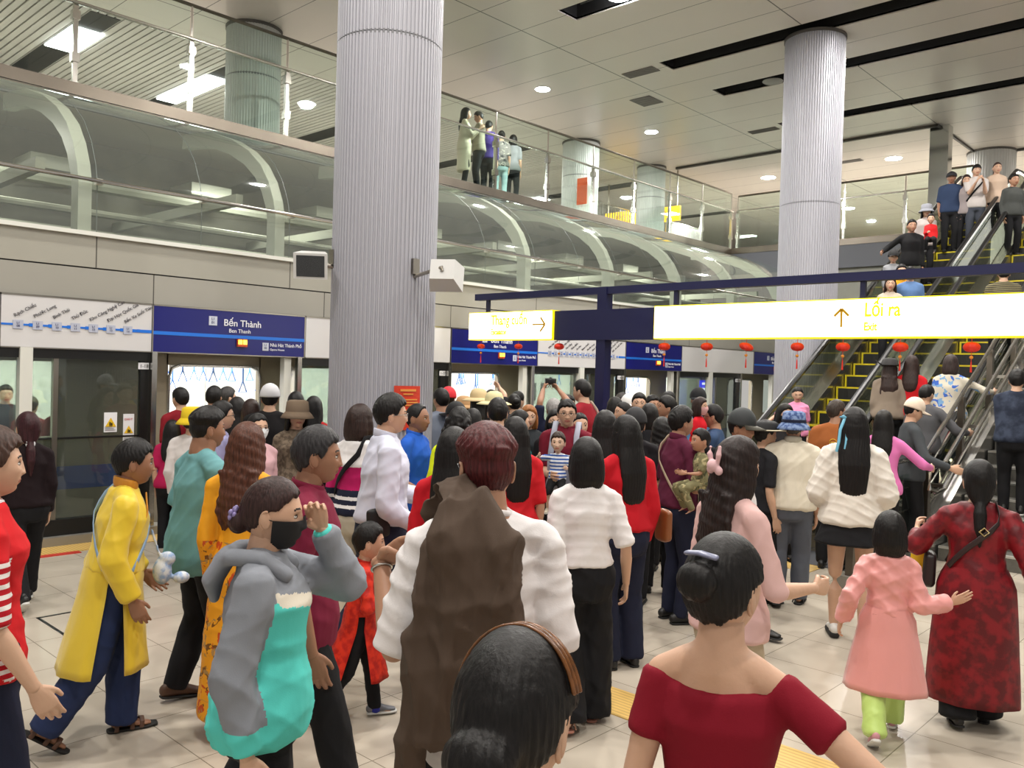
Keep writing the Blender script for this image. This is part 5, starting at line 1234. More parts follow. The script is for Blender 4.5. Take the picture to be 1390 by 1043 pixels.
def person(label, u, v, d, face, h=None, z0=0.0, group=None, tone='light', hair=('short', BLACKH), top=None, bottom=None, shoes=None, hat=None, glasses=None, mask=None, lips=False, hands=('relax', 'relax'), lod=None, skirt=None, flaps=None, straps=None, extra=None, hdir=(None, None), palm=(None, None), neckr=1.0, feet=True, **fk):
    """u, v, d: where the crown of the head is seen; face: 0 = seen from behind, 90 = facing right, 180 = facing us"""
    p = at(u, v, d); 
    if h is None: h = p[2] - z0
    else: z0 = p[2] - h if z0 is None else z0
    be = math.degrees(math.atan2(p[1], p[0])); rz = R(be - face - 90); fem = fk.get('fem', False)
    lod = lod if lod is not None else (0 if d < 4.6 else 1 if d < 8.2 else 2)
    f = figure(h, **fk); c, s = math.cos(rz), math.sin(rz); off = f.hc; x, y = p[0] - (off[0] * c - off[1] * s), p[1] - (off[0] * s + off[1] * c)
    root = empty('person', (x, y, z0), rz); tag(root, label, 'person', group)
    body_obj(root, f, lod, tone, lips, hands=hands, hdir=hdir, palm=palm, neck_r=neckr, feet=feet, legk=.84 if bottom and bottom.get('hem', 1) >= 1 else 1.0)
    if hair: add_hair(root, f, hair[0], hair[1], lod, *hair[2:])
    sd = abs(hash_(label)) % 9999
    if bottom:
        b = dict(bottom); nm = b.pop('name', 'trousers'); mm = b.pop('m'); am = b.pop('amp', .003); cloth_obj(root, nm, pants_parts(f, **b), f, lod, mm, am, sd + 1, vert=.6)
    if skirt:
        b = dict(skirt); nm = b.pop('name', 'skirt'); mm = b.pop('m'); cloth_obj(root, nm, skirt_parts(f, **b), f, lod, mm, b.pop('amp', .004) if 'amp' in b else .004, sd + 2, vert=.9)
    if top:
        b = dict(top); nm = b.pop('name', 'shirt'); mm = b.pop('m'); am = b.pop('amp', .0035); pa = b.pop('paint', None); col = b.pop('collar', None); ex = b.pop('add', None); vt = b.pop('vert', 0.0)
        P = top_parts(f, **b); 
        if ex: P += ex(f)
        fl = [flap(f, fr, **kk) for fr, kk in flaps] if flaps else None
        o = cloth_obj(root, nm, P, f, lod, mm, am, sd + 3, pa, fl, vert=vt)
        if col:
            V, F = collar(f, **{k: v_ for k, v_ in col.items() if k != 'm'}); cc = bpy.data.objects.new('collar', mesh_from('collar', V, F, col.get('m') or (mm[0] if isinstance(mm, list) else mm), True)); COL.objects.link(cc); cc.parent = o
    if shoes: add_shoes(root, f, shoes[0], shoes[1], shoes[2], lod)
    if hat: add_hat(root, f, *hat)
    if glasses: add_glasses(root, f, glasses)
    if mask: add_mask(root, f, mask, lod)
    for s_ in (straps or []): strap(root, f, **s_)
    root_info[root.name] = (f, rz, (x, y, z0))
    if extra: extra(root, f, lod)
    return root, f
root_info = {}
def hash_(s):
    v = 7
    for ch in s: v = (v * 31 + ord(ch)) & 0xffffff
    return v
def to_world(root, p):
    f, rz, o = root_info[root.name]; c, s = math.cos(rz), math.sin(rz); p = np.asarray(p, float).reshape(-1, 3)
    return np.stack([p[:, 0] * c - p[:, 1] * s + o[0], p[:, 0] * s + p[:, 1] * c + o[1], p[:, 2] + o[2]], 1)
# ================================================================= THE CROWD
def C_(name, c, **k): return cloth(name, c, **k)
black_c = C_('cloth_black', (24, 24, 27)); navy_c = C_('cloth_navy', (28, 32, 52)); white_c = C_('cloth_white', (226, 222, 222)); jeans = C_('cloth_jeans', (40, 52, 88)); cream_c = C_('cloth_cream', (214, 206, 188))
grey_c = C_('cloth_grey', (112, 114, 120)); red_c = C_('cloth_red', (186, 22, 36)); maroon_c = C_('cloth_maroon', (112, 24, 42)); beige_c = C_('cloth_beige', (176, 160, 136))
sh_b = mat('shoe_black', rgb(22, 21, 21), .5); sh_br = mat('shoe_brown', rgb(82, 54, 38), .55); sh_g = mat('shoe_grey', rgb(104, 106, 112), .6); sh_w = mat('shoe_white', rgb(212, 210, 206), .5); sole_w = mat('sole_white', rgb(206, 206, 202), .6); sole_b = mat('sole_black', rgb(26, 25, 24), .7)
gl_black = mat('glasses_black', rgb(16, 15, 16), .3); gl_silver = mat('glasses_silver', rgb(190, 190, 190), .25, 1.0); mask_w = mat('mask_white', rgb(226, 228, 232), .8); mask_k = mat('mask_black', rgb(20, 20, 24), .8)
S_SNK = ('sneaker', sh_b, sole_w); S_DRS = ('dress', sh_b, sole_b); S_SAN = ('sandal', sh_b, sole_b)
def mesh_on(root, name, parts, m, smooth=True, parent=None):
    V, F = join(parts) if isinstance(parts, list) else parts; o = bpy.data.objects.new(name, mesh_from(name, V, F, m, smooth)); COL.objects.link(o); o.parent = parent or root; return o
def thing_mesh(root, name, parts, m, label, cat, voxel=None, group=None, smooth=True):
    """a separate thing carried by a figure: shapes given in the figure's own frame, placed in the station"""
    V, F = remesh(parts, voxel, 2) if voxel else join(parts)
    W = to_world(root, V); c = W.mean(0); c[2] = W[:, 2].min(); o = bpy.data.objects.new(name, mesh_from(name, W - c, F, m, smooth)); COL.objects.link(o); o.location = c; return tag(o, label, cat, group)
def child(o, name, me): b = bpy.data.objects.new(name, me); COL.objects.link(b); b.parent = o; return b
def tie_ring(f, c, r, th): return loft([(c[0] + r * math.cos(a), c[1], c[2] + r * math.sin(a)) for a in np.linspace(0, 2 * PI, 15)], [th] * 15, n=8)
def by_head(zc, u, v): r = RM @ np.array([(u - CXP) / FPX, (v - CYP) / FPX, 1.0]); return (zc - 2.0) / r[2]

# ---- left edge
def ex_p1(root, f, lod):
    V, F = collar(f, .037, .02); mesh_on(root, 'collar', (V, F), white_c)
stripe = C_('red_stripe', (176, 22, 34), pat=('stripes_z', [(224, 218, 214)], .034))
person('person at the left edge in a red top with white striped sleeves, walking right', -10, 588, 3.0, 82, tone='light', hair=('messy', (70, 50, 42)), fem=True, arms=((.04, .075, -.30), 'down'), hands=('relax', 'relax'),
       top=dict(m=[C_('bright_red', (200, 28, 34)), stripe], sleeve=1.0, hem=.50, paint=lambda C: ((CUR['arm'] < .042) & (C[:, 2] < .74)).astype(int), srad=.008), bottom=dict(m=navy_c), shoes=S_DRS, extra=ex_p1, legs='stepR')
def ex_tie(c, r, m, nm='hair_tie'):
    def g(root, f, lod): mesh_on(root, nm, [(hmap(f, tie_ring(f, c, r, .010)[0]), tie_ring(f, c, r, .010)[1])], m)
    return g
person('person in black seen from behind, dark red ponytail with white tie, by the left glass', 38, 562, 6.8, -12, tone='light', hair=('lowpony', (52, 20, 26)), fem=True, top=dict(m=C_('black_knit', (26, 14, 18)), sleeve=1.95, hem=.52, loose=.012), bottom=dict(m=black_c, wide=.008), shoes=S_SNK, legs='walkR', extra=ex_tie((0, -.098, -.115), .026, mask_w))
# ---- yellow tunic boy
ysilk = C_('yellow_brocade', (226, 194, 44), rough=.5, spec=.45, sheen=.2); gold_t = mat('gold_trim', rgb(206, 138, 40), .4, var=.2, vscale=40)
def ex_boy(root, f, lod):
    mesh_on(root, 'collar', collar(f, .036, .034, z=.848), gold_t)
    for s in (1, -1):
        d = nz(f.W[s] - f.E[s]); mesh_on(root, 'cuff', loft([f.W[s] - d * .055, f.W[s] - d * .01], [.036, .038], n=18, capscale=.1), gold_t)
    q = f.q; mesh_on(root, 'placket', loft([f.up((.008, .062 * q, .82 * q)), f.up((.05 * q, .07 * q, .76 * q)), f.up((.075 * q, .055 * q, .70 * q))], [(.014, .004)] * 3, ref=(1, 0, 0), n=8), gold_t)
boy, fb = person('boy in a long yellow tunic with gold trim, blue jeans and brown sandals, walking right', 183, 598, 4.5, 84, tone='tan', hair=('short', BLACKH), lean=7, w=1.12, arms=((.03, .02, -.30), (.02, .08, -.27)), legs=((.045, -.19, .045, 34), (.045, .04, .0, 0)),
    top=dict(m=ysilk, hem=.57, sleeve=1.93, loose=.012, fit=.014, srad=.012, cuff=.012, amp=.004), flaps=[(True, dict(hem=.25, sweep=.0, fit=.026, arc=74, flare=.12)), (False, dict(hem=.25, sweep=.14, fit=.026, arc=76, flare=.14))], bottom=dict(m=jeans, wide=.028, fit=.012), shoes=('sandal', sh_br, sole_b), straps=[dict(side=-1, m=mat('strap_lightblue', rgb(140, 170, 205), .6), hipz=.58, fit=.026, width=.014)], extra=ex_boy)
q = fb.q; plm = C_('plush_blue', (150, 176, 214), pat=('mottle', [(214, 220, 226)], 26))
o = thing_mesh(boy, 'plush_bag', [ellipsoid((-.02, .155 * q, .54 * q), (.055, .05, .075), 18, 12), ellipsoid((-.02, .17 * q, .58 * q), (.045, .045, .04)), ellipsoid((0, .215 * q, .515 * q), (.045, .045, .032)), loft([(-.02, .15 * q, .58 * q), (-.03, .12 * q, .68 * q)], [.008, .008])], plm, 'small blue and white plush shoulder bag hanging in front of the boy in yellow', 'bag', .008)
# ---- teal shirt man
teal = C_('teal_tee', (104, 154, 158))
person('heavy man in a loose teal tee reaching his arm to the woman in orange', 283, 557, 5.0, 68, tone='tan', hair=('undercut', BLACKH), w=1.28, belly=.012, arms=((.13, .17, -.07), 'down'), pole=((.15, -.4, -1), None), hyaw=-4, hands=('open', 'relax'), palm=((0, -.2, -1), None),
       top=dict(m=teal, hem=.455, sleeve=.86, loose=.02, fit=.014, srad=.014, amp=.005), bottom=dict(m=black_c, wide=.012), shoes=('dress', sh_br, sole_b), legs='stepR', neckr=1.25)
# ---- orange dress woman
dress_o = C_('orange_floral', (232, 158, 34), rough=.6, pat=('flowers', [(116, 74, 30), (196, 78, 34), (168, 132, 80)], 7.5)); dress_p = C_('orange_plain', (236, 164, 36), rough=.6)
person('woman in a long orange dress with flower print and wavy brown hair, seen from behind', 336, 578, 4.55, 20, tone='light', hair=('wavy', BROWNH), fem=True, hroll=0, arms=('front', 'down'), top=dict(m=[dress_p, dress_o], hem=.075, flare=.07, sleeve=1.9, amp=.003, vert=.8, paint=lambda C: (C[:, 2] < .62).astype(int)), shoes=('dress', mat('shoe_beige', rgb(176, 132, 104), .5), sole_b), legs='close')
# ---- hoodie woman
hgrey = C_('hoodie_grey', (132, 136, 144)); hturq = C_('hoodie_turquoise', (88, 206, 196)); hwhite = C_('hoodie_stripe', (214, 206, 190))
def paint_hoodie(C):
    x, y, z = C.T; m = np.ones(len(C), int); m[z > .755] = 0; m[(z > .725 + .22 * x) & (z <= .752 + .22 * x) & (np.abs(x) < .10)] = 2; m[z > .752 + .22 * x] = 0
    arm = CUR['arm'] < .047; m[arm] = 0; m[arm & (z < .53)] = 1
    m[(y < -.02) & (z > .70)] = 0; return m
def ex_hood(root, f, lod):
    q = f.q; c = f.up((0, -.045 * q, .835 * q)); V, F = remesh([loft([f.up((s * .052 * q, .045 * q, .80 * q)) for s in (-1,)] + [f.up((-.062 * q, 0, .835 * q)), f.up((-.045 * q, -.06 * q, .835 * q)), f.up((0, -.085 * q, .82 * q)), f.up((.045 * q, -.06 * q, .835 * q)), f.up((.062 * q, 0, .835 * q)), f.up((.052 * q, .045 * q, .80 * q))], [(.018 * q, .022 * q)] * 7, n=12), loft([f.up((0, -.075 * q, .83 * q)), f.up((0, -.105 * q, .78 * q)), f.up((0, -.10 * q, .74 * q))], [(.055 * q, .02 * q), (.05 * q, .022 * q), (.02 * q, .01 * q)], ref=SKREF, n=14)], .009, 4)
    mesh_on(root, 'hood', (V, F), hgrey)
    for s in (1, -1):
        if s == -1: d = nz(f.W[s] - f.E[s]); mesh_on(root, 'cuff', loft([f.W[s] - d * .075, f.W[s] - d * .005], [.037, .035], n=18, capscale=.2), hturq)
def ex_hoodlady(root, f, lod):
    ex_hood(root, f, lod); P = []
    random.seed(2)
    for k in range(9): a = k * 2.4; P.append(ellipsoid((.012 + .018 * math.cos(a), -.118 - .006 * (k % 3), -.01 + .018 * math.sin(a)), (.011, .008, .011), 10, 7))
    V, F = join(P); mesh_on(root, 'hair_flower', (hmap(f, V), F), mat('flower_purple', rgb(150, 136, 190), .5, var=.4, vscale=60))
person('woman in a grey and turquoise hoodie and black face mask, hand at her forehead', 372, 652, 2.85, 98, tone='light', hair=('lowbun', (52, 32, 30)), fem=True, w=1.14, hpitch=6, arms=((.05, .0, -.31), (-.04, .11, .085)), pole=(None, (.15, 1, -.45)), hands=('relax', 'half'), mask=mask_k, hdir=(None, (.35, -.25, .9)),
       top=dict(m=[hgrey, hturq, hwhite], hem=.475, sleeve=1.95, loose=.016, fit=.018, srad=.014, paint=paint_hoodie, amp=.005), bottom=dict(m=black_c), shoes=S_DRS, legs='stepR', extra=ex_hoodlady)
person('man in a dark red shirt with short greying hair, walking behind the hoodie woman', 432, 583, 3.6, 90, tone='tan', hair=('short', (44, 42, 44)), w=1.1, lean=3, arms=('down', 'down'), top=dict(m=C_('plum_shirt', (116, 28, 54)), hem=.46, sleeve=.8, loose=.014, collar=dict(r=.037)), bottom=dict(m=black_c, wide=.01), shoes=S_DRS, legs='walkR')
# ---- white shirt man
wsh = C_('pale_shirt', (206, 208, 226), rough=.7)
man_w, fw = person('tall man in a pale long sleeved shirt, dark jeans and silver glasses, walking right', 532, 539, 5.3, 80, tone='light', hair=('messy', BLACKH), w=1.14, lean=2, arms=((.02, .11, -.25), (.0, .21, -.19)), hands=('half', 'half'), glasses=gl_silver, top=dict(m=wsh, hem=.56, sleeve=1.93, fit=.012, loose=.014, srad=.008, collar=dict(r=.037, h=.026), amp=.005), bottom=dict(m=C_('dark_jeans', (34, 40, 62)), wide=.006), shoes=S_SNK, legs='walkR')
thing_mesh(man_w, 'waist_pouch', [loft([(.105 * fw.q, -.05, .60 * fw.q), (.112 * fw.q, -.05, .53 * fw.q)], [(.075, .026), (.07, .026)], ref=(0, 1, 0), n=16, power=3)], mat('pouch_black', rgb(20, 20, 22), .5), 'black pouch on the belt of the man in the pale shirt', 'bag', .008)
thing_mesh(man_w, 'paper_bag', [loft([(-.02, .21 * fw.q, .62 * fw.q), (-.02, .21 * fw.q, .56 * fw.q), (-.02, .21 * fw.q, .47 * fw.q)], [(.03, .02), (.06, .035), (.07, .045)], ref=(0, 1, 0), n=14, power=3)], mat('kraft', rgb(196, 168, 120), .8), 'tan cloth bag held by the man in the pale shirt', 'bag', .01)
# ---- red tunic boy
redb = C_('red_brocade', (206, 50, 30), rough=.55, pat=('mottle', [(170, 30, 24)], 22)); blue_s = mat('sock_blue', rgb(36, 40, 140), .8)
def ex_socks(m, L=.05):
    def g(root, f, lod):
        for s in (1, -1): d = nz(f.knee[s] - f.ank[s]); mesh_on(root, 'sock', loft([f.ank[s] - d * .02, f.ank[s] + d * L], [.030 * f.q / 1.2 + .004, .029 * f.q / 1.2 + .004], n=14), m)
    return g
person('small boy in a red long tunic and black trousers with grey sneakers, walking right', 502, 712, 4.8, 84, tone='light', hair=('short', BLACKH), arms=((.02, .15, -.12), (.0, .14, -.14)), lean=4, legs=((.04, -.20, .05, 36), (.04, .10, 0, 0)), top=dict(m=redb, hem=.57, sleeve=1.9, fit=.012, collar=dict(r=.036)), flaps=[(True, dict(hem=.24, sweep=.12, fit=.020, flare=.2)), (False, dict(hem=.22, sweep=.3, fit=.020, flare=.2))], bottom=dict(m=black_c), shoes=('sneaker', sh_g, sole_w), extra=ex_socks(blue_s, .05))
# ---- group round the near column
person('older man in a royal blue polo with a wrist watch, standing beside the ribbed column', 568, 550, 7.0, 112, tone='tan', hair=('receding', BLACKH), w=1.08, arms=((.03, .13, -.22), 'down'), top=dict(m=C_('royal_polo', (34, 88, 184)), hem=.50, sleeve=.85, loose=.012, collar=dict(r=.037, h=.03)), bottom=dict(m=navy_c), shoes=S_DRS)
def paint_sw(C): z = C[:, 2]; return np.select([z > .725, z > .625, z > .60, z > .585, z > .565, z > .55], [0, 1, 2, 0, 2, 0], 2)
person('woman with a dark bob in a white, magenta and navy banded sweater', 489, 552, 6.3, 38, tone='light', hair=('bob', DKBROWN), fem=True, top=dict(m=[white_c, C_('magenta', (178, 26, 92)), navy_c], hem=.52, sleeve=1.8, loose=.012, paint=paint_sw), bottom=dict(m=C_('ivory', (196, 186, 168)), wide=.02), shoes=S_DRS, straps=[dict(side=1, m=black_c, hipz=.60, fit=.03, width=.02)])
person('young man in a blue grey hoodie with backpack strap, right of the ribbed column', 599, 527, 9.1, -28, tone='mid', hair=('short', BLACKH), top=dict(m=C_('blue_grey', (126, 134, 150)), hem=.50, sleeve=1.95, loose=.014), bottom=dict(m=black_c), shoes=S_SNK, straps=[dict(side=1, m=black_c, fit=.03)], h=1.78, z0=0)
person('woman with curly black hair, a green hair tie and a neon yellow top, back turned', 624, 556, 6.6, 15, tone='light', hair=('curly', BLACKH), fem=True, top=dict(m=C_('neon', (206, 222, 30)), hem=.50, sleeve=.8), bottom=dict(m=navy_c), shoes=S_DRS, extra=ex_tie((-.04, -.10, -.05), .03, mat('scrunchie', rgb(30, 160, 120), .7)))
person('woman with long black hair in red, half hidden left of the red haired man', 617, 584, 4.6, 12, tone='light', hair=('xlong', BLACKH), fem=True, top=dict(m=red_c, hem=.50, sleeve=1.0, loose=.01), bottom=dict(m=black_c), shoes=S_DRS)
# ---- red haired man with the brown jacket
brown_j = C_('brown_hoodie', (78, 64, 54))
def ex_rh(root, f, lod):
    q = f.q; L = lambda pts, rad, ref=(1, 0, 0): loft([np.array(p) * q for p in pts], [(a * q, b * q) for a, b in rad], ref=ref, n=20)
    P = [L([(-.055, -.085, .865), (-.050, -.108, .80), (-.030, -.116, .72), (-.036, -.118, .64), (-.052, -.118, .57), (-.068, -.112, .51)], [(.038, .022), (.058, .030), (.068, .030), (.072, .028), (.068, .026), (.045, .018)]),
         L([(-.044, -.085, .862), (-.050, -.02, .885), (-.056, .055, .84), (-.06, .085, .74), (-.065, .088, .62)], [(.040, .020), (.042, .02), (.042, .02), (.04, .02), (.03, .016)]),
         L([(-.02, -.075, .872), (.005, -.115, .80), (.012, -.135, .72), (.02, -.135, .66)], [(.025, .028), (.040, .032), (.038, .026), (.02, .014)]),
         L([(-.072, -.06, .80), (-.088, -.085, .74), (-.108, -.085, .62), (-.110, -.075, .48), (-.115, -.065, .38)], [(.035, .035), (.034, .034), (.032, .030), (.028, .026), (.026, .024)])]
    V, F, N = remesh(P, .010, 5, .5, True); V = folds(V, N, q, .013, 77, .75); V = folds(V, N, q, .005, 12, .3); w = to_world(root, V)
    JACKET.append((w, F))
    d = nz(f.W[-1] - f.E[-1]); c = f.W[-1] - d * .02; a = nz(np.cross(d, (1, 0, 0))); b = np.cross(d, a)
    ring = [c + (a * math.cos(t) + b * math.sin(t)) * .031 for t in np.linspace(0, 2 * PI, 25)]; V, F = loft(ring, [.0035 + .001 * (i % 2) for i in range(25)], n=8); mesh_on(root, 'bracelet', (V, F), mat('silver', rgb(190, 190, 186), .25, 1.0))
JACKET = []
man_r, fr_ = person('young man with dark red hair in a white tee, brown jacket over his shoulder', 661, 585, 2.55, -8, tone='mid', hair=('undercut', REDH), w=.94, shw=1.0, hyaw=10, arms=('down', (.065, .09, -.05)), pole=(None, (.12, -.25, -1)), hands=('relax', 'half'), palm=(None, (.2, -1, -.4)), hdir=(None, (.75, -.25, .55)), glasses=gl_black,
     top=dict(m=white_c, hem=.46, sleeve=.98, loose=.012, fit=.010, srad=.014, amp=.006, collar=dict(r=.037, h=.010, z=.832, open_=0)), bottom=dict(m=black_c), shoes=S_SNK, straps=[dict(side=-1, m=mat('strap_black', rgb(22, 22, 24), .6), hipz=.55, fit=.042, width=.014)], extra=ex_rh, neckr=1.0)
w_, F_ = JACKET[0]; o = bpy.data.objects.new('jacket', mesh_from('jacket', w_ - w_.mean(0), F_, brown_j, True)); COL.objects.link(o); o.location = w_.mean(0); tag(o, 'brown hooded jacket draped over the left shoulder of the red haired man', 'jacket')
# ---- two heads at the bottom edge
def ex_band(root, f, lod):
    P = []
    for dy in (0, -.012, -.024):
        pts = [(.090 * math.sin(a), .012 + dy, .015 + .112 * math.cos(a)) for a in np.linspace(-1.25, 1.25, 19)]; V, F = loft(pts, [(.0045, .003)] * 19, ref=(0, 1, 0), n=6); P.append((hmap(f, V, 1.04), F))
    mesh_on(root, 'headband', P, mat('tortoise', rgb(120, 72, 30), .25, var=.5, vscale=60))
person('woman at the bottom edge with black hair and a brown headband', 703, 870, 1.24, 24, tone='light', hair=('lowbun', BLACKH, 1.05), fem=True, hpitch=10, top=dict(m=C_('sand_top', (206, 176, 132)), hem=.50, sleeve=.8), bottom=dict(m=black_c), shoes=S_DRS, extra=ex_band)
def ex_clip(root, f, lod):
    P = [(hmap(f, loft([(-.035, -.098, .092), (0, -.108, .098), (.035, -.098, .092)], [(.006, .014)] * 3, ref=(0, 0, 1), n=10)[0], 1.0), loft([(-.035, -.098, .092), (0, -.108, .098), (.035, -.098, .092)], [(.006, .014)] * 3, ref=(0, 0, 1), n=10)[1])]
    mesh_on(root, 'hair_clip', P, mat('clip_grey', rgb(120, 124, 150), .3))
person('woman in a wine red off shoulder top with a black bun, at the bottom edge', 985, 734, 1.98, 8, tone='light', hair=('bun', BLACKH, 1.05), fem=True, shw=.9, w=.95, hyaw=-22, arms=((.09, .05, -.20), (.03, .03, -.30)), pole=((1, -.3, -.6), None),
       top=dict(m=C_('wine_top', (128, 16, 36)), hem=.50, neck=.785, sleeve=.50, off=True, fit=.009, amp=.0015), bottom=dict(m=black_c), shoes=S_DRS, extra=ex_clip)
# ---- middle right
person('woman with a black bob, short white tee and wide black trousers, back turned', 797, 598, 4.8, -8, tone='light', hair=('bob', BLACKH), fem=True, arms=((.06, .02, -.30), 'down'), top=dict(m=white_c, hem=.565, sleeve=.95, loose=.010, srad=.008, amp=.004), bottom=dict(m=black_c, wide=.062, fit=.014, amp=.006), shoes=('sandal', mat('sandal_tan', rgb(190, 140, 116), .5), mat('sandal_pink', rgb(176, 120, 104), .6)), legs='stepR')
wr, fwr = person('woman in a red knit top with very long black hair and glasses, looking left', 850, 567, 5.8, -32, tone='light', hair=('xlong', BLACKH), fem=True, glasses=gl_black, arms=('down', 'bent'), top=dict(m=red_c, hem=.54, sleeve=1.9, loose=.014, srad=.01), bottom=dict(m=navy_c, wide=.03), shoes=S_DRS)
o = thing_mesh(wr, 'shoulder_bag', [loft([(.17 * fwr.q, -.03, .60 * fwr.q), (.17 * fwr.q, -.03, .50 * fwr.q)], [(.085, .03), (.08, .034)], ref=(0, 1, 0), n=18, power=3.2)], mat('tan_leather', rgb(130, 76, 40), .4), 'brown leather shoulder bag at the side of the woman in a red knit top', 'bag', .008)
person('man in a purple red short sleeved shirt and navy trousers holding a child, looking right', 926, 555, 6.9, 58, tone='mid', hair=('messy', BLACKH), w=1.06, arms=((.0, .15, -.15), (.0, .16, -.14)), top=dict(m=C_('wine_polo', (86, 28, 52)), hem=.53, sleeve=.9, loose=.014, collar=dict(r=.037, h=.03)), bottom=dict(m=navy_c), shoes=S_DRS, straps=[dict(side=-1, m=beige_c, fit=.034, width=.012)], legs='stand')
p = at(949, 583, 6.75)
person('small child in camouflage pattern carried by the man in the purple red shirt', 951, 584, 6.62, 245, h=.80, z0=None, tone='mid', hair=('short', BLACKH), legs='sit', arms=('bent', 'bent'), top=dict(m=C_('camo', (120, 116, 84), pat=('blobs', [(76, 78, 56), (170, 160, 120)], 16)), sleeve=.8), bottom=dict(m=C_('camo', (0, 0, 0))), lod=1)
# pink blouse woman with the bow clip
def ex_bow(root, f, lod):
    P = [ellipsoid((-.005, -.115, .005), (.030, .022, .024), 14, 9), loft([(-.02, -.11, .01), (-.03, -.115, .05), (-.028, -.112, .075)], [(.008, .008), (.013, .010), (.007, .006)]), loft([(.015, -.11, .01), (.028, -.115, .05), (.030, -.112, .08)], [(.008, .008), (.014, .010), (.008, .006)]), ellipsoid((-.028, -.108, -.012), (.02, .014, .018)), ellipsoid((.022, -.108, -.014), (.02, .014, .018))]
    V, F = remesh(P, .004, 2); mesh_on(root, 'hair_clip', (hmap(f, V, 1.1), F), mat('bow_pink', rgb(222, 182, 186), .7))
person('woman in a pale pink blouse with long dark hair gathered by a pink bow clip', 1003, 598, 3.75, 52, tone='light', hair=('wavy', (36, 24, 22)), fem=True, arms=((.02, .17, -.17), 'down'), hands=('half', 'relax'), top=dict(m=C_('pale_pink', (212, 174, 170)), hem=.50, sleeve=1.2, loose=.01), bottom=dict(m=beige_c), shoes=S_SNK, extra=ex_bow)
person('man in a black flat brimmed cap and white shirt looking down to the right', 1008, 562, 6.7, 112, tone='tan', hair=('short', BLACKH), hpitch=8, top=dict(m=white_c, hem=.50, sleeve=1.2, loose=.01), bottom=dict(m=black_c), shoes=('dress', sh_b, sole_b), hat=('cap', mat('cap_black', rgb(38, 42, 44), .7), mat('cap_brim', rgb(60, 56, 44), .6)), legs='walkR', h=None)
bhat = C_('hat_blue', (58, 78, 124), pat=('mottle', [(120, 140, 176)], 30))
person('man in a cream polo, grey jeans and blue patterned bucket hat, seen from behind', 1078, 562, 7.5, 4, tone='mid', hair=('short', (70, 66, 64)), w=1.1, arms=('down', 'down'), top=dict(m=cream_c, hem=.50, sleeve=.9, loose=.022, srad=.014, collar=dict(r=.038, h=.034, m=C_('check_collar', (170, 164, 150)))), bottom=dict(m=C_('grey_jeans', (86, 90, 100)), wide=.016), shoes=S_SAN, hat=('bucket', bhat, bhat, navy_c), legs='stepR', lod=1)
def ex_ribbon(root, f, lod):
    m = mat('ribbon_blue', rgb(120, 190, 220), .4)
    P = []
    for s, L in ((-.012, -.17), (.010, -.15)):
        P.append((loft([(-.055 + s, -.085, .055), (-.07 + s * 2, -.105, -.02), (-.075 + s * 2.2, -.12, -.10), (-.085 + s * 2.5, -.13, L)], [(.010, .002)] * 4, ref=(1, 0, 0), n=6)))
    for s in (-1, 1): P.append(loft([(-.055, -.085, .06), (-.055 + s * .02, -.09, .075), (-.055 + s * .045, -.085, .068), (-.055, -.085, .058)], [(.007, .002)] * 4, ref=(0, 0, 1), n=6))
    V, F = join(P); mesh_on(root, 'ribbon', (hmap(f, V, 1.08), F), m)
    for s in (1, -1): d = nz(f.knee[s] - f.ank[s]); mesh_on(root, 'sock', loft([f.ank[s] - d * .03, f.ank[s] + d * .07], [.036, .038], n=14), sole_w)
girl, fg = person('young woman in white sweatshirt and short black skirt, pale blue ribbon in long black hair', 1160, 559, 6.5, -4, tone='light', hair=('xlong', BLACKH, 1.13), fem=True, w=1.04, arms=((.02, .12, -.22), (.02, .12, -.22)), top=dict(m=C_('sweat_white', (226, 220, 210)), hem=.50, sleeve=1.93, loose=.022, fit=.016, srad=.026, cuff=.006, amp=.006), skirt=dict(m=black_c, hem=.42, flare=.45, top=.56), shoes=('platform', sh_w, sole_b), legs=((.06, -.03, 0, 0), (.05, .06, 0, 0)), extra=ex_ribbon, lod=0)
# ---- child and woman at right
satin = C_('pink_satin', (222, 150, 146), rough=.32, spec=.6, sheen=.3); lime = C_('lime_satin', (186, 214, 120), rough=.4, spec=.5)
person('little girl in a pink satin tunic and lime green trousers, seen from behind', 1209, 698, 4.76, -4, tone='light', hair=('kidbob', BLACKH), fem=True, arms=((.17, .03, -.15), (.10, .0, -.28)), pole=((.2, -.3, -1), None), hdir=((.85, -.1, .55), None), palm=((0, 1, .2), None), hands=('open', 'relax'), legs='walkR', top=dict(m=satin, hem=.57, sleeve=1.84, fit=.014, srad=.010, cuff=.018, loose=.006, amp=.005, collar=dict(r=.036)), flaps=[(True, dict(hem=.23, fit=.024, flare=.20)), (False, dict(hem=.23, fit=.024, flare=.22, arc=84))], bottom=dict(m=lime, wide=.02), shoes=('sneaker', mat('shoe_pink', rgb(196, 140, 150), .5), sole_w), lod=0)
rsilk = C_('red_damask', (126, 14, 26), rough=.5, spec=.4, pat=('mottle', [(88, 8, 18)], 16))
lady, fl_ = person('woman in a long dark red tunic with a crossbody bag, at the right edge', 1330, 628, 4.98, -6, tone='light', hair=('lowpony', BLACKH), fem=True, w=1.14, arms=((.10, .03, -.27), (.10, .16, -.09)), pole=(None, (.7, -.4, -1)), hands=('relax', 'half'), legs='stepR', top=dict(m=rsilk, hem=.57, sleeve=1.75, fit=.014, loose=.006, srad=.012, amp=.004), flaps=[(True, dict(hem=.10, fit=.026, flare=.06)), (False, dict(hem=.10, fit=.028, flare=.07, arc=84))], bottom=dict(m=black_c, wide=.05), shoes=S_DRS, straps=[dict(side=1, m=mat('strap_brown', rgb(40, 24, 24), .5), hipz=.60, fit=.034, width=.016)])
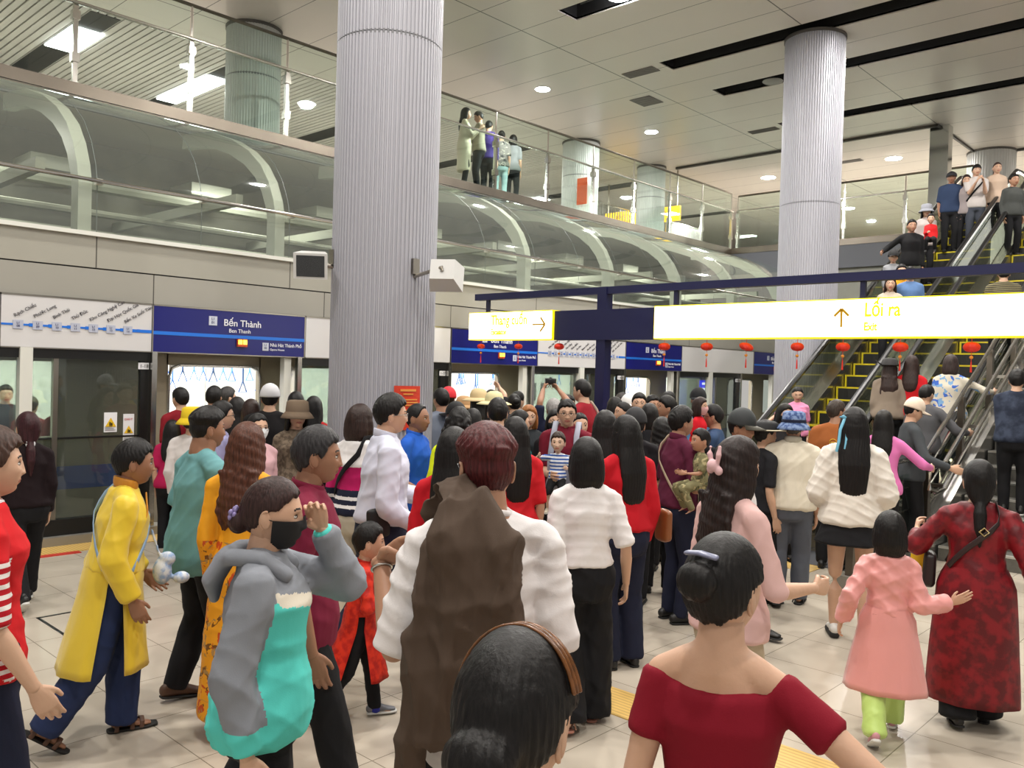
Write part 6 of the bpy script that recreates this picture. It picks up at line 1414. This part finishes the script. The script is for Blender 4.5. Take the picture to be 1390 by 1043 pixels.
mesh_on(lady, 'strap_buckle', [loft([fl_.up(np.array(p) * fl_.q) for p in [(-.004, -.092, .745), (.012, -.094, .730), (.028, -.092, .745), (.012, -.092, .760), (-.004, -.092, .745)]], [.004] * 5, n=6)], mat('buckle', rgb(200, 180, 130), .3, 1.0))
thing_mesh(lady, 'crossbody_bag', [loft([(-.155 * fl_.q, .03, .62 * fl_.q), (-.16 * fl_.q, .03, .52 * fl_.q)], [(.075, .034), (.078, .038)], ref=(0, 1, 0), n=18, power=3)], mat('bag_black', rgb(30, 22, 22), .45), 'black crossbody bag at the left hip of the woman in the dark red tunic', 'bag', .008)
thing_mesh(lady, 'plastic_bag', [loft([(-.19 * fl_.q, .16 * fl_.q, .66 * fl_.q), (-.18 * fl_.q, .16 * fl_.q, .60 * fl_.q), (-.18 * fl_.q, .16 * fl_.q, .52 * fl_.q)], [(.02, .02), (.06, .03), (.065, .04)], ref=(1, 0, 0), n=14)], mat('bag_yellow', rgb(226, 184, 30), .4), 'yellow plastic bag held beyond the woman in the dark red tunic', 'bag', .009)
# ---------------------------------------------------------------- the rest of the crowd
random.seed(21)
_tc = {}
def tcol(c, pat=None): return C_('top_%d_%d_%d%s' % (*c, pat[0] if pat else ''), c, pat=pat)
def crowd(label, u, v, d, face, hair='short', hc=BLACKH, top=(60, 60, 66), fem=False, sleeve=.85, tone='light', pants=None, h=None, z0=0.0, group=None, **k):
    pat = k.pop('pat', None); lo = k.pop('loose', .010); fem = fem or hair in ('long', 'xlong', 'bob', 'wavy', 'bun', 'lowbun', 'pony', 'lowpony', 'curly')
    return person(label, u, v, d, face, h=h, z0=z0, group=group, tone=tone, hair=(hair, hc), fem=fem, top=dict(m=tcol(top, pat), hem=k.pop('hem', .50), sleeve=sleeve, loose=lo), bottom=dict(m=pants or black_c), shoes=k.pop('shoes', S_DRS), **k)
capm = lambda n, c: mat(n, rgb(*c), .75)
# at the first open door
crowd('man in a dark red tee, back turned, leftmost at the first train door', 245, 528, 9.3, -30, top=(128, 22, 34), tone='light', pants=black_c)
crowd('person in a magenta dress left of the man in dark red at the train door', 234, 572, 9.1, 10, 'long', top=(170, 24, 76), sleeve=.8, h=1.42, z0=None)
crowd('man with a black head and yellow collar entering the train door, back turned', 291, 526, 9.2, 20, top=(206, 184, 40), tone='mid')
crowd('man with short grey black hair inside the doorway, looking right', 309, 527, 9.6, 60, 'short', (58, 56, 56), top=(90, 92, 100))
crowd('woman with dark hair in the train doorway, left one of two long haired heads', 322, 541, 9.0, 10, 'long', top=(50, 44, 50))
crowd('woman with dark hair in the train doorway, right one of two long haired heads', 341, 544, 8.7, -10, 'long', DKBROWN, top=(40, 38, 44))
crowd('man in glasses and a lavender shirt behind the man in teal', 302, 547, 7.2, 82, top=(150, 148, 186), sleeve=1.0, glasses=gl_black, tone='light')
crowd('person in a white top and yellow hat beside the man in teal, back turned', 262, 556, 7.9, 20, 'short', top=(214, 208, 206), sleeve=1.9, hat=('bucket', C_('hood_yellow', (216, 186, 40))))
crowd('woman in a white face mask, glasses and pale pink jacket, facing the camera', 350, 563, 7.0, 152, 'lowbun', top=(212, 170, 176), sleeve=1.9, mask=mask_w, glasses=gl_black)
crowd('man in a white cap and black shirt, back turned beside the first train door', 367, 527, 8.6, 6, top=(24, 22, 24), hat=('cap', capm('cap_white', (196, 196, 200))), w=1.15, hyaw=0)
crowd('smiling woman in a brown bucket hat and patterned jacket, facing the camera', 404, 547, 7.6, 168, 'long', top=(120, 106, 90), sleeve=1.9, pat=('mottle', [(86, 74, 62)], 30), hat=('bucket', C_('hat_tweed', (112, 96, 80))))
crowd('person with black hair behind the brown bucket hat, back turned', 402, 534, 8.9, 5, 'short', top=(84, 104, 140))
crowd('woman in red with black hair just left of the ribbed column', 426, 540, 8.8, 12, 'long', top=(176, 34, 34))
# between the columns, towards the second door
crowd('person in a black cap and white face mask right of the blue grey hoodie', 618, 551, 8.9, -60, top=(52, 50, 54), mask=mask_w, hat=('cap', capm('cap_blk2', (26, 26, 28))))
crowd('woman in a tan straw hat, leftmost of the three straw hats', 630, 541, 10.5, 0, 'long', top=(60, 40, 44), hat=('straw', C_('straw_tan', (176, 140, 100), rough=.9)))
crowd('woman in a wide beige sun hat, middle of the three straw hats', 650, 531, 10.0, -8, 'long', top=(44, 44, 52), hat=('straw', C_('straw_beige', (206, 184, 142), rough=.9)))
crowd('woman in a pale cream sun hat, rightmost of the three straw hats', 671, 535, 9.4, 6, 'long', top=(54, 50, 40), hat=('straw', C_('straw_cream', (214, 204, 160), rough=.9)))
crowd('person in a red cap near the second train door', 609, 530, 10.6, 10, top=(60, 60, 70), hat=('cap', capm('cap_red', (196, 28, 44))))
crowd('man with black hair in a dark jacket, back turned, centred above the red haired man', 676, 543, 7.2, 0, top=(26, 26, 30), sleeve=1.9, w=1.1)
crowd('person in black in front of the second train door holding up a phone', 667, 527, 11.0, 4, top=(30, 30, 36), arms=('cam', 'down'), h=1.74, z0=0)
crowd('woman with long black hair in dark red, beside the man in the dark jacket', 642, 557, 8.2, -6, 'long', top=(60, 16, 22))
crowd('woman with long black hair, red tee and white trousers, right of the red haired man', 700, 569, 6.1, -14, 'xlong', top=(196, 30, 40), pants=C_('white_trousers', (212, 208, 200)), sleeve=.95)
crowd('woman with a high bun in the crowd, back turned', 698, 536, 10.2, -14, 'bun', top=(70, 66, 70))
crowd('man with black hair in the crowd left of the orange haired woman', 703, 533, 10.9, 40, top=(44, 46, 56))
crowd('woman in teal holding a phone up beside the orange haired woman', 706, 559, 8.2, 70, 'short', top=(20, 120, 130), fem=True, arms=('phone', 'phone'))
crowd('woman with short orange hair and a dark polo, facing the camera', 718, 552, 8.8, 172, 'bob', GINGER, top=(44, 48, 52), arms=('belly', 'belly'))
ph, fph = crowd('grey haired man in a navy shirt raising both arms with a camera', 752, 543, 9.3, -12, 'short', (150, 148, 146), top=(26, 32, 56), arms=((-.05, .12, .25), (-.05, .12, .25)), hands=('grip', 'grip'), tone='tan')
fq = fph; c_ = (fq.W[1] + fq.W[-1]) / 2 + np.array((0, .04, .09))
o = thing_mesh(ph, 'camera', [loft([c_ - (.06, 0, 0), c_ + (.06, 0, 0)], [(.035, .022), (.035, .022)], ref=(0, 0, 1), n=14, power=4, capscale=.1), loft([c_, c_ + np.array((0, .07, 0))], [.028, .026], n=18, capscale=.1), ellipsoid(c_ + np.array((0, 0, .038)), (.018, .018, .012))], mat('camera_black', rgb(18, 18, 20), .4), 'black camera held up above the crowd by the grey haired man', 'camera', None)
crowd('woman in dark glasses left of the tall man in dark red with a tote', 771, 538, 9.9, 150, 'short', top=(40, 40, 46), fem=True, glasses=gl_black)
crowd('person with black hair and a dark mask just left of the man carrying a baby', 754, 558, 8.4, 176, 'bob', top=(36, 30, 34), mask=mask_k)
tm, ftm = crowd('tall man in dark red with a white tote strap, by the navy sign post', 790, 516, 9.0, -60, top=(138, 20, 34), sleeve=1.9, w=1.12, h=1.84, z0=None if False else 0.08, straps=[dict(side=1, m=C_('tote_strap', (196, 186, 170)), fit=.034, width=.016)], glasses=gl_black)
thing_mesh(tm, 'tote_bag', [loft([(.10 * ftm.q, -.10 * ftm.q, .74 * ftm.q), (.10 * ftm.q, -.12 * ftm.q, .52 * ftm.q)], [(.10, .02), (.12, .035)], ref=(1, 0, 0), n=16, power=3.5, capscale=.2)], C_('tote_canvas', (190, 180, 166)), 'cream canvas tote bag on the back of the tall man in dark red', 'bag', .012)
crowd('woman in a cream sweater behind the man carrying a baby', 787, 562, 8.2, 160, 'lowbun', top=(214, 204, 178), sleeve=1.9)
# man with the baby
def ex_car(root, f, lod):
    q = f.q; g = C_('carrier_grey', (150, 152, 166))
    for s in (1, -1): mesh_on(root, 'carrier_strap', [loft([f.up(np.array(p) * q) for p in [(s * .06, -.08, .76), (s * .058, -.02, .865), (s * .058, .06, .80), (s * .062, .095, .72), (s * .06, .10, .62)]], [(.026, .008)] * 5, ref=SKREF, n=10)], g)
    mesh_on(root, 'carrier_panel', [loft([np.array((0, .12, .70)) * q, np.array((0, .135, .60)) * q, np.array((0, .10, .53)) * q], [(.075 * q, .03), (.07 * q, .05), (.09 * q, .03)], ref=SKREF, n=18)], g)
bm, fbm = person('man in glasses and a dark red polo carrying a baby in a grey chest carrier', 770, 545, 7.6, 188, tone='light', hair=('short', BLACKH), w=1.08, hyaw=12, glasses=gl_black, arms=((-.05, .17, -.17), (.06, .10, -.27)), top=dict(m=maroon_c, hem=.52, sleeve=.85, loose=.012, collar=dict(r=.037, h=.03)), bottom=dict(m=black_c), shoes=S_DRS, extra=ex_car, lod=0)
person('baby in a blue and white striped top and black shorts in the chest carrier', 758, 588, 7.28, 188, h=.74, z0=None, tone='fair', hair=('short', (50, 36, 30)), legs=((.10, .10, .10, 10), (.10, .10, .10, 10)), arms=((.14, .08, .02), (.05, .14, -.12)), top=dict(m=C_('baby_stripe', (216, 220, 230), pat=('stripes_z', [(44, 84, 160)], .03)), sleeve=.7), bottom=dict(m=black_c, hem=.55), shoes=('sneaker', C_('baby_shoe', (206, 196, 178)), sole_w), lod=0)
# right of the sign post
crowd('woman with big black hair right of the man carrying a baby, back turned', 822, 560, 6.5, -6, 'long', top=(34, 32, 36))
crowd('woman in profile looking left with tied black hair, right of the sign post', 846, 547, 9.6, -110, 'lowbun', top=(60, 60, 70))
crowd('man with greying hair behind the woman in profile, right of the sign post', 845, 535, 10.4, 150, 'short', (70, 66, 64), top=(120, 120, 124), tone='mid')
crowd('woman with black hair directly right of the navy sign post', 835, 541, 10.0, -30, 'bob', top=(60, 56, 66))
crowd('person in a white cap with red face right of the sign post', 854, 540, 10.2, 170, top=(190, 70, 60), hat=('cap', capm('cap_white2', (214, 212, 210))), tone='mid')
crowd('young man facing the camera in a white collar, among heads at the third train door', 868, 535, 9.8, 178, 'short', top=(206, 206, 210), tone='light')
crowd('man with black hair facing the camera, right of the white collared young man', 886, 538, 10.3, 150, 'short', top=(50, 54, 74), tone='mid')
crowd('tall man with black hair in profile facing left near the third train door', 905, 540, 9.2, -100, 'messy', top=(40, 44, 60), tone='mid')
crowd('woman with black hair back turned before the heads at the third train door', 882, 550, 8.7, 0, 'bob', top=(30, 30, 34))
crowd('person in a dark cap seen from behind, above the woman in red knit', 863, 560, 7.4, 4, top=(28, 26, 30), hat=('cap', capm('cap_dark3', (28, 28, 32))))
crowd('woman with wavy black hair behind the man in the purple red shirt', 899, 569, 7.8, 0, 'wavy', top=(26, 26, 30))
crowd('person with black hair far back beside the third open door', 908, 533, 11.2, 30, top=(80, 80, 84))
dad, fd = crowd('father in glasses and a denim blue shirt facing left, carrying a girl in red', 968, 551, 8.6, -82, 'short', top=(52, 72, 104), sleeve=1.9, glasses=gl_black, tone='mid', w=1.1, arms=('bent', 'bent'))
crowd('little girl in a red dress carried by the father in denim blue', 951, 541, 8.45, 110, 'bob', DKBROWN, top=(206, 26, 40), sleeve=.9, h=.95, z0=None, legs='sit', mask=C_('mask_pink', (220, 170, 170)))
crowd('man in a black cap behind the little girl in red', 948, 531, 10.4, 178, top=(90, 140, 190), hat=('cap', capm('cap_blk4', (22, 24, 32))), tone='tan')
# towards the escalators
def ex_rim(root, f, lod):
    V, F = loft([(.166 * math.cos(a), .166 * 1.13 * math.sin(a), .043) for a in np.linspace(0, 2 * PI, 41)], [.0045] * 41, n=6); mesh_on(root, 'hat_rim', (hmap(f, V, 1.13), F), mat('rim_pale', rgb(214, 206, 180), .6))
crowd('person in a wide black hat with a pale rim beside the cap man', 1040, 573, 7.6, 60, 'short', top=(30, 30, 34), hat=('wide', capm('hat_blk', (18, 18, 20)), capm('hat_blk', (18, 18, 20))), h=None, extra=ex_rim)
crowd('woman with black hair and a black mask left of the blue bucket hat', 1066, 550, 9.3, 150, 'long', top=(30, 28, 30), mask=mask_k, sleeve=1.9)
def ex_badge(root, f, lod):
    q = f.q; c = f.up((.0, -.078 * q, .735 * q)); pts = [c + np.array((math.cos(a) * .035, 0, math.sin(a) * .035)) for a in np.linspace(0, 2 * PI, 21)]
    mesh_on(root, 'emblem', [loft(pts, [.004] * 21, n=6), loft([c - (.022, 0, 0), c + (.022, 0, 0)], [.005, .005], n=6)], mat('emblem_yellow', rgb(214, 170, 40), .5))
crowd('man in a rust orange tee with a round yellow emblem on his back', 1136, 545, 9.0, 8, 'short', (60, 50, 44), top=(158, 92, 48), tone='mid', hyaw=-40, w=1.12, extra=ex_badge, loose=.014)
pk, fpk = crowd('woman in a bright pink fitted top with black hair holding the steel rail', 1200, 559, 8.7, 6, 'long', top=(222, 122, 184), sleeve=1.95, arms=((.16, .17, -.14), 'down'))
crowd('youth in a cream cap and dark hooded jacket looking down to the right', 1241, 545, 9.5, 72, 'short', top=(66, 70, 74), sleeve=1.95, hat=('cap', capm('cap_cream', (222, 206, 188))), hpitch=18, loose=.014, extra=None, arms=((.08, .17, -.20), 'down'))
def ex_flower(root, f, lod):
    q = f.q; c = f.up((-.01, .088 * q, .70 * q)); mesh_on(root, 'flower_print', [ellipsoid(c + np.array((.018 * math.cos(a), 0, .018 * math.sin(a))), (.013, .006, .013), 8, 6) for a in np.linspace(0, 5.2, 5)], mat('print_rose', rgb(214, 70, 110), .6)); mesh_on(root, 'leaf_print', [ellipsoid(c + np.array((-.035, 0, -.02)), (.02, .005, .009), 8, 6)], mat('print_leaf', rgb(50, 110, 70), .6))
def esc(label, u, v, h, face, y=None, **k):
    """somebody standing on the moving steps: depth found from the incline"""
    r = RM @ np.array([(u - CXP) / FPX, (v - CYP) / FPX, 1.0]); s = (h - X0E * T30 - 2.0) / (r[2] - r[0] * T30); p = EYE + r * s
    z_ = .2 * math.floor((p[0] - X0E) / .3464) + .1
    if p[2] - h > ZT: s = (ZT + h - 2.0) / r[2]; p = EYE + r * s; z_ = ZT
    return crowd(label, u, v, s, face, h=float(p[2] - z_), z0=z_, **k)
esc('girl in a pink tee holding the left escalator rail, facing the camera', 1083, 526, 1.30, 176, hair='pony', top=(226, 140, 176), arms=((.20, .10, -.16), 'down'), hpitch=14, lod=1, extra=ex_flower)
esc('man in a grey hooded jacket bending on to the right escalator', 1258, 524, 1.72, 28, top=(84, 84, 88), sleeve=1.95, loose=.016, hpitch=16, arms=((.12, .18, -.14), 'down'), w=1.12)
esc('woman in a black brimmed hat and beige coat on the escalator, back turned', 1208, 489, 1.62, 0, hair='wavy', hc=DKBROWN, top=(134, 120, 106), sleeve=1.6, loose=.03, hat=('cowboy', capm('hat_blk5', (40, 38, 38))), w=1.1)
esc('woman in red with dark hair beside the brimmed hat on the escalator', 1238, 484, 1.60, 8, hair='long', hc=DKBROWN, top=(190, 24, 34))
esc('woman in a white blouse with blue flowers going up the right escalator', 1291, 483, 1.60, 4, hair='bob', hc=(52, 40, 38), top=(206, 198, 182), pat=('blobs', [(66, 104, 190), (120, 160, 200)], 9), sleeve=1.8, loose=.03, arms=((.20, .14, -.08), 'down'), pants=jeans)
crowd('man in a dark blue black jacket climbing the stairs at the right edge', 1381, 504, 9.9, 0, 'messy', top=(36, 42, 58), sleeve=1.95, loose=.022, pat=('mottle', [(58, 66, 84)], 7), h=None, z0=.164 * (1 + math.floor((at(1381, 504, 9.9)[0] - 10.3) / .32)), arms=('clasp', 'clasp'), w=1.1, shoes=('sneaker', sh_b, sole_w))
esc('striped shirt person high on the right escalator, seen just above the exit sign', 1363, 362, 1.65, 0, hair='short', top=(120, 112, 84), pat=('stripes_z', [(40, 38, 34)], .03), sleeve=1.0, w=1.1)
esc('man in a black shirt leaning on the left escalator rail, coming down', 1238, 299, 1.70, 165, top=(24, 24, 26), sleeve=1.95, arms=((.20, .08, -.16), 'down'), tone='mid', pants=C_('olive_grey', (92, 94, 84)))
esc('woman in a grey bucket hat behind the child in red on the escalator', 1258, 279, 1.56, 172, hair='long', top=(176, 164, 160), sleeve=1.9, hat=('bucket', C_('hat_grey', (140, 142, 150))))
crowd('child in a bright red jacket carried down the left escalator', 1264, 291, 15.2, 178, 'short', top=(206, 32, 36), sleeve=1.9, h=.85, z0=None, legs='sit', arms=('bent', 'down'))
esc('man in a navy shirt and black flat cap on the left escalator, coming down', 1292, 234, 1.68, 176, top=(46, 60, 88), sleeve=.95, hat=('flatcap', capm('flatcap', (30, 30, 34))), w=1.12, tone='tan')
esc('young man in a white tee with backpack strap, high on the left escalator', 1326, 224, 1.72, 168, hair='fringe', top=(196, 188, 184), arms=('phone', 'phone'), straps=[dict(side=-1, m=black_c, fit=.03)], pants=C_('slate', (66, 70, 80)))
esc('woman peering out behind the young man in the white tee', 1312, 238, 1.55, 172, hair='long', hc=DKBROWN, top=(150, 140, 140))
esc('woman with tied brown hair and a beige top, high on the left escalator', 1354, 221, 1.60, 165, hair='pony', hc=(60, 40, 34), top=(196, 172, 152), sleeve=1.9)
esc('man with short hair at the very top of the escalator at the right edge', 1377, 237, 1.60, 150, top=(70, 72, 70), sleeve=1.9, tone='mid')
esc('boy in a black cap low on the left escalator above the navy beam', 1213, 342, 1.35, 172, top=(150, 152, 156), hat=('cap', capm('cap_blk6', (26, 26, 28))), sleeve=1.9)
esc('smiling woman with long dark hair on the escalator between beam and sign', 1209, 377, 1.60, 178, hair='long', hc=DKBROWN, top=(190, 176, 160), lips=True)
esc('person in a denim blue jacket between the navy beam and the exit sign', 1236, 363, 1.62, 178, hair='short', top=(92, 122, 166), sleeve=1.9)
esc('person in an orange yellow jacket beside the denim blue jacket, between beam and sign', 1224, 360, 1.60, 170, hair='short', top=(226, 160, 40), sleeve=1.9)
# upper floor
def upper(label, u, v, h, face, **k): return crowd(label, u, v, by_head(5.72 + h, u, v), face, h=h, z0=None, **k)
upper('woman in a long cream dress standing at the upper balustrade, looking right', 633, 147, 1.66, 88, hair='long', top=(212, 200, 178), hem=.22, sleeve=1.8, arms=('phone', 'phone'), group=None)
upper('man in a beige shirt bending his head towards the woman in cream, upper floor', 650, 152, 1.72, -85, top=(140, 132, 116), sleeve=1.9, arms=('phone', 'phone'), hpitch=16, tone='mid')
upper('person in a purple jacket with orange collar, upper floor', 664, 165, 1.70, 20, top=(58, 44, 110), sleeve=1.9, hpitch=10)
upper('woman in a floral blouse and pale blue trousers at the upper balustrade', 681, 178, 1.66, 0, hair='bun', top=(110, 108, 104), pat=('blobs', [(40, 44, 46), (176, 172, 160)], 12), pants=C_('pale_blue', (140, 164, 166)))
upper('person in grey top and black trousers, rightmost of the upper floor group', 697, 184, 1.68, 12, hair='bob', top=(130, 132, 134))
# silhouettes inside the train at left
crowd('dark haired person standing inside the train at the left window', 8, 524, 10.9, 170, 'short', top=(40, 42, 48), h=1.62, z0=None)
crowd('person in dark red standing inside the train behind the left glass', 42, 540, 10.6, 20, 'short', top=(96, 36, 40), h=1.55, z0=None)
crowd('person in maroon inside the train behind the glass beside the yellow tunic boy', 85, 536, 10.4, -20, 'short', top=(90, 30, 36), h=1.58, z0=None)
bpy.data.scenes.remove(SC2)
